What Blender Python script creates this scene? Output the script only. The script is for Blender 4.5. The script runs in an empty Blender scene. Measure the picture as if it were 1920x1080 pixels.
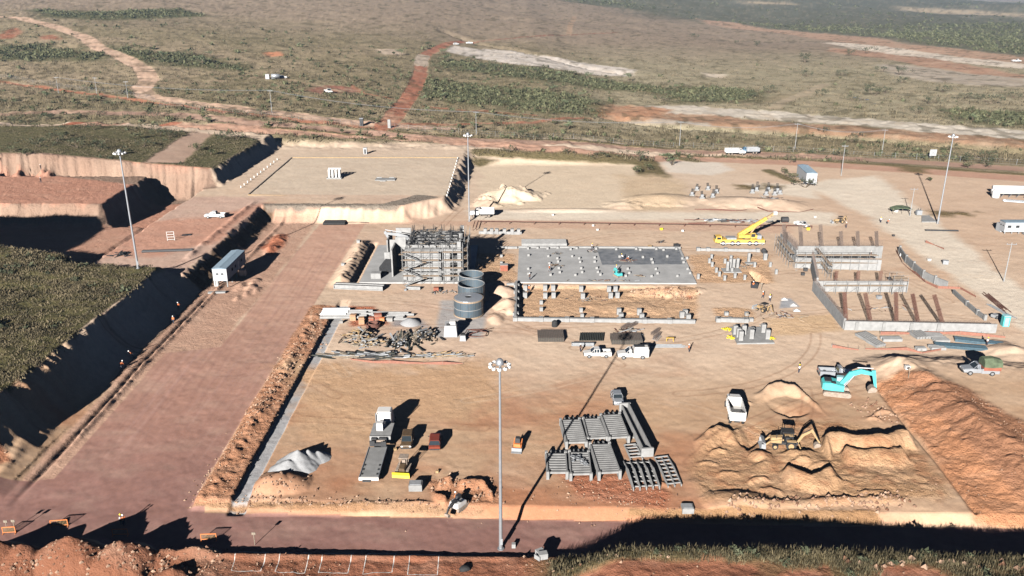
import bpy, math, random
import numpy as np
from mathutils import Vector, Matrix
R = math.radians
sc = bpy.context.scene
# ---------------------------------------------------------------- camera
HC, FPX, PITCH = 68.0, 1560.0, 19.9
cam = bpy.data.objects.new('camera', bpy.data.cameras.new('camera'))
sc.collection.objects.link(cam); sc.camera = cam
cam.location = (0, 0, HC); cam.rotation_euler = (R(90 - PITCH), 0, 0)
cam.data.sensor_width = 36; cam.data.lens = 36 * FPX / 1920
cam.data.clip_start = 1; cam.data.clip_end = 40000
# ---------------------------------------------------------------- sky and sun
SUN_EL, SUN_AZ = 19.2, 20.7            # shadows fall SUN_AZ degrees right of +Y
w = bpy.data.worlds.new('World'); sc.world = w; w.use_nodes = True
wn = w.node_tree.nodes; wl = w.node_tree.links
sky = wn.new('ShaderNodeTexSky'); sky.sky_type = 'NISHITA'; sky.sun_disc = False
sky.sun_elevation = R(SUN_EL); sky.sun_rotation = R(180 + SUN_AZ)
sky.altitude = 1900; sky.air_density = 0.12; sky.dust_density = 0.0
wl.new(sky.outputs[0], wn['Background'].inputs[0]); wn['Background'].inputs[1].default_value = 0.05
sd_ = bpy.data.lights.new('sun', 'SUN'); sun = bpy.data.objects.new('sun', sd_)
sc.collection.objects.link(sun)
sd_.energy = 5.0; sd_.angle = R(0.5); sd_.color = (1.0, 0.965, 0.925)
ldir = Vector((math.cos(R(SUN_EL)) * math.sin(R(SUN_AZ)), math.cos(R(SUN_EL)) * math.cos(R(SUN_AZ)), -math.sin(R(SUN_EL))))
sun.rotation_euler = ldir.to_track_quat('-Z', 'Y').to_euler()
sc.view_settings.view_transform = 'Standard'; sc.view_settings.look = 'None'
sc.view_settings.exposure = 1.6; sc.view_settings.gamma = 1
sc.cycles.max_bounces = 4; sc.cycles.diffuse_bounces = 0; sc.cycles.volume_bounces = 0
# ---------------------------------------------------------------- maths helpers
SP, CP = math.sin(R(PITCH)), math.cos(R(PITCH))
def ray(px, py):
    a = (px - 960) / FPX; b = (540 - py) / FPX
    return np.array([a, CP + b * SP, -SP + b * CP])
def G(px, py, z=0.0):
    d = ray(px, py); t = (z - HC) / d[2]
    return (d[0] * t, d[1] * t)
def lin(c):
    c = c / 255.0
    return c / 12.92 if c < 0.04045 else ((c + 0.055) / 1.055) ** 2.4
KG = 1.35
def C(r, g, b, k=KG):
    return (lin(r) / k * .985, lin(g) / k * .995, lin(b) / k * 1.02)
def hash2(ix, iy, s):
    h = (ix.astype(np.int64) * 374761393 + iy.astype(np.int64) * 668265263 + s * 1274126177) & 0xffffffff
    h = ((h ^ (h >> 13)) * 1274126177) & 0xffffffff
    return ((h ^ (h >> 16)) & 0xffffff) / 16777215.0
def vn(x, y, s=0):
    ix = np.floor(x); iy = np.floor(y); fx = x - ix; fy = y - iy
    fx = fx * fx * (3 - 2 * fx); fy = fy * fy * (3 - 2 * fy)
    a = hash2(ix, iy, s); b = hash2(ix + 1, iy, s); c = hash2(ix, iy + 1, s); d = hash2(ix + 1, iy + 1, s)
    return (a + (b - a) * fx) * (1 - fy) + (c + (d - c) * fx) * fy
def fbm(x, y, sc_, o=4, s=0):
    r = 0; a = 0.5; t = 0
    for i in range(o):
        r = r + a * vn(x / sc_ + 17.3 * i, y / sc_ - 9.1 * i, s + i); t += a; a *= 0.5; sc_ *= 0.5
    return r / t * 2 - 1
def ss(a, b, x):
    t = np.clip((x - a) / (b - a), 0, 1); return t * t * (3 - 2 * t)
def ls(a, b, x):
    return np.clip((x - a) / (b - a), 0, 1)
# ---------------------------------------------------------------- terrain grid (a fan, finer near the viewer)
NU = 1400
ys = [52.0]
while ys[-1] < 14000: ys.append(ys[-1] + 0.2 + ys[-1] ** 2 / 120000)
ys = np.array(ys); NV = len(ys)
U = np.linspace(-0.92, 0.92, NU)
X = (U[None, :] * (ys[:, None] + 60)); Y = np.repeat(ys[:, None], NU, 1)
def sdp(poly, m=30):
    """signed distance (inside > 0) to a polygon in world metres"""
    P_ = np.array(poly, float); x0, y0 = P_.min(0) - m; x1, y1 = P_.max(0) + m
    out = np.full(X.shape, -1e3); k = (X > x0) & (X < x1) & (Y > y0) & (Y < y1)
    x = X[k]; y = Y[k]; d = np.full(x.shape, 1e9); ins = np.zeros(x.shape, bool)
    n = len(P_)
    for i in range(n):
        ax, ay = P_[i]; bx, by = P_[(i + 1) % n]
        ex, ey = bx - ax, by - ay; L = ex * ex + ey * ey + 1e-9
        t = np.clip(((x - ax) * ex + (y - ay) * ey) / L, 0, 1)
        d = np.minimum(d, (x - ax - t * ex) ** 2 + (y - ay - t * ey) ** 2)
        c = ((ay > y) != (by > y))
        if c.any() and by != ay: ins ^= c & (x < ex * (y - ay) / ey + ax)
    out[k] = np.sqrt(d) * np.where(ins, 1, -1); return out
def sdl(pts, m=30):
    """distance to a polyline"""
    P_ = np.array(pts, float); x0, y0 = P_.min(0) - m; x1, y1 = P_.max(0) + m
    out = np.full(X.shape, 1e3); k = (X > x0) & (X < x1) & (Y > y0) & (Y < y1)
    x = X[k]; y = Y[k]; d = np.full(x.shape, 1e9)
    for i in range(len(P_) - 1):
        ax, ay = P_[i]; bx, by = P_[i + 1]; ex, ey = bx - ax, by - ay; L = ex * ex + ey * ey + 1e-9
        t = np.clip(((x - ax) * ex + (y - ay) * ey) / L, 0, 1)
        d = np.minimum(d, (x - ax - t * ex) ** 2 + (y - ay - t * ey) ** 2)
    out[k] = np.sqrt(d); return out
n3 = fbm(X, Y, 3.0, 4, 5); n12 = fbm(X, Y, 12.0, 4, 11); n60 = fbm(X, Y, 60.0, 4, 23); n300 = fbm(X, Y, 300.0, 4, 31)
n1 = fbm(X, Y, 1.2, 3, 41)
gx = fbm(X, Y * .12, 2.2, 3, 51); gy = fbm(X * .12, Y, 2.2, 3, 53)
# natural ground: level site, shelf behind it, rising to the left and into a broad hill
leftw = ss(-20, -130, X)
shelf = ss(330, 350, Y) * (4 * ss(70, 20, X)) + ss(300, 420, Y) * 7 * leftw
Z = shelf + 0.25 * n60 * ss(350, 500, Y) * 4
ratio = X / Y
hill = ss(450, 2400, Y) * 95 * ss(0.34, -0.25, ratio) + ss(420, 900, Y) * 14 * ss(-0.1, -0.5, ratio)
Z += hill + ss(500, 1500, Y) * n300 * 9
Z -= ss(900, 1500, Y) * ss(0.05, 0.35, ratio) * 6
def blob(x, y, rx, ry, h):
    global Z
    Z = Z + h * np.exp(-((X - x) / rx) ** 2 - ((Y - y) / ry) ** 2)
blob(950, 3300, 620, 500, 62); blob(1450, 3500, 500, 300, 22); blob(1750, 2550, 330, 260, 30); blob(500, 3000, 500, 700, 45)
def terrace(poly, z, w, nz=0.6, pw=1.0):
    """raise or cut the ground to level z inside poly, with a slope w metres wide outside it"""
    global Z
    s = sdp(poly, w + 8) + n3 * nz * 0.6 + n12 * nz + (gx + gy) * .9
    k = ls(-w, 0, s) ** pw; Z = Z * (1 - k) + z * k
# ---- left terraces
terrace([(-300, 96), (-81, 112), (-81, 186), (-112, 190), (-300, 206)], 7.4 + 2.2 * ls(-90, -140, X) + 0.25 * n12 + .55 * fbm(X * .6 + Y * .3, Y, 5.0, 3, 77), 7, .35, 1.9)
terrace([(-103, 187), (-78, 186), (-78, 251), (-34, 250.5), (-22, 262), (-19, 335), (-19, 352), (-103, 352)], 4.3, 5, 0.4, 1.6)
k_ = sdp([(-300, 208), (-108, 204), (-108, 234), (-300, 236)]); 
kk = ls(-5, 0, k_ + n3 * .5 + gx); Z = Z * (1 - kk) + 2.0 * kk
terrace([(-320, 238), (-121, 238), (-123, 276), (-320, 279)], 8, 6.0, 0.7, 2.0)
s_ = sdp([(-320, 281), (-150, 281), (-103, 281), (-102.5, 338), (-101, 350), (-330, 352)]) + n3 * .6 + n12 * .8 + (gx + gy) * 1.3
kk = ls(-4.5, 0, s_) ** 1.6; Z = Z * (1 - kk) + (9.5 + 5.0 * ls(-104, -160, X) + .3 * n12) * kk
Z = Z + 17 * ls(-132, -143, X) * ls(125, 150, Y) * ls(196, 178, Y)  # unseen rise beyond the left edge, added to cast shade over the pit
# ---- pale excavation east of the pad
kk = ls(-6, 0, sdp([(-12, 262), (44, 262), (44, 330), (2, 333), (-12, 328)]) + n3 * .6); Z = Z * (1 - kk)
# ---- lower road along the bottom, terrace with tall grass in front of it
lowr = [G(-900, 1023, -1.2), G(-900, 945, -1.2), G(340, 955, -1.2), G(900, 968, -1.2), G(1640, 985, -1.2), G(2900, 1000, -1.2), (200, 86), (200, 89.5), G(0, 1030, -1.2)]
Z = Z - 1.2 * ls(145, 100, Y) * ls(-76, -73, X) * ls(-44.6, -45.6, X)
s_ = sdp([(-220, 91.0), (-220, 103.0), (-72, 101), (-44, 99.2), (0, 97.2), (48, 95.6), (200, 93.0), (200, 86), (0, 89.3), (-40, 90.0)], 30)
kk = ls(-1.6, 0, s_ + n3 * .15) * 1.0; Z = Z * (1 - kk) - 1.2 * kk
kk = ls(88.6, 87.8, Y + 0 * X) * ls(4, -2, X); Z = Z * (1 - kk) + (-0.75 + .12 * n3) * kk
ridge = ls(0.5, 13, X + .8 * n3) * (1 - .25 * ls(30, 60, X)); yc = 83.6 + .5 * n12
Z = np.maximum(Z, np.where(Y < 88.5, -1.2 + 5.5 * ridge * ls(88.3, 83.3, Y + .4 * n3) + .3 * n3 * ridge, -99))
def crest(pts, h, ws, wn_, nz=.5, add=True, z=0, ends=3.0):
    """an earth ridge whose crest runs through pts (left to right): long slope towards the viewer, steep far side"""
    global Z
    P_ = np.array([G(a, b, z) for a, b in pts]); P_ = P_[np.argsort(P_[:, 0])]
    y0, y1 = P_[:, 1].min() - ws - 2, P_[:, 1].max() + wn_ + 2
    r = (ys > y0) & (ys < y1); x = X[r]; y = Y[r]
    c = np.interp(x, P_[:, 0], P_[:, 1]) + nz * n3[r] * 1.2
    t = ls(P_[0, 0] - .1, P_[0, 0] + ends, x) * ls(P_[-1, 0] + .1, P_[-1, 0] - ends, x)
    prof = np.where(y < c, 1 - (np.maximum(c - y, 0) / ws) ** 1.7, 1 - (y - c) / wn_)
    prof = np.clip(prof, 0, 1); hh = h * t * (1 + .35 * n3[r])
    Z[r] = Z[r] + prof * hh
def mound(px, py, rx, ry, h, z=0, p=1.0, rough=.25):
    global Z
    cx, cy = G(px, py, z); r = (ys > cy - ry * 1.6) & (ys < cy + ry * 1.6); x = X[r]; y = Y[r]
    d = np.sqrt(((x - cx) / rx) ** 2 + ((y - cy) / ry) ** 2) * (1 + rough * n3[r] + rough * .6 * n12[r])
    Z[r] = Z[r] + h * np.clip(1 - d, 0, 1) ** p
for a, b, c_, d_, h_ in ((1330, 850, 1365, 845, .5), (1310, 868, 1350, 872, .35), (1400, 905, 1440, 898, .45), (1480, 872, 1520, 868, .5), (1515, 880, 1560, 870, .4), (1340, 892, 1390, 888, .35), (1420, 918, 1470, 925, .35), (1560, 905, 1600, 912, .3), (1600, 930, 1660, 925, .35), (1455, 838, 1490, 836, .3), (1700, 840, 1712, 870, .5), (1225, 905, 1262, 915, .3), (1380, 760, 1412, 756, .35), (1640, 776, 1672, 772, .5), (1625, 785, 1655, 790, .4)):
    crest([(a, b), ((a + c_) / 2, (b + d_) / 2 - 4), (c_, d_)], h_ * .8, .9, .5, .25, ends=.5)
# spoil heaps in the lower right
crest([(1415, 745), (1440, 731), (1465, 727), (1500, 737), (1535, 762), (1548, 775)], 1.2, 3.2, 1.2)
crest([(1436, 757), (1450, 768), (1478, 779), (1500, 777), (1520, 768)], -.8, 1.0, 3)
crest([(1300, 832), (1325, 815), (1345, 808), (1370, 812), (1390, 808), (1400, 818)], 1.3, 4, 1.1)
crest([(1368, 815), (1378, 840), (1400, 840), (1425, 820), (1437, 812)], -1.0, 1.0, 5)
crest([(1455, 855), (1480, 852), (1500, 853), (1540, 848)], 1.1, 4, 1.0)
crest([(1543, 846), (1546, 827), (1590, 828), (1630, 834), (1660, 832), (1680, 820), (1705, 822)], 1.8, 3.6, 1.3, ends=.6)
crest([(1578, 860), (1585, 853), (1620, 854), (1665, 858), (1695, 850)], 1.3, 3.4, 1.0, ends=.7)
crest([(1465, 893), (1480, 886), (1500, 895), (1520, 903), (1545, 890), (1565, 886)], 1.2, 4, 1.0, ends=1)
crest([(1280, 905), (1305, 902), (1330, 915)], .6, 5, 1)
crest([(1400, 885), (1420, 874), (1445, 866), (1460, 858)], .5, 3, .8)
mound(1640, 905, 10, 7, .3, 0, .6); mound(1380, 940, 5, 3, 1.0, 0, .7)
mound(1425, 856, 2, 1.6, .9, 0, .6)
# bottom left heaps
hb = Z.copy(); Z = Z * 0
for a in ((0, 1052, 4.8, 3.9, 3.3), (48, 1056, 4.2, 3.6, 2.9), (138, 1052, 6.4, 4.2, 3.9), (232, 1058, 4.8, 3.8, 3.3)):
    z0_ = Z.copy(); Z = Z * 0; mound(*a, z=-.8, p=.72, rough=.3); Z = np.maximum(Z, z0_)
Z = Z + hb
for a in ((300, 1052, 2.2, 2, .9), (350, 1045, 2.0, 2.0, .8), (382, 1036, 2.0, 1.7, 1.0), (195, 1090, 6, 4, .5), (325, 1085, 2.6, 2.0, 1.5)): mound(*a, z=-.8, p=.75)
# ring of diggings near the mast
for q in (([(820, 912), (835, 905), (850, 903)], .9), ([(860, 908), (885, 908), (900, 906), (915, 912)], .7), ([(812, 925), (822, 932), (840, 940)], .7), ([(908, 915), (918, 925), (926, 935)], .7)): crest(q[0], q[1], 1.6, .8, ends=.4)
mound(530, 905, 5, 3.5, 1.5, 0, .8); mound(500, 915, 3, 2.2, 1.0, 0, .8)
crest([(450, 945), (520, 944), (640, 945), (815, 944)], .55, 1.2, .7, .2)
crest([(1350, 950), (1460, 945), (1600, 938), (1700, 935)], .4, 1.5, .9)
# trench with a drain beside the haul road, spoil bank west of it
tr = ls(-1.4, -1.0, -np.abs(X + 38.5 + .12 * n3)) * ls(98, 99.5, Y) * ls(180, 176, Y); Z = Z - .75 * tr
bk = np.exp(-((X + 43.0 + .5 * n12) / 1.3) ** 2) * ls(99, 104, Y) * ls(178, 170, Y); Z = Z + bk * (.12 + .35 * ss(112, 130, Y) + .45 * n1 + .3 * n3)
# spoil bank beside the slab, long ditch west of the road
bk = np.exp(-((X + 41.8) / 1.8) ** 2) * ls(188, 192, Y) * ls(228, 222, Y); Z = Z + bk * (1.5 + .5 * n1)
Z = Z - 1.0 * ls(-.9, -.3, -np.abs(X + 38.7)) * ls(190, 191, Y) * ls(226, 224, Y)
Z = Z - .7 * np.exp(-((X + 71.2 + .25 * n12) / .5) ** 2) * ls(100, 110, Y) * ls(186, 180, Y)
Z = Z + .5 * np.exp(-((X + 70.2 + .25 * n12) / .5) ** 2) * ls(112, 120, Y) * ls(252, 245, Y) * (1 + n3)
Z = Z + .5 * np.exp(-((X + 81.2 + .3 * n12) / .9) ** 2) * ls(196, 200, Y) * ls(258, 250, Y) * (1 + n3)
# small spoil heaps by the trailer
for a in ((452, 537, 1.6, 3, .8), (462, 552, 1.4, 3, .8), (470, 540, 1.4, 3, .9), (480, 545, 1.4, 3, .7), (445, 560, 1.4, 3, .6), (478, 528, 2, 2.5, .8), (512, 463, 2.5, 7, .9), (522, 448, 2.2, 5, 1.0), (505, 472, 2, 4, .9)): mound(*a, rough=.6)
# right-hand bank
s_ = sdp([G(1688, 697), G(1735, 735), G(1800, 790), G(1900, 880), G(2150, 1010), (200, 96), (200, 150), G(2100, 720), G(1800, 700)], 20)
kk = ls(-8.5, 0, s_ + n3 * .7 + n12 * .6); Z = Z + kk * (2.2 + .35 * n3 * ls(3, 0, s_)) * ls(152, 146, Y) 
kk = sdl([G(1690, 700), G(1745, 735), G(1805, 785), G(1880, 850)], 10); Z = Z + .8 * np.exp(-(kk / 2.6) ** 2) * (1 + .5 * n3)
kk = sdl([G(1645, 727), G(1700, 797), G(1760, 868), G(1830, 960)], 6); Z = Z - .5 * np.exp(-(kk / .35) ** 2)
mound(1900, 665, 6, 6, 1.8)
# mounds and cuts in the mid ground
mound(945, 372, 9, 9, 3.4, 0, 1, .5); mound(985, 368, 6, 7, 2.6, 0, 1, .6); mound(915, 385, 5, 6, 2.0, 0, 1, .6)
mound(1240, 375, 14, 9, 1.8, 0, .8); mound(1390, 380, 14, 8, 1.8, 0, .8); mound(1465, 385, 10, 8, 1.5, 0, .8); mound(1060, 395, 20, 3, .7, 0, .8); mound(1170, 385, 6, 5, 1.2, 0, .8, .5)
crest([(925, 533), (945, 530), (962, 530)], 1.0, 3, 2, .6); mound(940, 548, 3.2, 3.5, 1.7, 0, .8, .5); mound(952, 575, 3.2, 4, 1.9, 0, .8, .5); mound(928, 598, 2, 3, 1.0, 0, .8, .5)
for a in ((1270, 545, 9, 3.0, .9), (1225, 547, 7, 2.6, .7), (1180, 575, 9, 4, .5)): mound(*a, p=.5, rough=.5)
Z = Z - 1.1 * ls(-1.2, 0, sdp([G(975, 538), G(1300, 540), G(1302, 595), G(975, 597)], 5) + .2 * n3) * .5
Z = Z - 2.0 * ls(-.6, 0, sdp([G(1408, 510), G(1424, 517), G(1438, 530), G(1420, 527)], 4))
# ravine-side cuts across the far plain: two long excavations with a wall facing the viewer
def cut(pts, w, h, top):
    global Z
    P_ = np.array([G(a, b, 0) for a, b in pts]); P_ = P_[np.argsort(P_[:, 0])]
    x = X; c = np.interp(x, P_[:, 0], P_[:, 1]); m = ls(P_[0, 0], P_[0, 0] + 15, x) * ls(P_[-1, 0] + 2, P_[-1, 0] - 15, x)
    wob = n12 * 2.5
    Z = Z - m * h * ls(c - w, c - w * .8, Y) * ls(c + top, c, Y + wob)
cut([(1120, 222), (1300, 238), (1500, 248), (1920, 282), (2300, 310)], 12, 4.5, 16)
cut([(820, 92), (900, 105), (1000, 118), (1100, 132), (1200, 142)], 15, 3, 22)
# general roughness
far = ss(330, 420, Y); grass_r = 0
Z = Z + .05 * n1 + .06 * n3 + ss(342, 352, Y) * (.8 * n12 + .5 * n3)
dl = (X < -82) & (Y < 205) & (Y > 112)
SMZ = Z
for _ in range(1): Z = Z
def hz(x, y):
    v = np.interp(y, ys, np.arange(NV)); u = (x / (y + 60) + 0.92) / 1.84 * (NU - 1)
    i = int(min(max(v, 0), NV - 2)); j = int(min(max(u, 0), NU - 2)); a = min(max(v - i, 0), 1); b = min(max(u - j, 0), 1)
    return float((Z[i, j] * (1 - b) + Z[i, j + 1] * b) * (1 - a) + (Z[i + 1, j] * (1 - b) + Z[i + 1, j + 1] * b) * a)
def P(px, py, up=0.0):
    """where the sight line through that point of the photograph meets the ground"""
    d = ray(px, py); t = 50.0; prev = t
    while t < 30000:
        x, y, z = d[0] * t, d[1] * t, HC + d[2] * t
        if y > 53 and z < hz(x, y) + up:
            lo, hi = prev, t
            for _ in range(18):
                m = (lo + hi) / 2
                if HC + d[2] * m < hz(d[0] * m, d[1] * m) + up: hi = m
                else: lo = m
            t = hi; break
        prev = t; t *= 1.004
    return Vector((d[0] * t, d[1] * t, hz(d[0] * t, d[1] * t)))
def P2(px, py):
    v = P(px, py); return (v.x, v.y)
# ---------------------------------------------------------------- ground colours (what each surface is made of)
col = np.zeros(X.shape + (3,)); veg = np.zeros(X.shape); rgh = np.full(X.shape, .5); cls = np.zeros(X.shape, np.int8)
GROUND, ROAD, TRACK, HILL, MEADOW = 0, 1, 2, 3, 4
def put(k, c, v=None, r=None, cl=None):
    """mix colour c into the ground where k (0..1)"""
    global veg, rgh
    k3 = k[..., None]; col[:] = col * (1 - k3) + np.array(c) * k3
    if v is not None: veg = veg * (1 - k) + v * k
    if r is not None: rgh = rgh * (1 - k) + r * k
    if cl is not None: cls[k > .5] = cl
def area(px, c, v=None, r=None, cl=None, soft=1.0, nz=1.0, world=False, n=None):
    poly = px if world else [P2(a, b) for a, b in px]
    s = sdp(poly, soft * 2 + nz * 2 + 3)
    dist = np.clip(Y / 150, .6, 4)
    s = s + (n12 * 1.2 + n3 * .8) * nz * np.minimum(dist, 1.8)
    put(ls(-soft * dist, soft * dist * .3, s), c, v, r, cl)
def line(px, wd, c, v=None, r=None, cl=None, soft=.5, nz=.3, world=False):
    poly = px if world else [P2(a, b) for a, b in px]
    s = wd / 2 - sdl(poly, wd + soft + 6) + (n12 + n3) * nz
    put(ls(-soft, soft * .3, s), c, v, r, cl)
TAN = C(208, 180, 153); TAN2 = C(218, 191, 164); OCH = C(200, 150, 108); RED = C(160, 106, 80); PALE = C(222, 205, 182)
MAUVE = C(164, 124, 108); PINK = C(196, 158, 140); BROWN = C(120, 102, 78); OLIVE = C(92, 84, 55); GREY = C(150, 145, 140)
DRY = C(134, 116, 94); ORNG = C(194, 132, 96)
put(np.ones(X.shape), TAN, 0, .14)
# foreground browner, far end of the site paler
put(ss(215, 150, Y) * .85, TAN2); put(ss(150, 126, Y) * .85, C(190, 154, 120)); put(ss(124, 98, Y) * ss(.35, .75, n12 * .5 + .5) * .6, C(166, 112, 84))
rp_ = fbm(X * .6, Y, 9.0, 5, 61) + .5 * n60; put(ss(.05, .55, rp_) * .6 * ss(170, 120, Y), C(178, 120, 86)); put(ss(.15, .6, rp_) * .35 * ss(140, 200, Y) * ss(300, 240, Y), C(200, 156, 122)); put(ss(.2, .6, -rp_) * .35, C(216, 186, 156)); put(ss(.1, .5, n60) * .3, PINK)
put(ss(200, 330, Y) * .5, C(216, 196, 172)); put(ss(195, 235, Y) * ss(75, 110, X) * .6, C(206, 174, 146))
# natural country beyond the road
nat = ss(352, 362, Y + 6 * n12 - ss(-80, 60, X) * 22 + ss(30, 200, X) * 60)
put(nat, C(150, 134, 106), .6, .8, HILL)
put(nat * ss(.0, .5, n300 + .5 * n60) * .6, C(176, 154, 128), .25)
put(nat * ss(0, .15, ratio) * ss(380, 430, Y) * .7, C(180, 168, 140), .3)
put(nat * ss(700, 1100, Y + 100 * n60) , C(158, 138, 118), .25)
# dark scrub valley far right
dk = [(1030, -30), (1060, 2), (1160, 14), (1280, 32), (1400, 46), (1500, 58), (1600, 66), (1740, 84), (1930, 105), (2300, 140), (2300, 40), (1800, 24), (1500, -5), (1300, -30)]
area(dk, C(92, 94, 84), .95, .9, HILL, 6, 5)
put(ss(1500, 1900, Y) * ss(.1, .2, ratio), C(100, 100, 90), .85, .9)
put(ss(4000, 4700, Y) * ss(0, .1, ratio), C(176, 160, 136), .1, .4)
for q in ([(1690, 12), (1760, 17), (1930, 27), (1930, 33), (1800, 27), (1700, 20)], [(1400, 3), (1470, 5), (1480, 8), (1400, 6)]):
    area(q, C(190, 170, 140), 0, .3, HILL, 12, 3)
# long orange / white excavations on the right
area([(1300, 34), (1400, 48), (1500, 60), (1600, 68), (1700, 84), (1800, 92), (1930, 108), (1930, 128), (1840, 118), (1760, 106), (1650, 90), (1560, 76), (1440, 60), (1330, 46)], C(184, 150, 124), 0, .6, HILL, 2, 2)
area([(1540, 80), (1600, 82), (1720, 96), (1850, 112), (1930, 122), (1930, 130), (1840, 122), (1700, 106), (1600, 92)], C(222, 206, 186), 0, .5, HILL, 1, .6)
area([(1560, 90), (1640, 98), (1760, 112), (1860, 130), (1930, 142), (1930, 152), (1850, 142), (1740, 126), (1640, 108), (1555, 96)], C(180, 142, 116), 0, .7, HILL, 1.5, 2)
area([(1650, 122), (1700, 122), (1800, 136), (1930, 150), (1930, 164), (1820, 160), (1740, 152), (1680, 140)], C(180, 166, 148), .1, .6, HILL, 2, 2)
area([(1190, 200), (1300, 198), (1400, 206), (1500, 214), (1650, 226), (1800, 236), (1930, 246), (1930, 262), (1760, 250), (1600, 234), (1450, 226), (1330, 216), (1200, 212)], C(210, 198, 180), 0, .4, ROAD, 1, .6)
area([(1120, 196), (1150, 196), (1190, 203), (1210, 212), (1330, 216), (1450, 228), (1600, 236), (1760, 250), (1930, 264), (1930, 278), (1800, 268), (1600, 256), (1450, 244), (1300, 232), (1150, 222), (1112, 214)], C(196, 156, 124, 1.9), 0, .9, HILL, .8, 1)
area([(1140, 222), (1240, 224), (1330, 232), (1330, 236), (1200, 232)], C(206, 190, 170, 2.4), 0, .6, HILL, .6, 1)
area([(850, 86), (920, 93), (1000, 103), (1100, 119), (1190, 130), (1185, 142), (1080, 136), (980, 122), (880, 106), (838, 96)], C(214, 202, 188), 0, .7, HILL, .8, 1)
area([(1115, 206), (1180, 198), (1260, 206), (1240, 216), (1120, 220)], C(186, 140, 108), 0, .8, HILL, 1, 1)
# bare patches out on the hill
for q, c in (([(704, 93), (740, 93), (758, 102), (720, 102)], C(206, 184, 160)), ([(497, 98), (520, 97), (532, 104), (505, 107)], C(206, 140, 104)), ([(1320, 136), (1360, 140), (1355, 146), (1325, 144)], PALE), ([(610, 160), (665, 164), (680, 172), (600, 176), (575, 170)], C(150, 104, 86)),
             ([(0, 66), (30, 52), (40, 60), (20, 72), (0, 74)], RED), ([(80, 66), (100, 66), (110, 74), (80, 74)], RED), ([(1380, 190), (1500, 175), (1520, 180), (1400, 198)], C(150, 136, 108))):
    area(q, c, 0, .6, HILL, 1, 1)
# thick green scrub
DG = C(66, 72, 46)
for q in ([(840, 112), (960, 124), (1100, 145), (1230, 165), (1330, 178), (1330, 190), (1200, 172), (1050, 155), (900, 138), (830, 124)], [(800, 150), (900, 162), (1000, 172), (1110, 190), (1105, 216), (1020, 210), (900, 196), (800, 182)], [(0, 88), (60, 84), (130, 96), (190, 104), (180, 112), (80, 112), (0, 112)], [(200, 88), (300, 98), (420, 118), (460, 132), (330, 122), (250, 112)], [(1790, 205), (1930, 212), (1930, 238), (1830, 230), (1790, 220)], [(60, 18), (150, 24), (330, 16), (380, 30), (200, 38), (90, 32)], [(1280, 165), (1420, 170), (1400, 190), (1280, 192)]):
    area(q, DG, 1, .9, HILL, 4, 4)
# dirt roads in the country
LT = C(208, 174, 148)
line([(0, 32), (40, 34), (90, 46), (150, 66), (185, 90), (235, 110), (268, 128), (280, 150), (262, 168), (280, 182), (340, 192), (460, 205), (600, 222), (740, 236), (830, 240)], 12, LT, 0, .25, TRACK)
line([(0, 152), (120, 170), (250, 186), (420, 210), (560, 226), (700, 240)], 4.5, C(178, 120, 92), 0, .5, TRACK)
line([(0, 215), (100, 210), (230, 212), (330, 215), (480, 232), (640, 245), (800, 252), (1000, 268), (1200, 278), (1400, 287), (1600, 297), (1930, 318)], 10, C(172, 140, 120), 0, .25, ROAD)
line([(0, 245), (150, 240), (330, 236), (480, 243), (640, 252), (760, 258), (900, 272), (1100, 290), (1300, 296), (1500, 305), (1700, 318), (1930, 335)], 13, C(190, 150, 126), 0, .3, ROAD)
line([(0, 252), (60, 244), (330, 230)], 5, C(168, 106, 80), 0, .5, ROAD)
line([(718, 240), (738, 220), (755, 195), (775, 170), (788, 140), (790, 115), (800, 100), (835, 84), (870, 78)], 10, C(168, 112, 88), 0, .4, TRACK)
line([(790, 122), (790, 112), (795, 104)], 11, C(190, 172, 152), 0, .4, TRACK)
line([(870, 78), (960, 72), (1060, 66), (1160, 60)], 6, C(146, 100, 80), .1, .4, TRACK)
line([(1066, 66), (1070, 45), (1078, 30)], 7, C(170, 142, 116), .1, .3, TRACK)
line([(760, 232), (900, 232), (1000, 230), (1100, 222)], 6, C(162, 108, 84), .1, .5, TRACK)
line([(800, 200), (900, 208), (1000, 216)], 5, C(162, 108, 84), .2, .5, TRACK)
line([(1450, 204), (1480, 186), (1510, 175), (1545, 158)], 7, C(170, 154, 128), .1, .3, TRACK)
line([(280, 158), (420, 152), (510, 145), (560, 155), (640, 170)], 3, C(160, 136, 112), .1, .3, TRACK)
line([(660, 160), (680, 175), (735, 185)], 3, C(168, 118, 92), .1, .4, TRACK)
# verges with weeds
for q, w_ in (([(500, 238), (640, 250), (760, 262)], 3), ([(740, 246), (1000, 262), (1300, 280), (1600, 290), (1930, 306)], 4), ([(900, 285), (1000, 290), (1130, 300), (1180, 305)], 7), ([(1140, 296), (1200, 300), (1225, 330)], 12), ([(1250, 292), (1320, 306)], 4), ([(1440, 320), (1490, 340)], 4), ([(1280, 290), (1500, 300), (1700, 312), (1930, 328)], 3)):
    line(q, w_, C(120, 104, 74), .8, .9, MEADOW, 1.5, 1)
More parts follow.
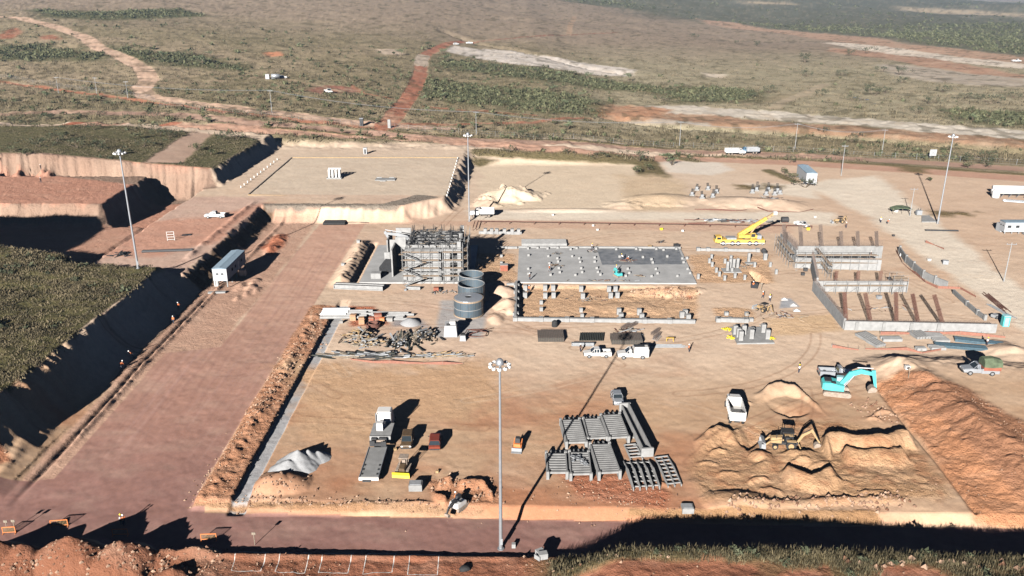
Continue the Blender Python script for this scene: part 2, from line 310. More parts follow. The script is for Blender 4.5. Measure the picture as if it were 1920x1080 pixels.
# upper terraces
area([(-320, 282), (-150, 282), (-103, 282.5), (-102.5, 337), (-106, 340), (-330, 346)], C(92, 86, 60), 1, .9, MEADOW, .6, .5, True)
area([(270, 305), (340, 305), (395, 252), (362, 246)], C(188, 158, 136), 0, .3, TRACK, .6, .5)
area([(-400, 236.5), (-104, 236.5), (-104, 282), (-400, 282)], C(188, 138, 114), 0, .6, GROUND, .5, .5, True)
area([(-400, 190), (-104, 190), (-104, 236), (-400, 236)], C(188, 144, 120), 0, .5, GROUND, .5, .5, True)
for q in ([(0, 286), (130, 292), (290, 310), (395, 322), (402, 352), (240, 345), (100, 328), (0, 318)], [(0, 386), (190, 384), (205, 424), (0, 420)]):
    area(q, C(214, 178, 152, 2.9), 0, 1, GROUND, .4, .5)
area([(-103, 186), (-78, 186), (-78, 262), (-103, 262)], C(200, 168, 148), 0, .3, GROUND, 1, 1, True)
area([(390, 405), (440, 395), (470, 385), (500, 380), (400, 450), (300, 480), (200, 480), (250, 440)], C(198, 150, 126), 0, .4, GROUND, 2, 2)
# grassed plateau bottom left
area([(-300, 97), (-81.3, 113), (-81.3, 186), (-112, 190), (-300, 206)], C(84, 76, 46), 1, .9, MEADOW, .5, .4, True)
area([(-300, 90), (-81, 104), (-76, 110), (-81, 114), (-300, 100)], C(196, 132, 96, 1.6), 0, 1, GROUND, .8, .8, True)
# banks beside the haul road
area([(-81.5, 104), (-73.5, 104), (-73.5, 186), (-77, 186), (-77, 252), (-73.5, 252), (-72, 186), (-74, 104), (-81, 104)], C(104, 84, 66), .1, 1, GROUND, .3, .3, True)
area([(-73, 100), (-68, 100), (-68, 150), (-59, 152), (-59, 190), (-60, 250), (-73, 250)], C(192, 154, 130), 0, .5, GROUND, .8, .6, True)
area([(-76, 250.2), (-36, 249.5), (-24, 262), (-30, 266), (-40, 253.5), (-78, 253.5)], C(224, 206, 184, 3.9), 0, 1, GROUND, .3, .3, True)
area([(465, 364), (838, 371), (858, 293), (548, 293)], C(208, 188, 164), 0, .12, GROUND, .5, .2)
area([(890, 300), (1190, 310), (1190, 385), (1050, 392), (900, 380), (905, 330)], C(218, 196, 168), 0, .3, GROUND, 1, 1)
area([(1250, 303), (1350, 306), (1370, 318), (1330, 328), (1250, 322)], C(220, 206, 188), 0, .3, GROUND, 1, 1)
area([(1170, 330), (1240, 330), (1280, 350), (1270, 392), (1190, 396), (1175, 360)], C(208, 182, 150), 0, .5, GROUND, 2.5, 2)
for q in ([(1500, 345), (1600, 335), (1640, 330), (1930, 560), (1930, 620), (1800, 520), (1620, 400), (1560, 370)], [(880, 396), (1200, 398), (1560, 400), (1560, 420), (1200, 412), (890, 412)], [(1400, 345), (1520, 345), (1530, 372), (1420, 360)]):
    area(q, C(224, 208, 186), 0, .2, GROUND, 1.5, 1)
area([(640, 412), (760, 420), (900, 425), (1300, 432), (1480, 436), (1480, 420), (1000, 415), (900, 414), (700, 404)], C(204, 170, 144), 0, .25, GROUND, 1, .6)
# mauve compacted haul road
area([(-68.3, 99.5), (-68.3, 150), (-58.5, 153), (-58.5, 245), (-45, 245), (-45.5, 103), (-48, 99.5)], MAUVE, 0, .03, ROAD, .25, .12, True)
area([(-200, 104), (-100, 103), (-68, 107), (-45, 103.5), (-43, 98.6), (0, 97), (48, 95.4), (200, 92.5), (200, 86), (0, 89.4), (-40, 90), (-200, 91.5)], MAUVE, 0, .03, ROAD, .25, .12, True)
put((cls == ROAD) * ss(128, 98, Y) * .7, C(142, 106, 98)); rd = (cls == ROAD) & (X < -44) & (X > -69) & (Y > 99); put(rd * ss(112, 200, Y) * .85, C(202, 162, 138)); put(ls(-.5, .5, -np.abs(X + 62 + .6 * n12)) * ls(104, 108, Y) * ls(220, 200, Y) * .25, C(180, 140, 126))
area([(-45, 100), (-39.8, 100), (-39.8, 176), (-45, 176)], C(182, 132, 100), 0, .9, GROUND, .4, .5, True)
area([(-39.6, 98.4), (-37.3, 98.4), (-37.3, 177), (-39.6, 177)], C(170, 168, 166), 0, .2, GROUND, .15, .1, True)
# yellowish cut bank below the site, red ground in front
area([(1180, 955), (1400, 950), (1640, 958), (1650, 980), (1400, 978), (1180, 966)], C(206, 160, 116, 2.4), 0, .9, GROUND, .3, .3)
area([(450, 949), (815, 950), (905, 958), (900, 966), (560, 956), (350, 952)], C(206, 160, 120, 2.4), 0, .9, GROUND, .2, .2)
put(ls(89.2, 88.4, Y + .2 * n3), C(150, 98, 74), .05, .7); put(ls(89.2, 88, Y) * ls(-20, -26, X + n3), C(156, 104, 78, 1.8), 0, .9)
put(ls(89.4, 86.5, Y + .5 * n3) * ls(1, 8, X) * ls(81.0, 82.5, Y + 1.2 * n12), C(112, 94, 64), .9, .9)
put(ls(83.5, 82, Y + n12 * 1.5) * ls(24, 34, X + 3 * n12) * ss(-.1, .4, n3 + n12) * .8, C(96, 80, 54), .7, .9)
area([(1320, 1042), (1350, 1040), (1350, 1056), (1318, 1056)], RED)
# red bank at the right, with darker brush along its top
area([(1645, 725), (1690, 697), (1800, 760), (1930, 880), (2000, 1000), (1830, 975), (1740, 850)], C(194, 138, 100), 0, 1, GROUND, 1, .8)
area([(1700, 700), (1800, 725), (1930, 800), (1930, 960), (1800, 810), (1730, 750)], C(172, 122, 92), .2, 1, GROUND, 1.5, 1.2)
area([(1550, 860), (1680, 855), (1760, 900), (1770, 925), (1650, 935), (1560, 925)], C(200, 160, 122, 1.6), 0, .8, GROUND, 1, .5)
area([(560, 690), (900, 690), (930, 740), (900, 800), (620, 790)], C(200, 162, 126), 0, .3, GROUND, 5, 6)
area([(1060, 890), (1160, 895), (1250, 925), (1240, 950), (1090, 930)], C(178, 116, 86), 0, .8, GROUND, 1.5, 1)
area([(800, 900), (920, 905), (935, 940), (880, 955), (820, 940)], C(178, 128, 96), 0, .7, GROUND, 1, .8)
area([(830, 565), (915, 565), (900, 632), (820, 632)], C(178, 172, 166), 0, .2, GROUND, .8, .4)
area([(735, 598), (790, 600), (800, 612), (735, 612)], C(160, 152, 148), 0, .3, GROUND, 1, .5)
area([(1465, 565), (1480, 560), (1498, 575), (1462, 578)], C(168, 168, 168), 0, .1, GROUND, .3, .2)
area([(1440, 600), (1560, 590), (1580, 620), (1450, 630)], C(214, 180, 142), 0, .4, GROUND, 1, 1)
for q in ([(975, 538), (1300, 540), (1302, 597), (975, 597)], [(895, 475), (965, 475), (965, 530), (895, 530)], [(1300, 480), (1440, 480), (1450, 530), (1310, 530)], [(1345, 580), (1405, 580), (1410, 600), (1345, 602)]):
    area(q, C(206, 168, 132), 0, .7, GROUND, .8, .9)
sk = sdp([G(1330, 800), G(1560, 790), G(1700, 815), G(1790, 930), G(1660, 945), G(1320, 945), G(1290, 880)], 8) + n3; put(ls(-1, 1, sk) * .75, C(198, 156, 116, 1.5), 0, .95); put(ls(-1, 1, sk) * ss(.0, .35, n1 * .5 + n3 * .6) * .5, C(166, 112, 78, 1.4))
put(ls(.15, .4, n3) * sdp([G(1180, 540), G(1300, 540), G(1302, 560), G(1180, 556)], 2).clip(0, 1), C(190, 120, 90))
for q in ([(495, 465), (520, 440), (540, 440), (535, 455), (510, 475)], [(655, 575), (700, 575), (735, 610), (660, 612)]):
    area(q, C(186, 118, 88), 0, .9, GROUND, .8, .8)
for px, py, rr in ((1450, 350, 6), (1710, 318, 5), (1790, 400, 10), (1400, 350, 5)): area([(px - rr * 4, py - 4), (px + rr * 4, py - 2), (px + rr * 3, py + 5), (px - rr * 3, py + 3)], C(130, 108, 76), .6, .8, MEADOW, 1.5, 1.5)
area([(890, 296), (930, 300), (900, 312), (880, 303)], C(108, 92, 66), .8, .9, MEADOW, 1, 1)
# wheel tracks
tr_ = np.random.default_rng(5)
for k in range(46):
    x0, y0 = tr_.uniform(-40, 110), tr_.uniform(102, 240); a = tr_.choice([0, 0, .15, -.2, 1.4, 1.0, 2.2]) + tr_.normal() * .12; cv = tr_.normal() * .02; L = tr_.uniform(15, 60); pts = [(x0, y0)]
    for i in range(10): a += cv * L / 10; pts.append((pts[-1][0] + math.cos(a) * L / 10, pts[-1][1] + math.sin(a) * L / 10))
    d = sdl(pts, 4); put(np.clip(1 - np.abs(d - .95) / .33, 0, 1) * .5 * (veg < .2) * (cls == GROUND), C(146, 106, 80) if k % 3 else C(218, 190, 160))
for k in range(22):
    x0, y0 = tr_.uniform(-66, -46), tr_.uniform(104, 140); pts = [(x0, y0), (x0 + tr_.normal() * 2, y0 + 45), (x0 + tr_.normal() * 2, y0 + 95)]; d = sdl(pts, 4); put(np.clip(1 - np.abs(d - .95) / .4, 0, 1) * .2 * (cls == ROAD), C(140, 102, 92) if k % 2 else C(184, 146, 132))
put(ss(-.1, .5, n12) * ss(1400, 1800, Y) * ss(.05, .15, ratio) * .5, C(60, 64, 58)); put(ss(.2, .6, n60) * ss(1400, 1800, Y) * ss(.05, .15, ratio) * .5, C(140, 136, 124))
put(ss(.1, .5, n12) * nat * ss(1500, 900, Y) * .25, C(108, 94, 70)); put(ss(.15, .5, -n12) * nat * ss(1500, 900, Y) * .25, C(186, 164, 136))
sp = vn(X / 4.5, Y / 7, 5) * .6 + vn(X / 11, Y / 16, 8) * .4; put(nat * (Y > 380) * ss(.62, .72, sp) * .55, C(84, 76, 52)); put(nat * (Y > 380) * ss(.36, .28, sp) * .3, C(190, 168, 140))
# grading marks and stains
tn = fbm(X * .45 + Y * .2, Y, 2.4, 3, 71); put(np.clip(tn, 0, 1) * .16 * (veg < .2), C(160, 112, 86)); put(np.clip(-tn, 0, 1) * .18 * (veg < .2), C(220, 196, 170))
rz_ = (rgh > .55) * (veg < .3) * (Y < 360); Z = Z + rz_ * ((.09 + .08 * (rgh > .85)) * fbm(X, Y, .7, 2, 91) + .10 * np.abs(fbm(X * .5 + Y * .3, Y, 2.4, 3, 93)))
def paint_mat(nm='ground', scale=1.0):
    m = bpy.data.materials.new(nm); m.use_nodes = True; nt = m.node_tree; N = nt.nodes; L = nt.links
    b = N['Principled BSDF']; b.inputs['Roughness'].default_value = .95; b.inputs['Specular IOR Level'].default_value = .08
    at = N.new('ShaderNodeAttribute'); at.attribute_name = 'soil'; av = N.new('ShaderNodeAttribute'); av.attribute_name = 'cover'
    sx = N.new('ShaderNodeSeparateColor'); L.new(av.outputs['Color'], sx.inputs[0])
    geo = N.new('ShaderNodeNewGeometry')
    def noise(s, d, r=.55):
        n = N.new('ShaderNodeTexNoise'); n.inputs['Scale'].default_value = s; n.inputs['Detail'].default_value = d; n.inputs['Roughness'].default_value = r
        L.new(geo.outputs['Position'], n.inputs['Vector']); return n
    def mth(op, a, c_, v=None):
        n = N.new('ShaderNodeMath'); n.operation = op
        for i, q in enumerate((a, c_)):
            if isinstance(q, (int, float)): n.inputs[i].default_value = q
            else: L.new(q, n.inputs[i])
        return n.outputs[0]
    def mp(src, a, b_, c_, d):
        n = N.new('ShaderNodeMapRange'); L.new(src, n.inputs[0])
        for i, q in enumerate((a, b_, c_, d)): n.inputs[i + 1].default_value = q
        return n.outputs[0]
    nA = noise(.09, 6, .62); nB = noise(1.1, 5, .7); nC = noise(.35, 6, .7); nD = noise(5, 3, .7)
    f = mth('MULTIPLY', mp(nA.outputs[0], .3, .7, .93, 1.07), mp(nB.outputs[0], .3, .7, .90, 1.09))
    f = mth('MULTIPLY', f, mp(nD.outputs[0], .3, .7, .92, 1.08))
    mul = N.new('ShaderNodeMix'); mul.data_type = 'RGBA'; mul.blend_type = 'MULTIPLY'; mul.inputs[0].default_value = 1
    L.new(at.outputs['Color'], mul.inputs[6]); cb = N.new('ShaderNodeCombineColor')
    for i in range(3): L.new(f, cb.inputs[i])
    L.new(cb.outputs[0], mul.inputs[7])
    # plant cover: olive, dry straw and dark clumps mixed by noise where cover is high
    rp = N.new('ShaderNodeValToRGB'); e = rp.color_ramp.elements
    e[0].position = .30; e[0].color = (.035, .042, .02, 1); e[1].position = .68; e[1].color = (.30, .24, .14, 1)
    for p_, c_ in ((.42, (.085, .085, .038, 1)), (.52, (.17, .15, .075, 1)), (.60, (.23, .19, .11, 1))):
        q = e.new(p_); q.color = c_
    L.new(mp(mth('ADD', mth('MULTIPLY', nC.outputs[0], .62), mth('MULTIPLY', nB.outputs[0], .38)), 0, 1, 0, 1), rp.inputs[0])
    vm = N.new('ShaderNodeMix'); vm.data_type = 'RGBA'
    L.new(mth('MULTIPLY', sx.outputs[0], mp(nC.outputs[0], .35, .6, 1.0, .55)), vm.inputs[0]); L.new(mul.outputs[2], vm.inputs[6])
    tint = N.new('ShaderNodeMix'); tint.data_type = 'RGBA'; tint.inputs[0].default_value = .45
    L.new(rp.outputs[0], tint.inputs[6]); L.new(mul.outputs[2], tint.inputs[7]); L.new(tint.outputs[2], vm.inputs[7])
    L.new(vm.outputs[2], b.inputs['Base Color'])
    bp = N.new('ShaderNodeBump'); bp.inputs['Distance'].default_value = .5
    L.new(mp(sx.outputs[1], 0, 1, .0, 1.0), bp.inputs['Strength'])
    hsum = mth('ADD', mth('MULTIPLY', nB.outputs[0], 1.0), mth('MULTIPLY', nD.outputs[0], .35)); hsum = mth('ADD', hsum, mth('MULTIPLY', mth('MULTIPLY', nC.outputs[0], sx.outputs[0]), 2.6))
    L.new(hsum, bp.inputs['Height']); L.new(bp.outputs[0], b.inputs['Normal'])
    return m
gm = paint_mat()
def link_mesh(name, v, f, mats, parent=None):
    me = bpy.data.meshes.new(name); me.from_pydata(v, [], f); me.update()
    for m in mats: me.materials.append(m)
    o = bpy.data.objects.new(name, me); sc.collection.objects.link(o); o.parent = parent; return o
idx = np.arange(NV * NU).reshape(NV, NU)
fc = cls[:-1, :-1]
q_ = np.stack([idx[:-1, :-1], idx[:-1, 1:], idx[1:, 1:], idx[1:, :-1]], -1)
V3 = np.stack([X, Y, Z], -1).reshape(-1, 3); C3 = col.reshape(-1, 3)
A3 = np.stack([veg, rgh, 0 * veg], -1).reshape(-1, 3)
for cl, nm in ((GROUND, 'ground'), (ROAD, 'road'), (TRACK, 'dirt_path'), (HILL, 'hills'), (MEADOW, 'grass_field')):
    q = q_[fc == cl].reshape(-1, 4)
    if not len(q): continue
    used, inv = np.unique(q, return_inverse=True); inv = inv.reshape(-1)
    me = bpy.data.meshes.new(nm); me.vertices.add(len(used)); me.vertices.foreach_set('co', V3[used].astype(np.float32).ravel())
    me.loops.add(len(inv)); me.loops.foreach_set('vertex_index', inv.astype(np.int32))
    me.polygons.add(len(q)); me.polygons.foreach_set('loop_start', np.arange(0, len(inv), 4, dtype=np.int32))
    me.update(calc_edges=True); me.polygons.foreach_set('use_smooth', np.ones(len(q), bool))
    for an, src in (('soil', C3), ('cover', A3)):
        at = me.attributes.new(an, 'FLOAT_COLOR', 'POINT'); at.data.foreach_set('color', np.concatenate([src[used], np.ones((len(used), 1))], 1).astype(np.float32).ravel())
    me.materials.append(gm); o = bpy.data.objects.new(nm, me); sc.collection.objects.link(o); o['kind'] = 'structure'
# ---------------------------------------------------------------- materials
rnd = random.Random(7)
def mat(nm, rgb, rough=.8, metal=0, var=.15, sc_=2.0, bump=0, spec=.3, dirt=None, obj=True):
    m = bpy.data.materials.new(nm); m.use_nodes = True; nt = m.node_tree; N = nt.nodes; L = nt.links; b = N['Principled BSDF']
    b.inputs['Roughness'].default_value = rough; b.inputs['Metallic'].default_value = metal; b.inputs['Specular IOR Level'].default_value = spec
    tc = N.new('ShaderNodeTexCoord'); n = N.new('ShaderNodeTexNoise'); n.inputs['Scale'].default_value = sc_; n.inputs['Detail'].default_value = 6; n.inputs['Roughness'].default_value = .65
    L.new(tc.outputs['Object'], n.inputs['Vector']); r = N.new('ShaderNodeValToRGB'); e = r.color_ramp.elements
    e[0].position = .32; e[1].position = .68
    d = dirt or tuple(c * (1 - var) for c in rgb); e[0].color = (*d, 1); e[1].color = (*[min(1, c * (1 + var * .6)) for c in rgb], 1)
    L.new(n.outputs[0], r.inputs[0]); L.new(r.outputs[0], b.inputs['Base Color'])
    if bump:
        k = N.new('ShaderNodeBump'); k.inputs['Strength'].default_value = bump; k.inputs['Distance'].default_value = .05
        L.new(n.outputs[0], k.inputs['Height']); L.new(k.outputs[0], b.inputs['Normal'])
    return m
M = dict(
 conc=mat('concrete', (.20, .197, .19), .85, var=.22, sc_=.8, bump=.4), slab=mat('slab_concrete', (.31, .305, .295), .8, var=.18, sc_=.25),
 conc2=mat('pale_concrete', (.225, .222, .215), .85, var=.2, sc_=1), wet=mat('wet_concrete', (.075, .08, .085), .45, var=.5, sc_=.5, dirt=(.2, .2, .2)),
 steel=mat('galvanised_steel', (.3, .31, .32), .45, .6, .12, 3), rust=mat('rusty_steel', (.12, .055, .04), .8, .1, .35, 4), rebar=mat('dark_rebar', (.13, .10, .085), .8, .2, .3, 4),
 scaf=mat('scaffold_tube', (.2, .2, .195), .6, .3, .2, 4), plank=mat('scaffold_plank', (.27, .2, .14), .85, 0, .25, 3), wood=mat('grey_timber', (.2, .165, .125), .9, 0, .4, 3), ply=mat('plywood', (.33, .19, .105), .85, 0, .2, 1.5), redply=mat('red_plywood', (.22, .075, .045), .8, 0, .25, 1.5),
 white=mat('white_paint', (.42, .42, .415), .35, 0, .1, 1.2, spec=.5, dirt=(.46, .43, .39)), silver=mat('silver_paint', (.34, .355, .37), .35, .5, .1, 2), grey=mat('grey_paint', (.22, .225, .23), .6, 0, .2, 2), blue=mat('blue_paint', (.07, .14, .21), .5, 0, .2, 2),
 dark=mat('dark_steel', (.035, .035, .036), .6, .1, .3, 3), black=mat('black_rubber', (.02, .02, .02), .85, 0, .3, 4), glass=mat('dark_glass', (.02, .026, .03), .08, 0, .1, 1, spec=.8), brownred=mat('dark_red_paint', (.15, .032, .018), .35, 0, .15, 2, spec=.5), brown=mat('brown_paint', (.085, .055, .03), .5, 0, .3, 3),
 yellow=mat('yellow_paint', (.52, .33, .045), .5, 0, .18, 2, dirt=(.36, .23, .07)), tan=mat('dusty_yellow_paint', (.30, .20, .10), .6, 0, .25, 2), orange=mat('orange_paint', (.5, .16, .05), .6, 0, .15, 3), turq=mat('turquoise_paint', (.06, .36, .35), .4, 0, .1, 1.5, spec=.5), turq2=mat('pale_turquoise_paint', (.22, .38, .40), .5, 0, .2, 1.5),
 dust=mat('dusty_steel', (.24, .19, .15), .9, 0, .3, 4), roofm=mat('blue_grey_roof_sheet', (.16, .21, .25), .5, .2, .12, 2), panel=mat('white_wall_panel', (.30, .30, .30), .6, 0, .06, 1), tank=mat('steel_blue_panel', (.045, .075, .10), .5, .3, .3, 3, dirt=(.09, .095, .095)),
 bluebeam=mat('blue_grey_steel', (.055, .095, .12), .5, .2, .2, 2), net=mat('orange_net', (.22, .10, .07), .9, 0, .25, 3), tarp=mat('green_tarpaulin', (.075, .095, .055), .85, 0, .4, 1.2), rock=mat('rock', (.33, .24, .17), .95, 0, .4, 1.5, bump=.6), soil=mat('red_soil', (.24, .10, .06), .95, 0, .3, 1.5, bump=.5),
 gravel=mat('grey_gravel', (.26, .26, .26), .95, 0, .25, 8, bump=.5), chalk=mat('chalk', (.5, .46, .42), .95, 0, .3, 1), mesh_=mat('stacked_mesh_steel', (.04, .042, .035), .85, .1, .5, 9), yell=mat('yellow_plastic', (.62, .48, .03), .5, 0, .1, 2), skin=mat('skin', (.22, .12, .08), .7), hivis=mat('orange_vest', (.6, .15, .04), .7), jeans=mat('dark_cloth', (.03, .035, .05), .9), shirt=mat('white_cloth', (.5, .5, .5), .8), hat=mat('white_helmet', (.7, .7, .68), .4),
 bark=mat('bark', (.10, .075, .05), .95), water=mat('pond_water', (.05, .1, .14), .1, 0, .1, 1, spec=.6), asphalt=mat('asphalt', (.05, .05, .05), .9), tree1=mat('dark_foliage', (.052, .062, .028), .9, 0, .5, .7), tree2=mat('olive_foliage', (.105, .10, .05), .9, 0, .45, .7), straw=mat('dry_grass', (.19, .16, .085), .95, 0, .5, .35))
def foliage(nm, c0, c1, s=.35, wr=.5, wn_=.6):
    m = bpy.data.materials.new(nm); m.use_nodes = True; nt = m.node_tree; N = nt.nodes; L = nt.links; b = N['Principled BSDF']; b.inputs['Roughness'].default_value = .9; b.inputs['Specular IOR Level'].default_value = .1
    g = N.new('ShaderNodeNewGeometry'); n = N.new('ShaderNodeTexNoise'); n.inputs['Scale'].default_value = s; n.inputs['Detail'].default_value = 3; L.new(g.outputs['Position'], n.inputs['Vector'])
    mr = N.new('ShaderNodeMath'); mr.operation = 'ADD'; ri = N.new('ShaderNodeMath'); ri.operation = 'MULTIPLY'; ri.inputs[1].default_value = wr; L.new(g.outputs['Random Per Island'], ri.inputs[0]); L.new(ri.outputs[0], mr.inputs[0])
    q = N.new('ShaderNodeMath'); q.operation = 'MULTIPLY'; q.inputs[1].default_value = wn_; L.new(n.outputs[0], q.inputs[0]); L.new(q.outputs[0], mr.inputs[1])
    r = N.new('ShaderNodeValToRGB'); e = r.color_ramp.elements; e[0].position = .3; e[0].color = (*c0, 1); e[1].position = .8; e[1].color = (*c1, 1); L.new(mr.outputs[0], r.inputs[0]); L.new(r.outputs[0], b.inputs['Base Color']); return m
M['leaf'] = foliage('scrub_leaves', (.03, .034, .018), (.115, .115, .062)); M['leafd'] = foliage('dark_scrub_leaves', (.03, .036, .02), (.075, .08, .048)); M['grass'] = foliage('long_grass', (.012, .012, .007), (.165, .132, .08), .3, .22, .9)
M['grassd'] = foliage('bank_grass', (.016, .016, .009), (.16, .13, .075), .5, .5, .6); M['yucca'] = foliage('pale_green_leaves', (.05, .07, .035), (.17, .19, .11))
M['rubble'] = foliage('loose_stones', (.13, .065, .04), (.34, .23, .16), .3)
# ---------------------------------------------------------------- mesh builder
class MB:
    def __init__(s): s.v = []; s.f = []; s.m = []
    def add(s, v, f, m=0):
        o = len(s.v); s.v += [tuple(q) for q in v]; s.f += [tuple(i + o for i in q) for q in f]; s.m += [m] * len(f); return s
    def box(s, c, d, rz=0, m=0, top=1.0, topx=None, rx=0, ry=0):
        x, y, z = d[0] / 2, d[1] / 2, d[2] / 2; tx = top if topx is None else topx
        vs = [Vector(q) for q in ((-x, -y, -z), (x, -y, -z), (x, y, -z), (-x, y, -z), (-x * tx, -y * top, z), (x * tx, -y * top, z), (x * tx, y * top, z), (-x * tx, y * top, z))]
        Mx = Matrix.Translation(c) @ Matrix.Rotation(rz, 4, 'Z') @ Matrix.Rotation(ry, 4, 'Y') @ Matrix.Rotation(rx, 4, 'X')
        return s.add([Mx @ q for q in vs], [(0, 3, 2, 1), (4, 5, 6, 7), (0, 1, 5, 4), (1, 2, 6, 5), (2, 3, 7, 6), (3, 0, 4, 7)], m)
    def beam(s, a, b, w, h, m=0):
        a = Vector(a); b = Vector(b); d = (b - a).normalized(); up = Vector((0, 0, 1)) if abs(d.z) < .95 else Vector((0, 1, 0))
        sx = d.cross(up).normalized(); uz = sx.cross(d); vs = []
        for p in (a, b):
            for i, j in ((-1, -1), (1, -1), (1, 1), (-1, 1)): vs.append(p + sx * i * w / 2 + uz * j * h / 2)
        return s.add(vs, [(3, 2, 1, 0), (4, 5, 6, 7), (0, 1, 5, 4), (1, 2, 6, 5), (2, 3, 7, 6), (3, 0, 4, 7)], m)
    def tube(s, a, b, r, n=8, r2=None, m=0, cap=True):
        a = Vector(a); b = Vector(b); d = (b - a).normalized(); up = Vector((0, 0, 1)) if abs(d.z) < .9 else Vector((1, 0, 0))
        x = d.cross(up).normalized(); y = x.cross(d); r2 = r if r2 is None else r2; vs = []
        for p, q in ((a, r), (b, r2)):
            for i in range(n): t = 2 * math.pi * i / n; vs.append(p + x * math.cos(t) * q + y * math.sin(t) * q)
        f = [(i, (i + 1) % n, n + (i + 1) % n, n + i) for i in range(n)]
        if cap: f += [tuple(range(n))[::-1], tuple(range(n, 2 * n))]
        return s.add(vs, f, m)
    def prism(s, poly, y0, y1, m=0, axis='y'):
        n = len(poly); vs = []
        for y in (y0, y1):
            for a, b in poly: vs.append((a, y, b) if axis == 'y' else (a, b, y))
        return s.add(vs, [tuple(range(n)), tuple(range(n, 2 * n))[::-1]] + [(i, n + i, n + (i + 1) % n, (i + 1) % n) for i in range(n)], m)
    def loft(s, rings, m=0, cap=True):
        n = len(rings[0]); vs = [p for r in rings for p in r]; f = []
        for k in range(len(rings) - 1):
            for i in range(n): f.append((k * n + i, k * n + (i + 1) % n, (k + 1) * n + (i + 1) % n, (k + 1) * n + i))
        if cap: f += [tuple(range(n))[::-1], tuple(range((len(rings) - 1) * n, len(rings) * n))]
        return s.add(vs, f, m)
    def lathe(s, prof, n=20, m=0, c=(0, 0, 0)):
        return s.loft([[(c[0] + r * math.cos(2 * math.pi * i / n), c[1] + r * math.sin(2 * math.pi * i / n), c[2] + z) for i in range(n)] for r, z in prof], m, False)
    def build(s, name, mats, parent=None, smooth=False, bevel=0):
        me = bpy.data.meshes.new(name); me.from_pydata(s.v, [], s.f)
        for q in (mats if isinstance(mats, (list, tuple)) else [mats]): me.materials.append(M[q] if isinstance(q, str) else q)
        me.polygons.foreach_set('material_index', s.m); me.validate(); me.update()
        if smooth: me.polygons.foreach_set('use_smooth', [True] * len(me.polygons))
        o = bpy.data.objects.new(name, me); sc.collection.objects.link(o); o.parent = parent
        if bevel:
            b = o.modifiers.new('bevel', 'BEVEL'); b.width = bevel; b.segments = 2; b.limit_method = 'ANGLE'
        return o
def tag(o, label, cat, group=None, kind=None):
    if label: o['label'] = label
    if cat: o['category'] = cat
    if group: o['group'] = group
    if kind: o['kind'] = kind
    return o
def thing(name, label, cat, loc=(0, 0, 0), rz=0, group=None):
    o = bpy.data.objects.new(name, None); sc.collection.objects.link(o); o.empty_display_size = .2
    o.location = loc; o.rotation_euler = (0, 0, rz); return tag(o, label, cat, group)
KIDS = {}
def copy_tree(o, loc, rz=0, label=None, group=None, s=None):
    r = o.copy(); sc.collection.objects.link(r); r.location = loc; r.rotation_euler = (0, 0, rz)
    if s: r.scale = s if hasattr(s, '__len__') else (s, s, s)
    if label: r['label'] = label
    if group: r['group'] = group
    for c in o.children:
        k = c.copy(); sc.collection.objects.link(k); k.parent = r
        for g in c.children:
            d = g.copy(); sc.collection.objects.link(d); d.parent = k
    return r
def one(name, mb, m, label, cat, group=None, loc=(0, 0, 0), rz=0, smooth=False, bevel=0):
    o = mb.build(name, m, None, smooth, bevel); o.location = loc; o.rotation_euler = (0, 0, rz); return tag(o, label, cat, group)
def head(a, b):
    """world heading of the ground line from photo point a to photo point b"""
    p, q = P(*a), P(*b); return math.atan2(q.y - p.y, q.x - p.x)
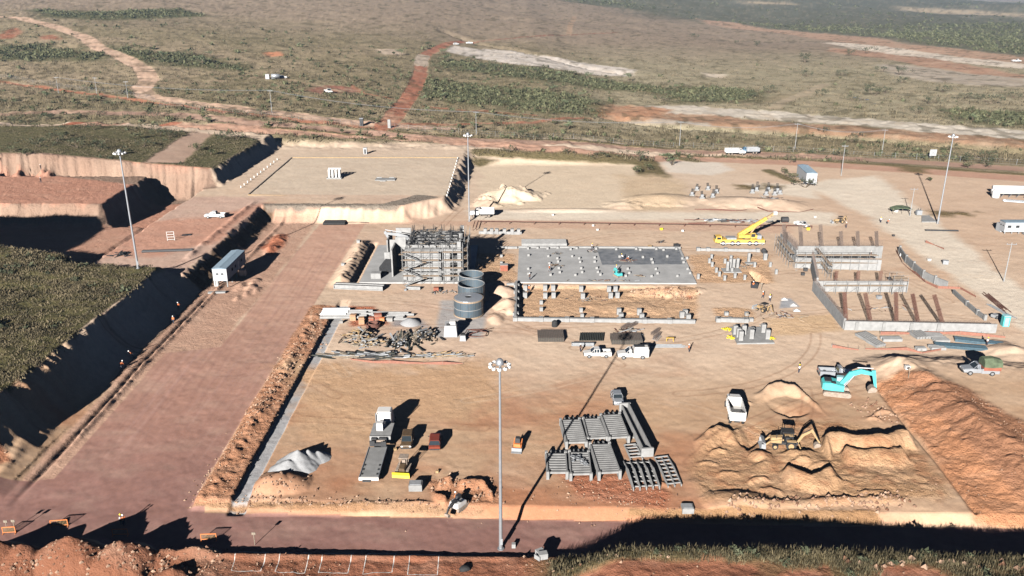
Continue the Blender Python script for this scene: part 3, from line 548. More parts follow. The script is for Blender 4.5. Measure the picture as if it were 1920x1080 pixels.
# ---------------------------------------------------------------- vehicles (x forwards, wheels on z = 0)
def ring(x, zb, zt, wb, wt, r=.12):
    return [(x, -wb + r, zb), (x, wb - r, zb), (x, wb, zb + r), (x, (wb + wt) / 2 + .01, (zb + zt) / 2), (x, wt, zt - r * .8), (x, wt - r, zt), (x, -wt + r, zt), (x, -wt, zt - r * .8), (x, -(wb + wt) / 2 - .01, (zb + zt) / 2), (x, -wb, zb + r)]
def wheels(t, xs, w, r=.38, wd=.26, rim='steel', dual=False):
    for x in xs:
        for s in (-1, 1):
            y = s * (w - wd / 2)
            a = MB().tube((x, y - wd / 2, r), (x, y + wd / 2, r), r, 16).build('wheel', 'black', t, False)
            MB().tube((x, y + s * (wd / 2 - .05), r), (x, y + s * (wd / 2 + .015), r), r * .58, 12).build('rim', rim, a)
def pickup(label, loc, rz, paint='white', style='double', grp=None, cat='pickup truck', s=1.0):
    t = thing('pickup_truck' if cat != 'car' else 'parked_car', label, cat, loc, rz, grp); t.scale = (s, s, s)
    W = .93
    if style in ('double', 'single'):
        cb = (-.55, 1.35) if style == 'double' else (.1, 1.3)
        b = MB().loft([ring(2.68, .45, .85, .8, .78), ring(2.6, .38, 1.02, .88, .84), ring(1.45, .38, 1.14, W, .88), ring(1.35, .38, 1.16, W, W - .03), ring(cb[0] - .02, .38, 1.16, W, W - .03)])
        b.build('body', paint, t, False)
        bx = MB()
        x0, x1 = cb[0] - .06, -2.65
        for s_ in (-1, 1): bx.box(((x0 + x1) / 2, s_ * (W - .06), .78), (x0 - x1, .12, .8))
        bx.box((x1 + .05, 0, .78), (.1, 2 * W - .24, .8)).box(((x0 + x1) / 2, 0, .52), (x0 - x1 - .02, 2 * W - .25, .28))
        bed = bx.build('cargo_bed', paint, t)
        roofz = 1.78
    else:
        cb = (-1.9, 1.1) if style == 'suv' else (-1.6, .9)
        b = MB().loft([ring(2.2, .42, .78, .78, .76), ring(2.12, .34, .95, .86, .82), ring(1.15, .34, 1.05, W, .86), ring(-1.9, .34, 1.05, W, W - .04), ring(-2.25, .4, .98, .88, .84)])
        b.build('body', paint, t); roofz = 1.7 if style == 'suv' else 1.5
    zc = 1.14 if style in ('double', 'single') else 1.03
    g = MB().loft([ring(cb[1] - .02, zc, zc + .05, W - .05, W - .1, .02), ring(cb[1] - .62, zc, roofz - .04, W - .05, W - .2, .05), ring(cb[0] + .25, zc, roofz - .04, W - .05, W - .2, .05), ring(cb[0], zc, zc + .06 if style != 'double' else roofz - .2, W - .05, W - .12, .03)])
    g.build('window_glass', 'glass', t)
    r_ = MB().box(((cb[1] - .62 + cb[0] + .25) / 2, 0, roofz), (cb[1] - cb[0] - .87, 2 * W - .42, .07)); pts = (cb[1] - .62, cb[0] + .25, (cb[1] + cb[0]) / 2 - .15)
    for s_ in (-1, 1):
        for px_ in pts: r_.beam((px_, s_ * (W - .21), roofz), (px_ + (.06 if px_ == pts[0] else 0), s_ * (W - .035), zc), .1, .07)
        r_.beam((cb[1] - .62, s_ * (W - .2), roofz), (cb[1], s_ * (W - .1), zc), .08, .06)
    r_.build('roof', paint, t)
    k = MB()
    fx, rx_ = (2.7, -2.72) if style in ('double', 'single') else (2.22, -2.28)
    k.box((fx, 0, .5), (.1, 1.6, .2)).box((rx_, 0, .5), (.1, 1.6, .18)); k.build('bumper', 'dark' if style != 'car' else paint, t)
    for s_ in (-1, 1):
        MB().box((fx - .06, s_ * .64, .78), (.1, .3, .16)).build('headlight', 'hat', t); MB().box((cb[1] - .45, s_ * (W + .08), zc + .12), (.1, .16, .14)).build('mirror', 'dark', t)
        MB().box((rx_ + .04, s_ * .78, .85), (.06, .12, .3)).build('tail_light', 'brownred', t)
    wheels(t, (1.72, -1.6) if style in ('double', 'single') else (1.4, -1.35), W + .02)
    return t
def dump_truck(label, loc, rz, paint='white', bed='white', L=8.2, grp=None, axles=(2.9, -1.6, -2.9), tarp=False, load=None):
    t = thing('dump_truck', label, 'truck', loc, rz, grp)
    MB().box((-.1, 0, .8), (L - .8, .9, .3)).build('chassis', 'dark', t)
    h = L / 2
    MB().loft([ring(h, .75, 1.55, .75, .7), ring(h - .1, .7, 1.75, .95, .8), ring(h - 1.5, .7, 1.95, 1.1, .95)]).build('hood', paint, t)
    c = MB().loft([ring(h - 1.45, .7, 1.95, 1.15, 1.1, .08), ring(h - 1.75, .7, 2.75, 1.15, 1.05, .1), ring(h - 2.75, .7, 2.8, 1.15, 1.08, .1)]); c.build('cab', paint, t)
    gl = MB().add([(h - 1.46, -.95, 2.0), (h - 1.46, .95, 2.0), (h - 1.72, .9, 2.68), (h - 1.72, -.9, 2.68)], [(0, 1, 2, 3)])
    for s_ in (-1, 1): gl.box((h - 2.25, s_ * 1.13, 2.3), (.75, .06, .55))
    gl.build('window_glass', 'glass', t)
    for s_ in (-1, 1): MB().tube((h - 2.9, s_ * .95, 1), (h - 2.9, s_ * .95, 3.1), .08, 8).build('exhaust', 'steel', t); MB().box((h, s_ * .7, 1.1), (.1, .3, .25)).build('headlight', 'hat', t)
    b = MB(); x0, x1 = h - 3.1, -h; xm = (x0 + x1) / 2; ln = x0 - x1; zb, zt = 1.15, 2.75
    b.box((xm, 0, zb), (ln, 2.4, .12))
    for s_ in (-1, 1):
        b.box((xm, s_ * 1.2, (zb + zt) / 2), (ln, .1, zt - zb))
        for k in range(6): b.box((x0 - .2 - k * (ln - .4) / 5, s_ * 1.28, (zb + zt) / 2), (.1, .07, zt - zb - .1))
    b.box((x0, 0, (zb + zt) / 2 + .1), (.1, 2.3, zt - zb + .1)); bd = b.build('dump_bed', bed, t)
    tg = MB().box((x1 - .02, 0, (zb + zt) / 2 - .05), (.1, 2.3, zt - zb - .1))
    for k in range(4): tg.box((x1 - .1, -.9 + k * .6, (zb + zt) / 2), (.07, .1, zt - zb - .3))
    tg.build('tailgate', bed, t)
    if load: MB().loft([[(x0 - .1, -1.1, 1.3), (x0 - .1, 1.1, 1.3), (x0 - .1, .8, 2.2), (x0 - .1, -.8, 2.2)], [(xm, -1.12, 1.3), (xm, 1.12, 1.3), (xm, .7, 2.7), (xm, -.6, 2.75)], [(x1 + .1, -1.1, 1.3), (x1 + .1, 1.1, 1.3), (x1 + .1, .8, 2.1), (x1 + .1, -.8, 2.1)]]).build('load', load, t)
    wheels(t, axles, 1.22, .5, .34, 'dust'); return t
def tracks(t, L=4.2, gauge=1.1, w=.55, h=.8):
    for s_ in (-1, 1):
        r = h / 2; n = 8; pr = [(L / 2 - r + r * math.sin(math.pi * i / n), r - r * math.cos(math.pi * i / n)) for i in range(n + 1)] + [(-L / 2 + r - r * math.sin(math.pi * i / n), r + r * math.cos(math.pi * i / n)) for i in range(n + 1)]
        a = MB().prism(pr, s_ * gauge - w / 2, s_ * gauge + w / 2).build('track', 'dust', t)
        q = MB()
        for k in range(16): q.box((-L / 2 + r + k * (L - 2 * r) / 15, s_ * gauge, h + .02), (.1, w, .05))
        q.build('track_pads', 'dust', a)
def arm(t, pts, w0, w1, name, m, y=0, hs=None):
    b = MB(); n = len(pts); rings = []
    for i, (x, z) in enumerate(pts):
        a = pts[max(i - 1, 0)]; c = pts[min(i + 1, n - 1)]; dx, dz = c[0] - a[0], c[1] - a[1]; L = math.hypot(dx, dz) or 1; nx, nz = -dz / L, dx / L
        hh = (hs[i] if hs else .3); w = w0 + (w1 - w0) * i / (n - 1)
        rings.append([(x - nx * hh, y - w, z - nz * hh), (x - nx * hh, y + w, z - nz * hh), (x + nx * hh, y + w, z + nz * hh), (x + nx * hh, y - w, z + nz * hh)])
    b.loft(rings); return b.build(name, m, t)
def bucket(t, x, z, s=1.0, ang=0, m='dust', w=.55):
    pr = [(0, 0), (.25, .35), (-.05, .75), (-.55, .8), (-.95, .45), (-1.05, .0), (-.85, .05), (-.75, .4), (-.45, .6), (-.1, .55), (.02, .3)]
    c_, s_ = math.cos(ang), math.sin(ang); q = [(x + s * (a * c_ - b * s_), z + s * (a * s_ + b * c_)) for a, b in pr]
    b = MB().prism(q, -w * s, w * s)
    for y in (-1, 1): b.prism([q[0], q[1], q[2], q[3], q[4], q[5]], y * w * s - .03, y * w * s + .03)
    return b.build('bucket', m, t)
def excavator(label, loc, rz, body, house_rz=0, boom=((.4, 1.5), (1.8, 3.6), (3.2, 4.3), (5.4, 4.0)), stick=((5.1, 4.5), (6.6, 1.4)), bk=(6.6, 1.3, 1.1, .4), s=1.0, cabm=None, arm_m=None, grp=None, track_rz=0):
    t = thing('excavator', label, 'excavator', loc, rz, grp); t.scale = (s, s, s)
    tk = bpy.data.objects.new('undercarriage', None); tr_ = MB().box((0, 0, .55), (2.4, 1.8, .4)).build('undercarriage', 'dust', t); tr_.rotation_euler = (0, 0, track_rz)
    bpy.data.objects.remove(tk); tracks(tr_)
    MB().tube((0, 0, .75), (0, 0, 1.0), .7, 16).build('turntable', 'dark', t)
    MB().loft([ring(-2.3, 1.05, 2.0, 1.15, 1.05, .2), ring(-2.0, 1.0, 2.2, 1.3, 1.2, .15), ring(-.9, 1.0, 2.25, 1.32, 1.22, .1), ring(.9, 1.0, 1.9, 1.3, 1.25, .1)]).build('engine_house', body, t)
    MB().box((-1.4, .2, 2.28), (1.1, 1.4, .12)).box((-.7, -.8, 2.2), (.7, .6, .3)).build('engine_grille', 'dark', t)
    cbk = MB().box((.55, .8, 1.95), (1.3, .9, 1.5), top=.9); c_ = cbk.build('cab', cabm or body, t)
    g = MB().box((.55, 1.27, 2.15), (1.0, .04, .9)).box((1.22, .8, 2.1), (.04, .75, 1.0)); g.build('cab_window', 'glass', c_)
    am = arm_m or body
    arm(t, boom, .2, .17, 'boom', am, -.1, [.25, .42, .38, .22][:len(boom)] if len(boom) == 4 else None); arm(t, stick, .15, .13, 'stick', am, -.1, [.3, .16])
    for y in (-.35, .15): MB().tube((1.0, y, 1.5), (boom[1][0] + .5, y, boom[1][1] - .1), .09, 8).build('hydraulic_ram', 'steel', t)
    MB().tube((boom[2][0] - .6, -.1, boom[2][1] + .55), (stick[0][0] - .1, -.1, stick[0][1] + .35), .09, 8).build('hydraulic_ram', 'steel', t)
    b = bucket(t, bk[0], bk[1], bk[2], bk[3]); b.location.y = -.1
    return t
def backhoe(label, loc, rz, body='tan', s=1.0, grp=None, reach=1.0):
    t = thing('backhoe_loader', label, 'backhoe loader', loc, rz, grp); t.scale = (s, s, s)
    MB().box((0, 0, .8), (3.6, .8, .4)).build('chassis', 'dark', t)
    MB().loft([ring(2.05, .8, 1.45, .42, .4), ring(1.95, .75, 1.6, .5, .45), ring(.55, .75, 1.75, .55, .5)]).build('hood', body, t)
    c = MB()
    for x in (-.95, .5):
        for y in (-.65, .65): c.tube((x, y, 1.0), (x, y, 2.65), .05, 6)
    c.box((-.2, 0, 1.0), (1.5, 1.3, .15)).box((-.35, 0, 1.35), (.5, .5, .6)); c.build('cab_frame', 'dark', t)
    MB().box((-.22, 0, 2.72), (1.75, 1.5, .12)).build('canopy', 'black', t)
    wheels(t, (1.45,), 1.0, .42, .3, 'tan')
    for s_ in (-1, 1):
        a = MB().tube((-.75, s_ * .6, .72), (-.75, s_ * 1.08, .72), .72, 18).build('wheel', 'black', t); MB().tube((-.75, s_ * 1.0, .72), (-.75, s_ * 1.1, .72), .4, 12).build('rim', 'tan', a)
        MB().box((-.75, s_ * .85, 1.5), (1.3, .5, .1)).build('fender', body, t)
        MB().beam((.3, s_ * .62, 1.5), (2.2, s_ * .62, 1.1), .12, .22).beam((2.2, s_ * .62, 1.1), (2.75, s_ * .62, .55), .12, .2).build('loader_arm', body, t)
    MB().prism([(2.75, .1), (3.55, .05), (3.6, .12), (3.0, .25), (2.95, .85), (3.35, 1.15), (3.3, 1.2), (2.8, .95)], -1.1, 1.1).box((3.1, -1.08, .5), (.6, .05, .7)).box((3.1, 1.08, .5), (.6, .05, .7)).build('loader_bucket', 'grey', t)
    MB().tube((1.3, .45, 1.6), (1.3, .45, 2.3), .05, 6).build('exhaust', 'dark', t)
    for s_ in (-1, 1): MB().beam((-1.9, s_ * .6, .9), (-2.2, s_ * .95, .15), .12, .12).box((-2.2, s_ * .95, .1), (.4, .35, .08)).build('stabiliser', body, t)
    k = reach
    arm(t, ((-1.8, .9), (-2.4 * k, 2.1), (-3.6 * k, 2.9)), .1, .1, 'boom', body, 0, [.16, .2, .14]); arm(t, ((-3.5 * k, 3.1), (-4.9 * k, 1.0)), .09, .09, 'stick', body, 0, [.18, .1])
    MB().tube((-2.3, .16, 2.5), (-3.4 * k, .16, 3.2), .06, 6).tube((-3.8 * k, .14, 3.1), (-4.7 * k, .14, 1.5), .06, 6).build('hydraulic_ram', 'black', t)
    b = bucket(t, 0, 0, .8, .3, 'dust', .4); b.rotation_euler = (0, 0, math.pi); b.location = (-4.95 * k, 0, .5)
    return t
# ---------------------------------------------------------------- people
def skinned(name, joints, edges, mats, parent=None):
    me = bpy.data.meshes.new(name); me.from_pydata([j[:3] for j in joints], edges, []); o = bpy.data.objects.new(name, me); sc.collection.objects.link(o)
    sk = o.modifiers.new('skin', 'SKIN'); lay = me.skin_vertices[0] if me.skin_vertices else None
    if lay is None:
        bm_ = None
    for i, j in enumerate(joints): me.skin_vertices[0].data[i].radius = (j[3], j[3] * (j[4] if len(j) > 4 else 1))
    me.skin_vertices[0].data[0].use_root = True
    sb = o.modifiers.new('sub', 'SUBSURF'); sb.levels = 1; sb.render_levels = 1
    dg = bpy.context.evaluated_depsgraph_get(); nm = bpy.data.meshes.new_from_object(o.evaluated_get(dg)); bpy.data.objects.remove(o)
    nm.materials.clear()
    for q in mats: nm.materials.append(M[q])
    r = bpy.data.objects.new(name, nm); sc.collection.objects.link(r); r.parent = parent; return r
def ensure_skin(me):
    import bmesh
    b = bmesh.new(); b.from_mesh(me); b.verts.layers.skin.verify(); b.to_mesh(me); b.free()
_old = skinned
def skinned(name, joints, edges, mats, parent=None):
    me = bpy.data.meshes.new(name); me.from_pydata([j[:3] for j in joints], edges, []); ensure_skin(me)
    o = bpy.data.objects.new(name, me); sc.collection.objects.link(o); o.modifiers.new('skin', 'SKIN')
    for i, j in enumerate(joints):
        d = me.skin_vertices[0].data[i]; d.radius = (j[3], j[3] * (j[4] if len(j) > 4 else 1)); d.use_root = (i == 0)
    sb = o.modifiers.new('sub', 'SUBSURF'); sb.levels = 1; sb.render_levels = 1
    bpy.context.view_layer.update(); dg = bpy.context.evaluated_depsgraph_get(); nm = bpy.data.meshes.new_from_object(o.evaluated_get(dg)); bpy.data.objects.remove(o)
    nm.materials.clear(); nm.materials.append(M[mats]); r = bpy.data.objects.new(name, nm); sc.collection.objects.link(r); r.parent = parent
    nm.polygons.foreach_set('use_smooth', [True] * len(nm.polygons)); return r
def make_person(pose, vest):
    st = {'stand': (0, .12, .12), 'walk': (0, .42, -.34), 'bend': (.42, .12, -.1)}[pose]; lean, f1, f2 = st
    hz_ = .92 if pose != 'bend' else .86; ch = (lean, 0, hz_ + (.5 if pose != 'bend' else .34)); nk = (ch[0] + lean * .35, 0, ch[2] + .12); hd = (nk[0] + .03 + lean * .2, 0, nk[2] + .16)
    J = [(0, 0, hz_, .13, 1.2), (lean * .5, 0, (hz_ + ch[2]) / 2, .12, 1.25), (*ch, .14, 1.3), (*nk, .055), (*hd, .095), (hd[0] + .01, 0, hd[2] + .1, .07)]
    E = [(0, 1), (1, 2), (2, 3), (3, 4), (4, 5)]
    for s, f in ((1, f1), (-1, f2)):
        n = len(J); J += [(0, s * .1, hz_ - .08, .09), (f * .35 + .03, s * .11, .48, .065), (f * .62 - .02, s * .11, .09, .045), (f * .62 + .12, s * .12, .045, .04)]; E += [(0, n), (n, n + 1), (n + 1, n + 2), (n + 2, n + 3)]
        n = len(J); J += [(ch[0], s * .21, ch[2] + .02, .06), (ch[0] - f * .2 + .02, s * .27, ch[2] - .27, .045), (ch[0] - f * .3 + .12 + lean * .4, s * .25, ch[2] - .5, .035), (ch[0] - f * .32 + .16 + lean * .4, s * .24, ch[2] - .6, .04, .5)]; E += [(2, n), (n, n + 1), (n + 1, n + 2), (n + 2, n + 3)]
    t = thing('person', None, 'person'); skinned('body', J, E, 'skin', t)
    T = [(0, 0, hz_ - .02, .15, 1.22), (lean * .5, 0, (hz_ + ch[2]) / 2, .14, 1.27), (ch[0], 0, ch[2] + .02, .155, 1.3)]; TE = [(0, 1), (1, 2)]
    for s, f in ((1, f1), (-1, f2)): n = len(T); T += [(ch[0], s * .21, ch[2] + .02, .075), (ch[0] - f * .2 + .02, s * .27, ch[2] - .27, .06)]; TE += [(2, n), (n, n + 1)]
    skinned('shirt', T, TE, vest, t)
    T = [(0, 0, hz_, .145, 1.2)]; TE = []
    for s, f in ((1, f1), (-1, f2)): n = len(T); T += [(0, s * .1, hz_ - .08, .105), (f * .35 + .03, s * .11, .48, .08), (f * .62 - .02, s * .11, .12, .065)]; TE += [(0, n), (n, n + 1), (n + 1, n + 2)]
    skinned('trousers', T, TE, 'jeans', t)
    MB().lathe([(.155, hd[2] + .04), (.125, hd[2] + .06), (.115, hd[2] + .13), (.07, hd[2] + .18), (.001, hd[2] + .19)], 10, 0, (hd[0], 0, 0)).build('helmet', 'hat' if vest != 'shirt' else 'yell', t, True)
    return t
PROTO = {}
def person(px, py, label, pose='stand', vest='hivis', rz=None, grp=None, z=None, loc=None):
    k = (pose, vest); p = Vector(loc) if loc is not None else P(px, py)
    if z is not None: p.z = z
    rz = rnd.uniform(0, 6.28) if rz is None else rz
    if k not in PROTO:
        t = make_person(pose, vest); PROTO[k] = t; t.location = p; t.rotation_euler = (0, 0, rz); t['label'] = label
        if grp: t['group'] = grp
        return t
    return copy_tree(PROTO[k], p, rz, label, grp)
# ---------------------------------------------------------------- masts, poles, fences
def make_mast():
    t = thing('light_mast', None, 'light mast', (0, 0, 0), 0, 'tall floodlight masts')
    MB().lathe([(.45, 0), (.45, .12), (.26, .13), (.24, 1.4), (.2, 12), (.13, 26.4)], 14).build('pole', 'steel', t)
    MB().box((.1, -.26, 1.3), (.3, .14, .9)).build('control_box', 'grey', t)
    MB().lathe([(.001, 27.35), (.25, 27.3), (.42, 27.1), (.5, 26.8), (.48, 26.6)], 16).build('dome', 'steel', t, True)
    rg = MB()
    for k in range(20): a, b = 2 * math.pi * k / 20, 2 * math.pi * (k + 1) / 20; rg.tube((1.05 * math.cos(a), 1.05 * math.sin(a), 26.5), (1.05 * math.cos(b), 1.05 * math.sin(b), 26.5), .05, 6)
    for k in range(5): a = 2 * math.pi * k / 5; rg.tube((0, 0, 26.5), (1.05 * math.cos(a), 1.05 * math.sin(a), 26.5), .04, 6)
    rg.build('lamp_ring', 'steel', t)
    for k in range(10):
        a = 2 * math.pi * k / 10 + .3; c = Vector((1.18 * math.cos(a), 1.18 * math.sin(a), 26.42))
        l = MB().lathe([(.1, .22), (.2, .18), (.27, .0), (.26, -.1)], 10).build('floodlight', 'white', t, True); l.location = c; l.rotation_euler = (0, .35, a)
    return t
m0 = make_mast(); p = P(939, 1029); m0.location = p
m0['label'] = 'nearest floodlight mast, at the edge of the lower road in the middle'
for q, lab in (((259, 503), 'floodlight mast on the bench left of the white trailer'), ((880, 415), 'floodlight mast beside the white dump truck behind the unfinished building'), ((1758, 419), 'floodlight mast at the right beside the small concrete transformer base')):
    copy_tree(m0, P(*q), rnd.uniform(0, 1), lab)
def make_pole(h=11):
    t = thing('utility_pole', None, 'utility pole', (0, 0, 0), 0, 'power line poles')
    MB().tube((0, 0, 0), (0, 0, h), .16, 8, .09).build('pole', 'conc2', t)
    MB().box((0, 0, h - .5), (.12, 2.4, .14)).build('crossarm', 'steel', t)
    for y in (-1.05, 0, 1.05): MB().tube((0, y, h - .42), (0, y, h - .15), .06, 6).build('insulator', 'grey', t)
    return t
pp = make_pole(); POL = []
plist = [(510, 212, 11, 'pole beside the dirt road above the grey pad, far left of the line'), (893, 254, 11, 'pole behind the central floodlight mast, standing in scrub by the fence'), (1274, 273, 11, 'pole by the fence left of the parked tipper trucks'), (1490, 282, 12, 'pole by the fence right of the blue tipper truck'), (1653, 290, 11, 'pole by the fence left of the square sign'), (1577, 330, 12, 'pole beside the dirt track right of the far white trailer'), (1706, 405, 9, 'pale pole beside the green tarpaulin shelter'), (1882, 528, 10, 'thin pale pole casting a long shadow at the right'), (110, 175, 9, 'pole on the hillside fence at far left'), (182, 176, 9, 'pole with crossarm in the scrub left of the winding dirt road'), (240, 184, 9, 'white topped pole where the fence meets the winding road')]
for i, (a, b, h, lab) in enumerate(plist):
    v = P(a, b); o = pp if i == 0 else copy_tree(pp, v, 0, None, None, (1, 1, h / 11)); o.location = v; o['label'] = 'concrete power ' + lab; o.rotation_euler.z = math.pi * .5 + rnd.uniform(-.1, .1); POL.append(v + Vector((0, 0, h)))
def wire(a, b, label):
    m = MB()
    for dy in (-1.0, 0, 1.0):
        pr = None
        for k in range(13):
            t_ = k / 12; v = a.lerp(b, t_) + Vector((0, dy, -2.2 * 4 * t_ * (1 - t_) - .2))
            if pr is not None: m.tube(pr, v, .028, 4, cap=False)
            pr = v
    one('power_cable', m, 'steel', label, 'power cable')
wire(POL[8], POL[0], 'power cables from the hillside fence to the pole above the grey pad'); wire(POL[0], POL[1], 'power cables across the scrub behind the grey pad'); wire(POL[1], POL[2], 'power cables behind the pale excavation')
wire(POL[2], POL[3], 'power cables above the parked tipper trucks'); wire(POL[3], POL[4], 'power cables right of the blue tipper truck')
def fence(pts, label, h=2.2, step=9, m='steel', rails=(.15, 1.1, 2.1), netm=None, rr=.022):
    pr = [P(*q) if len(q) == 2 else Vector(q) for q in pts]; t = thing('wire_fence', label, 'fence', pr[0]); o0 = pr[0]; n = 0; prev = None; ra = MB()
    for a, b in zip(pr, pr[1:]):
        L = (b - a).length; k = max(1, int(L / step))
        for i in range(k + (1 if b is pr[-1] else 0)):
            v = a.lerp(b, i / k); v.z = hz(v.x, v.y)
            if n < 100: MB().tube((0, 0, 0), (0, 0, h), .05, 6).build('post', m, t).location = v - o0
            n += 1
            if prev is not None:
                for z in rails: ra.tube(prev - o0 + Vector((0, 0, z)), v - o0 + Vector((0, 0, z)), rr, 4, cap=False)
                k2 = int((v - prev).length / 1.2)
                for j in range(1, k2): u = prev.lerp(v, j / k2) - o0; ra.tube(u, u + Vector((0, 0, h - .1)), .008, 3, cap=False)
            prev = v
    ra.build('fence_wires', m, t); return t
fence([(0, 147), (130, 166), (260, 183), (290, 190)], 'chain link fence on the hillside left of the winding dirt road', 2.4, 10)
fence([(300, 200), (420, 212), (560, 226), (675, 237)], 'low wire fence along the dirt road behind the upper green terrace', 2, 12)
fence([(735, 240), (860, 250), (1000, 261), (1150, 268), (1300, 277), (1450, 284), (1600, 293), (1800, 303), (1960, 312)], 'long chain link fence behind the road and the parked tipper trucks', 2.4, 8)
def ofence(pts, label, h=.7, m='net', stp=3.0, nm='safety_net'):
    pr = [P(*q) for q in pts]; o0 = pr[0].copy(); t = thing(nm, label, 'safety netting', o0); b = MB(); last = None
    for i in range(len(pr) - 1):
        k = max(1, int((pr[i + 1] - pr[i]).length / stp))
        for j in range(k + (i == len(pr) - 2)):
            v = pr[i].lerp(pr[i + 1], j / k); v.z = hz(v.x, v.y); hh = h * rnd.uniform(.2, 1.0); w_ = v - o0; MB().tube(w_, w_ + Vector((0, 0, h + .1)), .03, 5).build('post', 'wood', t)
            if last: 
                l0, lh = last; b.add([l0 + Vector((0, -.02, .02)), w_ + Vector((0, -.02, .02)), w_ + Vector((0, -.02, hh)), l0 + Vector((0, -.02, lh)), l0 + Vector((0, .03, .02)), w_ + Vector((0, .03, .02)), w_ + Vector((0, .03, hh)), l0 + Vector((0, .03, lh))], [(0, 1, 2, 3), (7, 6, 5, 4), (3, 2, 6, 7)])
            last = (w_, hh)
    b.build('net', m, t); return t
ofence([(643, 664), (660, 675), (700, 681), (760, 682), (830, 684), (868, 682)], 'sagging orange safety netting in front of the long timber heap')
ofence([(1560, 652), (1590, 655), (1610, 657)], 'short orange safety net left of the grey beam stacks', .8)
ofence([(1622, 655), (1700, 657), (1728, 663), (1770, 656)], 'long orange safety net in front of the grey beam stacks', .8)
ofence([(1680, 472), (1692, 494), (1735, 530), (1758, 541), (1800, 542), (1830, 558)], 'rust orange netting around the low curved wall', 1.0)
ofence([(1650, 628), (1740, 626), (1800, 628), (1885, 634)], 'orange netting behind the blue steel beams', .9)
ofence([(1735, 455), (1752, 460), (1770, 468)], 'torn orange netting by the long dark pipe at the track', .8, stp=2)
# barriers, stakes and chalked bays
def barrier(px, py, L, label, rz=0):
    t = thing('barrier', label, 'barrier', P(px, py), rz, 'orange slatted barriers by the lower road'); f = MB().box((0, 0, 1.0), (L, .08, .1)).box((0, 0, .2), (L, .08, .08))
    for x in (-L / 2, L / 2): f.box((x, 0, .52), (.08, .1, 1.05)).box((x, 0, .04), (.1, .6, .06))
    f.build('frame', 'orange', t); s_ = MB()
    for k in range(12): s_.box((-L / 2 + (k + .7) * L / 12.5, 0, .6), (.035, .03, .75))
    s_.build('slats', 'tan', t); return t
barrier(392, 1013, 2.0, 'orange barrier standing alone by the chalked bays', .05); barrier(226, 1004, 2.0, 'orange barrier in the shadow beside two workers', .05); barrier(112, 987, 2.2, 'orange barrier nearest the picture edge in the heap shadow', .12); barrier(18, 1000, 1.6, 'orange barrier at the far left end of the lower road', .1)
bay = [[(448, 1035), (504, 1036), (489, 1071), (434, 1070)], [(531, 1037), (584, 1037), (571, 1075), (516, 1072)], [(609, 1038), (663, 1038), (652, 1075), (597, 1074)], [(690, 1038), (742, 1038), (735, 1073), (680, 1077)], [(770, 1040), (824, 1040), (820, 1078), (764, 1078)]]
for i, q in enumerate(bay):
    m = MB(); w_ = [P(*a) + Vector((0, 0, .012)) for a in q]
    for a, b in zip(w_, w_[1:] + w_[:1]):
        n = 24; d_ = (b - a).normalized(); sd2 = Vector((-d_.y, d_.x, 0)); pr_ = []
        for j in range(n + 1):
            u = a.lerp(b, j / n); u.z = hz(u.x, u.y) + .025; w2 = rnd.uniform(.025, .07) * (0 if False else 1); pr_ += [u - sd2 * w2, u + sd2 * w2]
        m.add(pr_, [(2 * j, 2 * j + 2, 2 * j + 3, 2 * j + 1) for j in range(n)])
    one('chalk_outline', m, 'chalk', ('white chalk bay outline, %s of the row of five at the bottom' % ('first from the left', 'second from the left', 'third, middle one', 'fourth', 'last, stained inside,')[i]), 'chalk outline', 'chalked bays')
# ---------------------------------------------------------------- site trailers
def trailer(label, loc, rz, L=11, W=3, H=2.7, legs=.9, roof='roofm'):
    t = thing('site_trailer', label, 'trailer', loc, rz, 'white site office trailers')
    w_ = MB().box((0, 0, legs + H / 2), (L, W, H)); wl_ = w_.build('wall', 'panel', t)
    r = MB().prism([(-W / 2 - .12, legs + H), (W / 2 + .12, legs + H), (W / 2, legs + H + .12), (0, legs + H + .38), (-W / 2, legs + H + .12)], -L / 2 - .12, L / 2 + .12)
    ro = r.build('roof', roof, t); ro.rotation_euler = (0, 0, math.pi / 2)
    rb = MB()
    for k in range(int(L / .8)): 
        for s_ in (-1, 1): rb.beam((-L / 2 + .4 + k * .8, s_ * W / 2, legs + H + .14), (-L / 2 + .4 + k * .8, 0, legs + H + .40), .06, .05)
    rb.build('roof_seam', roof, ro).rotation_euler = (0, 0, -math.pi / 2)
    for y in (-.6, .6): MB().box((-L / 2 - .02, y, legs + 1.75), (.05, .55, .35)).build('window', 'glass', t)
    d = MB().box((1.5, -W / 2 - .03, legs + 1.05), (.95, .06, 2.05)).build('door', 'white', t); MB().box((1.85, -W / 2 - .1, legs + 1.0), (.08, .08, .14)).build('handle', 'dark', d)
    for x in (-3.2, -.8, 4.0): MB().box((x, -W / 2 - .02, legs + 1.6), (1.0, .05, .7)).build('window', 'glass', t)
    for x in [-L / 2 + .4 + k * (L - .8) / 4 for k in range(5)]:
        for s_ in (-1, 1): MB().box((x, s_ * (W / 2 - .25), legs / 2), (.22, .22, legs)).build('leg', 'conc2', t)
    MB().box((1.5, -W / 2 - .8, legs / 2 - .05), (1.3, 1.4, legs - .1)).box((1.5, -W / 2 - 1.4, legs / 4), (1.3, .5, legs / 2)).build('steps', 'steel', t)
    return t
tp = P(433, 520); trailer('long white site trailer with blue grey roof on blocks beside the shaded bank', tp, head((412, 533), (446, 498)), 14.5, 3.4, 3.0, 1.6)
tkp = P(407, 536); t = thing('water_tank', 'small white water tank under the end of the long trailer', 'tank', tkp); MB().lathe([(.6, 0), (.62, 1.2), (.4, 1.4), (.2, 1.45)], 14).build('tank', 'white', t); MB().tube((0, 0, 1.4), (0, 0, 1.52), .22, 10).build('lid', 'grey', t)
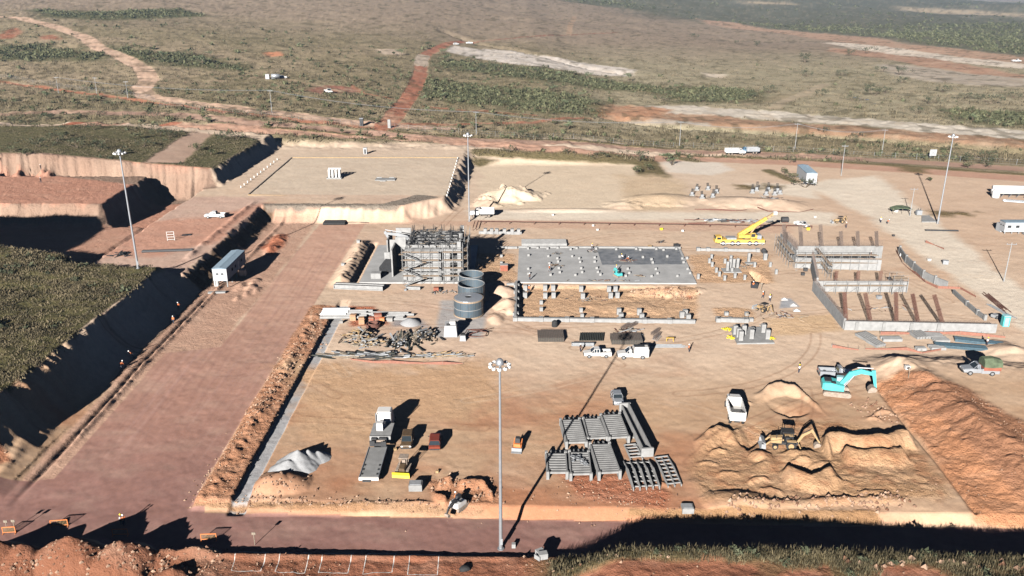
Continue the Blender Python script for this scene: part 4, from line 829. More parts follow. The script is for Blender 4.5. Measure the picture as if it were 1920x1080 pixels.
one('concrete_step', MB().box((0, 0, .15), (4, 1, .3)), 'conc2', 'pale concrete step in front of the long trailer', 'step', None, P(407, 549), .1)
trailer('far white site trailer beside the round topped tree and dirt track', P(1511, 340), head((1524, 350), (1500, 328)), 15, 3.8, 3.8, .8)
trailer('white site trailer cut by the right edge of the picture', P(1905, 436), 0.0, 9, 3, 2.8, .6)
one('storage_container', MB().box((0, 0, 1.2), (3, 2.4, 2.4)), 'panel', 'small white storage cabin left of the trailer at the right edge', 'container', None, P(1880, 433), .05)
# ---------------------------------------------------------------- unfinished concrete building
b0 = P(763, 529); bx, by = -26.0, 192.0
B = thing('concrete_building', 'unfinished grey concrete building with floors open and steel bars on its roof', 'building', (bx, by, 0))
BW, BD, FH, NF = 13.5, 15.0, 2.75, 4
for k in range(1, NF):
    MB().box((BW / 2, BD / 2, k * FH), (BW, BD, .3)).build('floor_slab', 'conc', B)
MB().box((4.3, .2, 4.1), (7.4, .4, 8.2)).build('front_wall', 'conc2', B); MB().box((.2, 7.6, 4.1), (.4, 14.2, 8.2)).build('side_wall', 'conc', B)
MB().box((-2.2, 10, 4.3), (2.6, .4, 8.6)).box((-3.6, 6.5, 3.6), (.35, 7, 7.2)).build('stub_wall', 'conc2', B)
for x in (8.3, 10.2, 13.2):
    for y in (.4, 7.5, 14.6): MB().box((x, y, 4.3 + (.9 if x == 13.2 else 0)), (.9 if x != 10.2 else 1.5, .7, 8.4 + (1.8 if x == 13.2 else 0))).build('column', 'conc2', B)
rs = MB(); rs.box((6.7, 7.8, 8.3), (13.0, 14.4, .25)); rs.build('roof_slab', 'conc', B)
for y in (1.5, 4.5, 7.5, 10.5, 13.5): MB().box((6.7, y, 8.75), (12.6, .35, .75)).build('roof_beam', 'conc', B)
for x in (1, 4.2, 7.4, 10.6): MB().box((x, 7.5, 8.8), (.35, 14, .6)).build('roof_beam', 'conc', B)
for k in range(70): MB().box((rnd.uniform(.6, 13), rnd.uniform(.6, 14.3), rnd.uniform(8.6, 9.9)), (rnd.uniform(.8, 3.0), rnd.uniform(.15, .5), .12), rnd.choice((0, 0, 1.57, rnd.uniform(0, 3)))).build('formwork_board', 'dark', B)
for k in range(30): MB().box((rnd.uniform(.6, 13), rnd.uniform(.6, 14.3), rnd.uniform(8.8, 9.6)), (rnd.uniform(.3, 1.6), rnd.uniform(.1, .3), .1), rnd.choice((0, 1.57, .4))).build('loose_plank', 'wood', B)
rb = MB()
for x in (.8, 3.4, 6, 8.3, 10.6, 13):
    for y in (1.5, 5.5, 10, 14):
        for k in range(10): a, c = x + rnd.uniform(-.45, .45), y + rnd.uniform(-.45, .45); rb.tube((a, c, 8.4), (a + rnd.uniform(-.1, .1), c, 8.4 + rnd.uniform(1.4, 2.6)), .028, 4)
for k in range(10): rb.beam((.5, 1 + k * 1.4, 9.25), (13, 1 + k * 1.4 + .2, 9.3), .07, .07)
rb.build('reinforcement', 'dark', B)
for x, y, dx, z0, z1 in ((9.25, 2.2, 1.0, .3, 2.3), (9.25, 3.0, 1.0, 3.0, 5.0), (9.25, 2.2, 1.0, 5.8, 7.6), (11.9, 4.5, 1.8, .3, 2.4), (11.9, 5.2, 1.8, 3.0, 5.2), (11.9, 4.2, 1.8, 5.9, 7.8)): MB().box((x, y, (z0 + z1) / 2), (dx, .25, z1 - z0)).build('bay_shade', 'dark', B)  # dark panels set in the open bays, standing in for the shade inside
for z_ in (2.6, 5.35, 8.1): MB().box((11, .15, z_), (5, .35, .5)).build('edge_beam', 'conc', B)
def scaffold(label, o, rz, L, D, H, lift=2.0, bay=2.2, planks=True, grp='tube scaffolding', stairs=False):
    t = thing('scaffold', label, 'scaffold', o, rz, grp); n = max(1, round(L / bay)); nz_ = int(H / lift); st = MB(); lg = MB(); dg_ = MB()
    for i in range(n + 1):
        for y in (0, D): st.tube((i * L / n, y, 0), (i * L / n, y, H + rnd.uniform(.3, 1.2)), .05, 5)
        for k in range(1, nz_ + 1): lg.tube((i * L / n, 0, k * lift), (i * L / n, D, k * lift), .04, 4)
    for k in range(1, nz_ + 1):
        for y in (0, D):
            lg.tube((0, y, k * lift), (L, y, k * lift), .04, 4); lg.tube((0, y, k * lift + 1), (L, y, k * lift + 1), .035, 4)
        if planks and k: MB().box((L / 2, D * .3, k * lift + .06), (L + .4, D * .42, .07)).box((L / 2, D * .75, k * lift + .06), (L - .2, D * .35, .07)).build('platform', 'plank', t)
    for i in range(0, n, 2):
        for k in range(nz_): dg_.tube((i * L / n, -.05, k * lift), ((i + 1) * L / n, -.05, (k + 1) * lift), .035, 4)
    st.build('standards', 'scaf', t); lg.build('ledgers', 'scaf', t); dg_.build('braces', 'scaf', t); return t
scaffold('wooden decked scaffolding across the front of the unfinished building', (bx - .5, by - 1.6, 0), 0, 8.8, 1.1, 8.2); scaffold('narrow scaffolding around the tall column at the right of the unfinished building', (bx + 9.3, by - 1.5, 0), 0, 4.8, 1.1, 9.4)
scaffold('scaffolding along the shaded right side of the unfinished building', (bx + 15.2, by, 0), math.pi / 2, 14, 1.0, 9.4)
st = thing('stair_tower', 'zigzag metal stair on the front scaffolding of the unfinished building', 'stair', (bx - 1.0, by - 3.0, 0))
for k in range(4):
    a = (1.0 + (k % 2) * 4.5, 0, k * 2.0); c = (1.0 + ((k + 1) % 2) * 4.5, 0, (k + 1) * 2.0); MB().beam(a, c, .08, .14).beam((a[0], .7, a[2]), (c[0], .7, c[2]), .08, .14).beam((a[0], .35, a[2]), (c[0], .35, c[2]), .6, .05).beam((a[0], 0, a[2] + 1), (c[0], 0, c[2] + 1), .05, .05).build('stair_flight', 'scaf', st)
    MB().box((c[0] + (.5 if k % 2 == 0 else -.5), .35, c[2]), (1.0, .8, .06)).build('landing', 'plank', st)
# podium slab of the building
def slab_poly(name, label, pts, z, m, th=.3, cat='slab', world=False):
    w_ = [Vector((*q, 0)) if world else P(*q) for q in pts]; mb = MB(); n = len(w_)
    mb.add([(v.x, v.y, z - th) for v in w_] + [(v.x, v.y, z) for v in w_], [tuple(range(n))[::-1], tuple(range(n, 2 * n))] + [(i, (i + 1) % n, n + (i + 1) % n, n + i) for i in range(n)])
    return one(name, mb, m, label, cat)
slab_poly('concrete_slab', 'light grey concrete floor slab left of and under the unfinished building', [(-37.2, 191), (-9.5, 191), (-9.5, 222), (-37.2, 222)], .35, 'slab', .6, world=True)
W_ = thing('basement_wall', 'tall thin concrete walls rising behind the left end of the floor slab', 'wall', (-36, 205, .3))
MB().box((3.2, 9, 2.6), (.35, 9, 5.2)).build('wall_panel', 'conc', W_); MB().box((5.5, 5.0, 2.6), (3.4, .35, 5.2)).build('wall_panel', 'conc2', W_); MB().box((4.3, -3.4, 2.2), (1.4, .5, 4.4)).build('wall_panel', 'conc2', W_)
MB().box((6.6, 12.5, 3.2), (4.2, .35, 6.2)).build('wall_panel', 'conc2', W_)
for a, w2, h2 in (((706, 523), 2.4, 1.4), ((776, 524), 4.8, 1.6)):
    v = P(*a); one('concrete_upstand', MB().box((0, 0, h2 / 2), (w2, 2.0, h2)), 'conc2', '%s concrete upstand block at the front edge of the slab' % ('small pale' if w2 < 3 else 'wide pale'), 'upstand', None, (v.x, v.y, .36))
one('leaning_form', MB().prism([(0, 0), (3.2, 0), (3.2, 3.4), (1.8, 3.7), (0, 1.8)], -.12, .12), 'dark', 'dark upright shutter board on the slab left of the building', 'shutter board', None, (*P(712, 516).xy, .36), .5)
tw = thing('excavator', 'dark excavator behind the unfinished building, only its raised arm and cab in view', 'excavator', P(797, 445), math.pi)
bpy.data.objects.remove(tw); excavator('dark grey excavator working behind the unfinished building, arm reaching left', Vector((-25.5, 213, 0)), math.pi, 'dark', boom=((.4, 1.5), (2.2, 4.6), (4.0, 5.2), (7.4, 5.6)), stick=((7.2, 6.0), (5.2, 1.6)), bk=(5.2, 1.5, 1, .5), s=1.15, arm_m='grey')
# double precast girder, white kerb beams
def girder(label, a, b, h=1.0, w=.5, n=1, gap=.9, nm='concrete_beam', m='conc2', grp=None):
    p_, q_ = P(*a), P(*b); d = (q_ - p_); L = d.length; t = thing(nm, label, 'beam', p_, math.atan2(d.y, d.x), grp)
    for i in range(n):
        y = i * gap; MB().box((L / 2, y, .1), (L, w, .2)).box((L / 2, y, h / 2), (L, w * .35, h)).box((L / 2, y, h - .1), (L, w, .2)).build('beam', m, t)
        for x in (0, L): MB().box((x, y, h / 2), (.12, w, h)).build('end_plate', m, t)
    return t
girder('pair of long pale precast girders lying in front of the floor slab', (627, 541), (718, 545), 1.1, .7, 2, 1.3)
girder('short pale concrete beam in front of the scaffold foot', (762, 542), (788, 543), .7, .7)
def wall_beam(label, a, b, h=.6, w=.5, z0=0, pads=(), nm='ground_beam', m='conc2', padh=.9):
    p_, q_ = P(*a), P(*b); d = q_ - p_; L = d.length; t = thing(nm, label, 'ground beam', (p_.x, p_.y, z0), math.atan2(d.y, d.x))
    MB().box((L / 2, 0, h / 2 - .4), (L, w, h + .8)).build('beam', m, t)
    for f in pads: MB().box((L * f, .1, padh / 2 - .3), (.95, 1.3, padh + .6)).build('pad', m, t)
    return t
wall_beam('long white ground beam with square pads in front of the dug red soil', (966, 601), (1303, 606), .8, .7, 0, (0.0, .145, .29, .43, .58, .72, .86))
wall_beam('white ground beam along the far edge of the big grey slab', (972, 466), (1276, 467), .7, .5)
wall_beam('short white ground beam left of the big slab far edge', (930, 466), (970, 466), .6, .5); wall_beam('white ground beam between the silos and the big slab', (950, 534), (972, 534), .6, .5)
wall_beam('ground beam with small piers running from the slab corner to the silos', (968, 533), (966, 600), 1.0, .5, 0, (.1, .3, .5, .7, .9))
wall_beam('white ground beam north of the building carrying small blocks', (898, 438), (978, 439), .8, .7, 0, (.15, .3, .42, .6, .78, .93), padh=1.6)
wall_beam('long white ground beam below the yellow crane', (1309, 470), (1424, 472), .7, .5, 0, (0, .16, .45, .97)); wall_beam('short white ground beam above the small pedestal podium', (1345, 603), (1400, 604), .9, .7, 0, (0.02, .97))
# big slab
slab_poly('concrete_slab', 'big light grey concrete slab dotted with pedestals in the middle of the site', [(973, 466), (1276, 468), (1306, 533), (970, 531)], .3, 'slab', .7)
slab_poly('wet_slab_patch', 'darker wet patch at the far right of the big grey slab', [(1119, 468.5), (1272, 469), (1285, 498), (1129, 499)], .33, 'wet', .025, 'wet patch')
v = P(1064, 465); sh = thing('beam_stack', 'stack of long pale precast beams behind the left end of the big slab', 'beam stack', P(978, 462))
for k in range(6): MB().box((6.3, k * .95, .35 + .25 * (k == 0)), (12.6, .55, .7)).build('beam', 'conc2', sh)
# pedestals
def pedestal(h, w, plinth=False):
    t = MB().box((0, 0, h / 2 - .2), (w, w, h + .4)); return t
PED = {}
def ped(px, py, h, w, label, grp, z=None, m='conc2'):
    p_ = P(px, py)
    if z is not None: p_.z = z
    k = (h, w, m)
    if k not in PED: PED[k] = one('concrete_pedestal', pedestal(h, w), m, label, 'pedestal', grp, p_, 0, bevel=.02); return
    o = PED[k].copy(); sc.collection.objects.link(o); o.location = p_; o['label'] = label; o['group'] = grp; o.rotation_euler.z = rnd.uniform(-.04, .04)
for x, y in ((160, 262), (255, 254), (355, 262), (455, 254), (585, 270), (645, 259), (840, 262), (1040, 270), (1240, 266), (1280, 276), (1440, 266), (1512, 276), (1640, 266), (165, 330), (362, 338), (600, 340), (670, 360), (452, 360), (460, 392), (680, 396), (825, 352), (825, 396), (1073, 345), (1307, 348), (1392, 370), (1405, 402), (1550, 342), (1700, 362), (1713, 402), (372, 412), (467, 460), (372, 468), (162, 465), (165, 516), (385, 525), (477, 500), (632, 528), (690, 460), (700, 500), (846, 458), (857, 498), (882, 524), (1155, 465), (1170, 508), (1135, 537), (1435, 468), (1452, 512), (1392, 540), (1650, 536), (1752, 466), (1777, 508)):
    ped(960 + x / 5.333, 420 + y / 5.333, .6, .62, 'small square pedestal stub on the big grey slab', 'pedestal stubs on the big grey slab', .3)
for x, y in ((132, 662), (130, 737), (330, 662), (332, 740), (410, 662), (415, 735), (690, 672), (707, 745), (968, 675), (985, 738), (1033, 672), (1052, 735), (1068, 898), (1088, 948), (1270, 902), (1295, 952), (1730, 912), (1760, 960), (1697, 932)):
    ped(960 + x / 5.333, 420 + y / 5.333, 1.35, .95, 'large square concrete pedestal standing in the dug red soil in front of the big slab', 'pedestals in the dug red soil')
for x, y in ((292, 800), (292, 868), (690, 876), (700, 934)): ped(960 + x / 5.333, 420 + y / 5.333, .9, .75, 'lower concrete pedestal in the dug soil behind the long white ground beam', 'lower pedestals in the dug soil')
for x, y in ((1747, 350), (1860, 542), (-105, 188), (-106, 330), (-106, 400), (-106, 465)): ped(960 + x / 5.333, 420 + y / 5.333, .7, .7, 'small pedestal standing in bare soil beside the big slab', 'small pedestals beside the big slab')
for x, y in ((325, 625), (285, 700), (335, 765), (565, 705), (673, 645), (410, 868), (465, 940), (560, 1010), (745, 970), (920, 1000), (85, 985), (1100, 770), (1380, 770), (1487, 900), (690, 870)):
    ped(1300 + x / 9.6, 420 + y / 9.6, 1.3, .6, 'slim concrete pedestal in the sandy ground below the yellow crane', 'slim pedestals below the crane')
for x, y in ((607, 850), (655, 800), (720, 800), (790, 790), (990, 690)): ped(1300 + x / 9.6, 420 + y / 9.6, 2.6, .65, 'tall concrete pier on the small footing below the yellow crane', 'tall piers below the crane')
one('footing', MB().box((0, 0, .1), (4.6, 3.2, .3)), 'conc2', 'pale concrete footing under the tall piers', 'footing', None, P(1371, 508)); one('footing', MB().box((0, 0, .1), (2.4, 1.6, .3)), 'conc2', 'small pale footing at the base of the lone tall pier', 'footing', None, P(1406, 494))
for x, y in ((590, 485), (655, 585), (960, 490), (1035, 595)): ped(1300 + x / 9.6, 540 + y / 9.6, .75, .85, 'square pedestal above the podium with tall piers', 'pedestals above the small podium')
slab_poly('podium_slab', 'small pale podium slab carrying tall square piers', [(1368, 615), (1425, 615), (1452, 645), (1382, 646)], .3, 'conc2', .6)
for x, y, h in ((745, 850, 1.9), (900, 850, 1.9), (805, 900, 1.9), (845, 960, 2.0), (1035, 930, 2.0), (1055, 830, 1.2), (1250, 815, 1.8), (1325, 935, 2.0)): ped(1300 + x / 9.6, 540 + y / 9.6, h, .85, 'tall white square pier on the small podium slab', 'piers on the small podium', .3)
pl = P(1365, 627)
for i, (a, b) in enumerate((((1362, 620)), ((1372, 635)), ((1444, 637)))):
    t = MB()
    for k in range(26): t.box((rnd.uniform(-.9, .9), rnd.uniform(-.7, .7), rnd.uniform(.1, .5)), (.35, .12, .12), rnd.uniform(0, 3))
    one('yellow_cap_heap', t, 'yell', 'heap of yellow plastic caps %s' % ('at the upper left edge of the podium', 'at the lower left edge of the podium', 'on the right corner of the podium')[i], 'caps', None, P(a, b))
# ---------------------------------------------------------------- silos
def silo(label, px, py, r, h, roof=False):
    t = thing('silo', label, 'silo', P(px, py), 0, 'round steel silo shells'); n = 36
    MB().lathe([(r + .15, 0), (r + .15, .35), (r - .05, .35)], n).build('base_ring', 'plank', t)
    w_ = MB().lathe([(r, .3), (r, h), (r - .06, h), (r - .06, .3)], n); w_.build('shell', 'tank', t)
    for z in (h * .5, h): MB().lathe([(r + .01, z - .08), (r + .09, z - .06), (r + .09, z + .05), (r - .12, z + .06), (r - .12, z - .06)], n).build('rim_band', 'conc2', t)
    if roof:
        MB().lathe([(r + .1, h - .25), (r + .12, h + .05), (r - .05, h + .06)], n).build('deck_edge', 'plank', t); MB().lathe([(r - .05, h + .02), (r - .1, h + .12), (.75, h + .25), (.75, h + .1)], n).build('roof_plate', 'silver', t); MB().lathe([(.72, h + .16), (.001, h + .16)], n).build('hole_shade', 'black', t)  # the black disc stands in for the shade inside the round hole
    else: MB().lathe([(r - .1, .4), (.001, .4)], n).build('floor_plate', 'dark', t)
    for k in range(0, n, 3): a = 2 * math.pi * k / n; MB().tube(((r + .03) * math.cos(a), (r + .03) * math.sin(a), .35), ((r + .03) * math.cos(a), (r + .03) * math.sin(a), h), .035, 4).build('stiffener', 'tank', t)
    return t
silo('farthest open topped blue grey silo shell behind the other two', 884, 545, 2.9, 4.2); silo('middle open topped blue grey silo shell', 884, 567, 3.0, 4.6); silo('nearest round silo shell closed by a grey plate with a round black hole', 879, 589, 3.2, 3.9, True)
# white mixing machine beside silos
t = thing('crushing_plant', 'bulky white plant box with ladder frame in front of the nearest silo', 'plant', P(845, 630)); MB().box((0, 1, 1.2), (2.8, 3.2, 2.4), top=.85).build('housing', 'panel', t); MB().box((.4, 1, 2.7), (1.2, 1.4, .7)).build('motor', 'white', t); MB().box((-.5, 0, 2.5), (.6, .5, .4)).build('vent', 'dark', t)
t = thing('concrete_bucket', 'small dark and white machine between the plant box and the rusty frame', 'machine', P(868, 638)); MB().box((0, 0, .6), (1.3, 1.1, 1.2), top=.8).build('engine_box', 'silver', t); MB().box((0, 0, 1.35), (.9, .8, .35)).build('fuel_tank', 'black', t)
t = thing('rusty_rack', 'rusty diamond shaped pipe frame lying right of the nearest silo base', 'frame', P(890, 628))
z = .4; pts_ = [(-2.3, -1.5, z), (-1.6, 1.9, z), (1.3, 2.1, z), (2.6, .4, z), (2.3, -1.4, z), (.5, -1.8, z)]
for a, b in zip(pts_, pts_[1:] + pts_[:1]): MB().tube(a, b, .09, 6).build('tube', 'rust', t)
for a, b in ((0, 3), (2, 5), (1, 4)): MB().tube(pts_[a], (pts_[b][0], pts_[b][1], 1.3), .08, 6).build('tube', 'rust', t)
t = thing('plywood_crate', 'red plywood box standing in the soil right of the building shadow', 'box', P(945, 507)); MB().box((0, 0, .8), (1.9, 1.4, 1.6)).build('box', 'redply', t); MB().box((0, 0, 1.65), (2.0, 1.5, .1)).build('lid', 'conc2', t)
t = thing('plywood_crate', 'small dark red box with hoses in front of the scaffold', 'box', P(818, 546)); MB().box((0, 0, .5), (1.2, .9, 1.0)).build('box', 'redply', t); MB().box((.9, 0, .3), (.6, .6, .6)).build('pump', 'dark', t)
# ---------------------------------------------------------------- pipes, timber heaps, formwork
def pipes(label, a, L, rz, n, r, gap, m, nm='pipe_stack', jit=0, z0=0, part='pipe', sq=False, grp=None):
    t = thing(nm, label, 'pipes' if not sq else 'beams', P(*a), rz, grp)
    for k in range(n):
        y = k * gap; l = L * rnd.uniform(1 - jit, 1); x = rnd.uniform(0, L * jit * .5); mb = MB()
        if sq: mb.box((x + l / 2, y, r + z0), (l, r * 1.6, r * 2))
        else: mb.tube((x, y, r + z0), (x + l, y, r + z0), r, 8)
        mb.build(part, m, t)
    return t
pipes('row of long pale concrete piles at the left of the timber heap', (600, 598), 11, .02, 5, .32, .95, 'conc2', jit=.15, nm='pile_row'); pipes('row of pale concrete piles behind the red formwork boxes', (690, 600), 9, -.03, 5, .3, .9, 'conc2', jit=.3, nm='pile_row')
pipes('grey pipes laid across the end of the trench', (600, 592), 6, .02, 4, .3, 1.1, 'steel', jit=.1)
def heap(label, px, py, rx, ry, n, h, ln, m, nm='timber_heap', ang=None, w=.3, spread=3.2):
    t = thing(nm, label, 'timber', P(px, py)); 
    for k in range(n):
        x, y = rnd.gauss(0, rx * .45), rnd.gauss(0, ry * .45); z = max(.08, h * rnd.random() * (1 - min(1, math.hypot(x / rx, y / ry)) * .8)); a = (ang if ang is not None else 0) + rnd.uniform(-spread / 2, spread / 2); l = ln * rnd.uniform(.5, 1.2)
        MB().box((x, y, z), (l, w * rnd.uniform(.6, 1.4), w * rnd.uniform(.3, .8)), a, 0, 1, None, rnd.uniform(-.2, .2), rnd.uniform(-.25, .25)).build('plank', m if isinstance(m, str) else rnd.choice(m), t)
    return t
for lab, a, b, rx, ry, n_, h_, l_ in (('loose boards on the big slab between the left pedestals', 1045, 500, 1.5, .8, 12, .3, 2.2), ('curved tube bundle on the big slab near its far left', 1046, 478, 1.2, .7, 14, .3, 1.8), ('dark bars dropped on the wet patch of the big slab', 1178, 492, 2.2, .8, 26, .6, 1.6), ('planks on the big slab right of the tiny excavator', 1200, 520, 1.2, .8, 10, .3, 1.8), ('props and bars at the far edge of the big slab', 1108, 474, 1.4, .6, 16, .6, 1.8), ('short boards scattered along the front edge of the big slab', 1140, 529, 9, .3, 22, .25, 1.2), ('steel props lying right of the big slab', 1240, 455, 1.2, .8, 10, .9, 1.8),
    ('rubbish and offcuts at the foot of the front scaffolding', 835, 548, 4, .8, 30, .4, 1.2), ('boards and bars on the podium slab left of the building', 735, 500, 4, 3, 34, .5, 1.8), ('formwork offcuts among the slim pedestals', 1395, 500, 5, 3, 26, .3, 1.4), ('tools and boards around the small backhoe', 1470, 592, 5, 2.5, 34, .3, 1.5), ('boards lying between the front wall and the middle wall', 1660, 580, 9, 3, 30, .3, 2.0), ('offcuts in the dug soil between the pedestals', 1110, 560, 7, 2.5, 30, .3, 1.4), ('grey ladders and bars behind the service truck', 1180, 622, 3, 1.6, 36, .6, 2.4), ('bars and panels around the far column cages, left group', 1320, 372, 6, 2.5, 34, .6, 2.2), ('bars and panels around the far column cages, right group', 1440, 372, 6, 2, 30, .6, 2.2)):
    o_ = heap(lab, a, b, rx, ry, n_, h_, l_, ('grey', 'dark', 'wood', 'plank', 'rust'), nm='formwork_heap', w=.16)
    if 'big slab' in lab and 'right of the big' not in lab: o_.location.z = .36
WM = ('wood', 'wood', 'plank', 'tan', 'grey')
heap('tangled heap of light scrap timber left of the long dark planks', 677, 634, 3.4, 3.0, 95, 2.2, 2.0, WM); heap('heap of scrap timber below the red formwork boxes', 697, 645, 3.2, 2.4, 80, 1.5, 2.0, WM); heap('bundle of panels and planks right of the long dark planks', 795, 634, 2.6, 3.4, 90, 2.2, 2.2, ('wood', 'grey', 'plank', 'dark'), ang=1.3, spread=1.4)
heap('fan of long dark planks pointing at the viewer', 756, 640, 2.6, 3.6, 80, 1.0, 5.0, ('mesh_', 'wood', 'grey'), ang=1.57, w=.3, spread=.9); heap('long heap of dark timbers lying along the orange netting, left part', 695, 668, 8, 1.3, 95, .9, 5.0, ('mesh_', 'wood', 'grey', 'dark'), ang=.0, w=.3, spread=.35)
heap('thin long timbers lying along the orange netting, right part', 818, 668, 6, 1.0, 50, .4, 4.5, ('wood', 'grey', 'tan'), ang=.06, w=.2, spread=.25)
for i, (a, b, sx, h_, m_, l_) in enumerate(((663, 600, 1.3, 1.3, 'ply', 'tan plywood formwork box by the pile row'), (709, 600, 1.6, 1.5, 'redply', 'dark red formwork box standing in the row'), (697, 602, 1.1, 1.0, 'redply', 'low dark red formwork box left of the tall one'), (732, 602, 1.2, .9, 'conc2', 'pale formwork box right of the row'), (678, 607, 1.2, 1.5, 'ply', 'two storey tan and white formwork box'), (640, 606, .7, .7, 'conc2', 'small pale block at the left of the formwork'), (717, 602, 1.0, .8, 'orange', 'orange brown formwork box beside the dark red one'), (668, 648, 1.2, .3, 'wood', 'flat wooden pallet by the timber heap'), (856, 621, .6, .6, 'dark', 'small dark crate right of the timber netting'))):
    t = thing('formwork_box', l_, 'formwork', P(a, b), rnd.uniform(-.2, .2)); MB().box((0, 0, h_ / 2), (sx, sx * .8, h_)).build('shell', m_, t); k_ = MB()
    for z in (.2, .8): k_.box((0, -sx * .42, h_ * z), (sx * 1.05, .08, .1)).box((0, sx * .42, h_ * z), (sx * 1.05, .08, .1))
    k_.build('batten', 'wood', t)
t = thing('formwork_ring', 'round rusty coil of forms beside the red formwork boxes', 'formwork', P(700, 613)); MB().lathe([(1.5, 0), (1.5, .8), (1.35, .8), (1.35, 0)], 20).lathe([(1.1, 0), (1.1, 1.0), (.95, 1.0), (.95, 0)], 18).build('ring', 'rust', t)
v = P(770, 606); mb = MB(); n = 14
mb.lathe([(2.4, -.1), (1.9, .35), (1.0, .85), (.2, 1.05), (.001, 1.1)], 16); one('gravel_heap', mb, 'gravel', 'small light grey gravel heap behind the timber', 'gravel heap', None, v, 0, True)
# grey gravel heap front left
def heapmesh(name, cones, m, label, cat, origin, n=46, seed=1):
    """a loose heap: the upper envelope of several cones at their angle of repose, on a fine grid"""
    x0 = min(c[0] - c[3] for c in cones); x1 = max(c[0] + c[3] for c in cones); y0 = min(c[1] - c[3] for c in cones); y1 = max(c[1] + c[3] for c in cones)
    xs, ys_ = np.meshgrid(np.linspace(x0, x1, n), np.linspace(y0, y1, n)); z = np.full(xs.shape, -.6)
    wx = fbm(xs, ys_, 1.6, 3, seed) * .22; wy = fbm(xs, ys_, 1.6, 3, seed + 9) * .22
    for cx_, cy_, h, r in cones: z = np.maximum(z, h * (1 - np.sqrt((xs + wx - cx_) ** 2 + (ys_ + wy - cy_) ** 2) / r))
    z = z + fbm(xs, ys_, .5, 2, seed + 4) * .07; ok = z > -.35; v = np.stack([xs, ys_, np.maximum(z, -.4)], -1).reshape(-1, 3); I = np.arange(n * n).reshape(n, n)
    f = [(int(I[i, j]), int(I[i, j + 1]), int(I[i + 1, j + 1]), int(I[i + 1, j])) for i in range(n - 1) for j in range(n - 1) if ok[i, j] or ok[i + 1, j + 1] or ok[i, j + 1] or ok[i + 1, j]]
    mb = MB(); used = sorted({q for t_ in f for q in t_}); mp_ = {q: i for i, q in enumerate(used)}; mb.add([tuple(v[q]) for q in used], [tuple(mp_[q] for q in t_) for t_ in f])
    return one(name, mb, m, label, cat, None, origin, 0, True)
heapmesh('gravel_heap', [(-1.3, -1.4, 1.8, 3.0), (-.3, 0.3, 2.5, 3.5), (-1.9, -.2, 1.2, 2.0), (1.2, 1.3, 1.9, 2.4), (2.5, 2.0, 1.3, 1.9), (-.8, -1.9, 1.1, 1.9)], 'gravel', 'big light grey gravel heap on the brown ground at front left', 'gravel heap', P(562, 872), 56, 3)
# reinforcement mesh stacks
def mesh_stack(label, a, b, dpt, h, arch=False):
    p_, q_ = P(*a), P(*b); L = (q_ - p_).length; t = thing('mesh_stack', label, 'steel mesh', p_, math.atan2(q_.y - p_.y, q_.x - p_.x), 'stacked steel mesh'); s_ = MB()
    s_.box((L / 2, dpt / 2, h / 2 - .03), (L, dpt, h - .05)).build('bundle', 'mesh_', t); g = MB()
    n = int(L / .33)
    for k in range(n + 1): g.beam((k * L / n, -.03, h), (k * L / n + rnd.uniform(-.05, .05), dpt, h + .02), .05, .05).beam((k * L / n, -.05, h), (k * L / n, -.05, 0), .05, .05)
    for k in range(9): g.beam((-.1, k * dpt / 8, h + .04), (L + .1, k * dpt / 8, h + .04), .045, .04)
    for k in range(3): g.beam((-.1, -.07, h * (.25 + .25 * k)), (L + .1, -.07, h * (.25 + .25 * k)), .04, .04)
    g.build('top_mesh', 'rebar', t); return t
mesh_stack('left stack of dark steel mesh behind the white pickup trucks', (1009, 641), (1057, 641), 4.2, .9); mesh_stack('right stack of dark steel mesh behind the white service truck', (1147, 646), (1204, 646), 3.6, 1.0)
t = thing('rebar_bundle', 'bent reinforcement cages lying between the two mesh stacks', 'steel cages', P(1087, 640), 0)
for k in range(14): MB().tube((k * .36, 0, .2), (k * .36 + .5, 3.6, .35), .14, 6).build('cage', 'mesh_', t)
girder('grey steel girder on trestles left of the pickup trucks', (1072, 648), (1113, 648), .7, .6, 1, m='grey', nm='steel_girder')
def cage(t, o, v, L, w=.5, d=.35, m='rebar', nb=5):
    """reinforcement cage from o along unit v"""
    v = Vector(v).normalized(); o = Vector(o); a = v.cross(Vector((0, 1, 0))).normalized(); c = a.cross(v).normalized(); g = MB()
    for i in range(nb):
        for s_ in (-1, 1): q = o + a * (w * (i / (nb - 1) - .5)) + c * d / 2 * s_; g.tube(q, q + v * L, .026, 4, cap=False)
    k = 0
    while k < L:
        q = o + v * k
        for s_ in (-1, 1): g.beam(q - a * w / 2 + c * d / 2 * s_, q + a * w / 2 + c * d / 2 * s_, .03, .03); g.beam(q + a * w / 2 * s_ - c * d / 2, q + a * w / 2 * s_ + c * d / 2, .03, .03)
        k += .22
    return g.build('rebar_cage', m, t)
for i, (a, rz_, lab) in enumerate((((1222, 628), .9, 'upper small cage of bars right of the mesh stacks'), ((1226, 636), 1.0, 'lower small cage of bars right of the mesh stacks'), ((1165, 618), .9, 'cage of bars on the ground behind the right mesh stack'), ((1178, 615), .8, 'cage of bars leaning towards the white ground beam'))):
    t = thing('rebar_cage_pile', lab, 'steel cage', P(*a), rz_, 'loose reinforcement cages'); cage(t, (0, 0, .3), (1, 0, .02), 3, .6, .5, 'rebar'); 
pipes('long thin steel bars on the ground right of the white service truck', (1216, 652), 8, .0, 6, .07, .3, 'grey', nm='bar_bundle', jit=.2); pipes('small leaning sheets right of the mesh stacks', (1232, 640), 3.2, 1.1, 4, .08, .35, 'silver', nm='sheet_bundle', jit=.2)
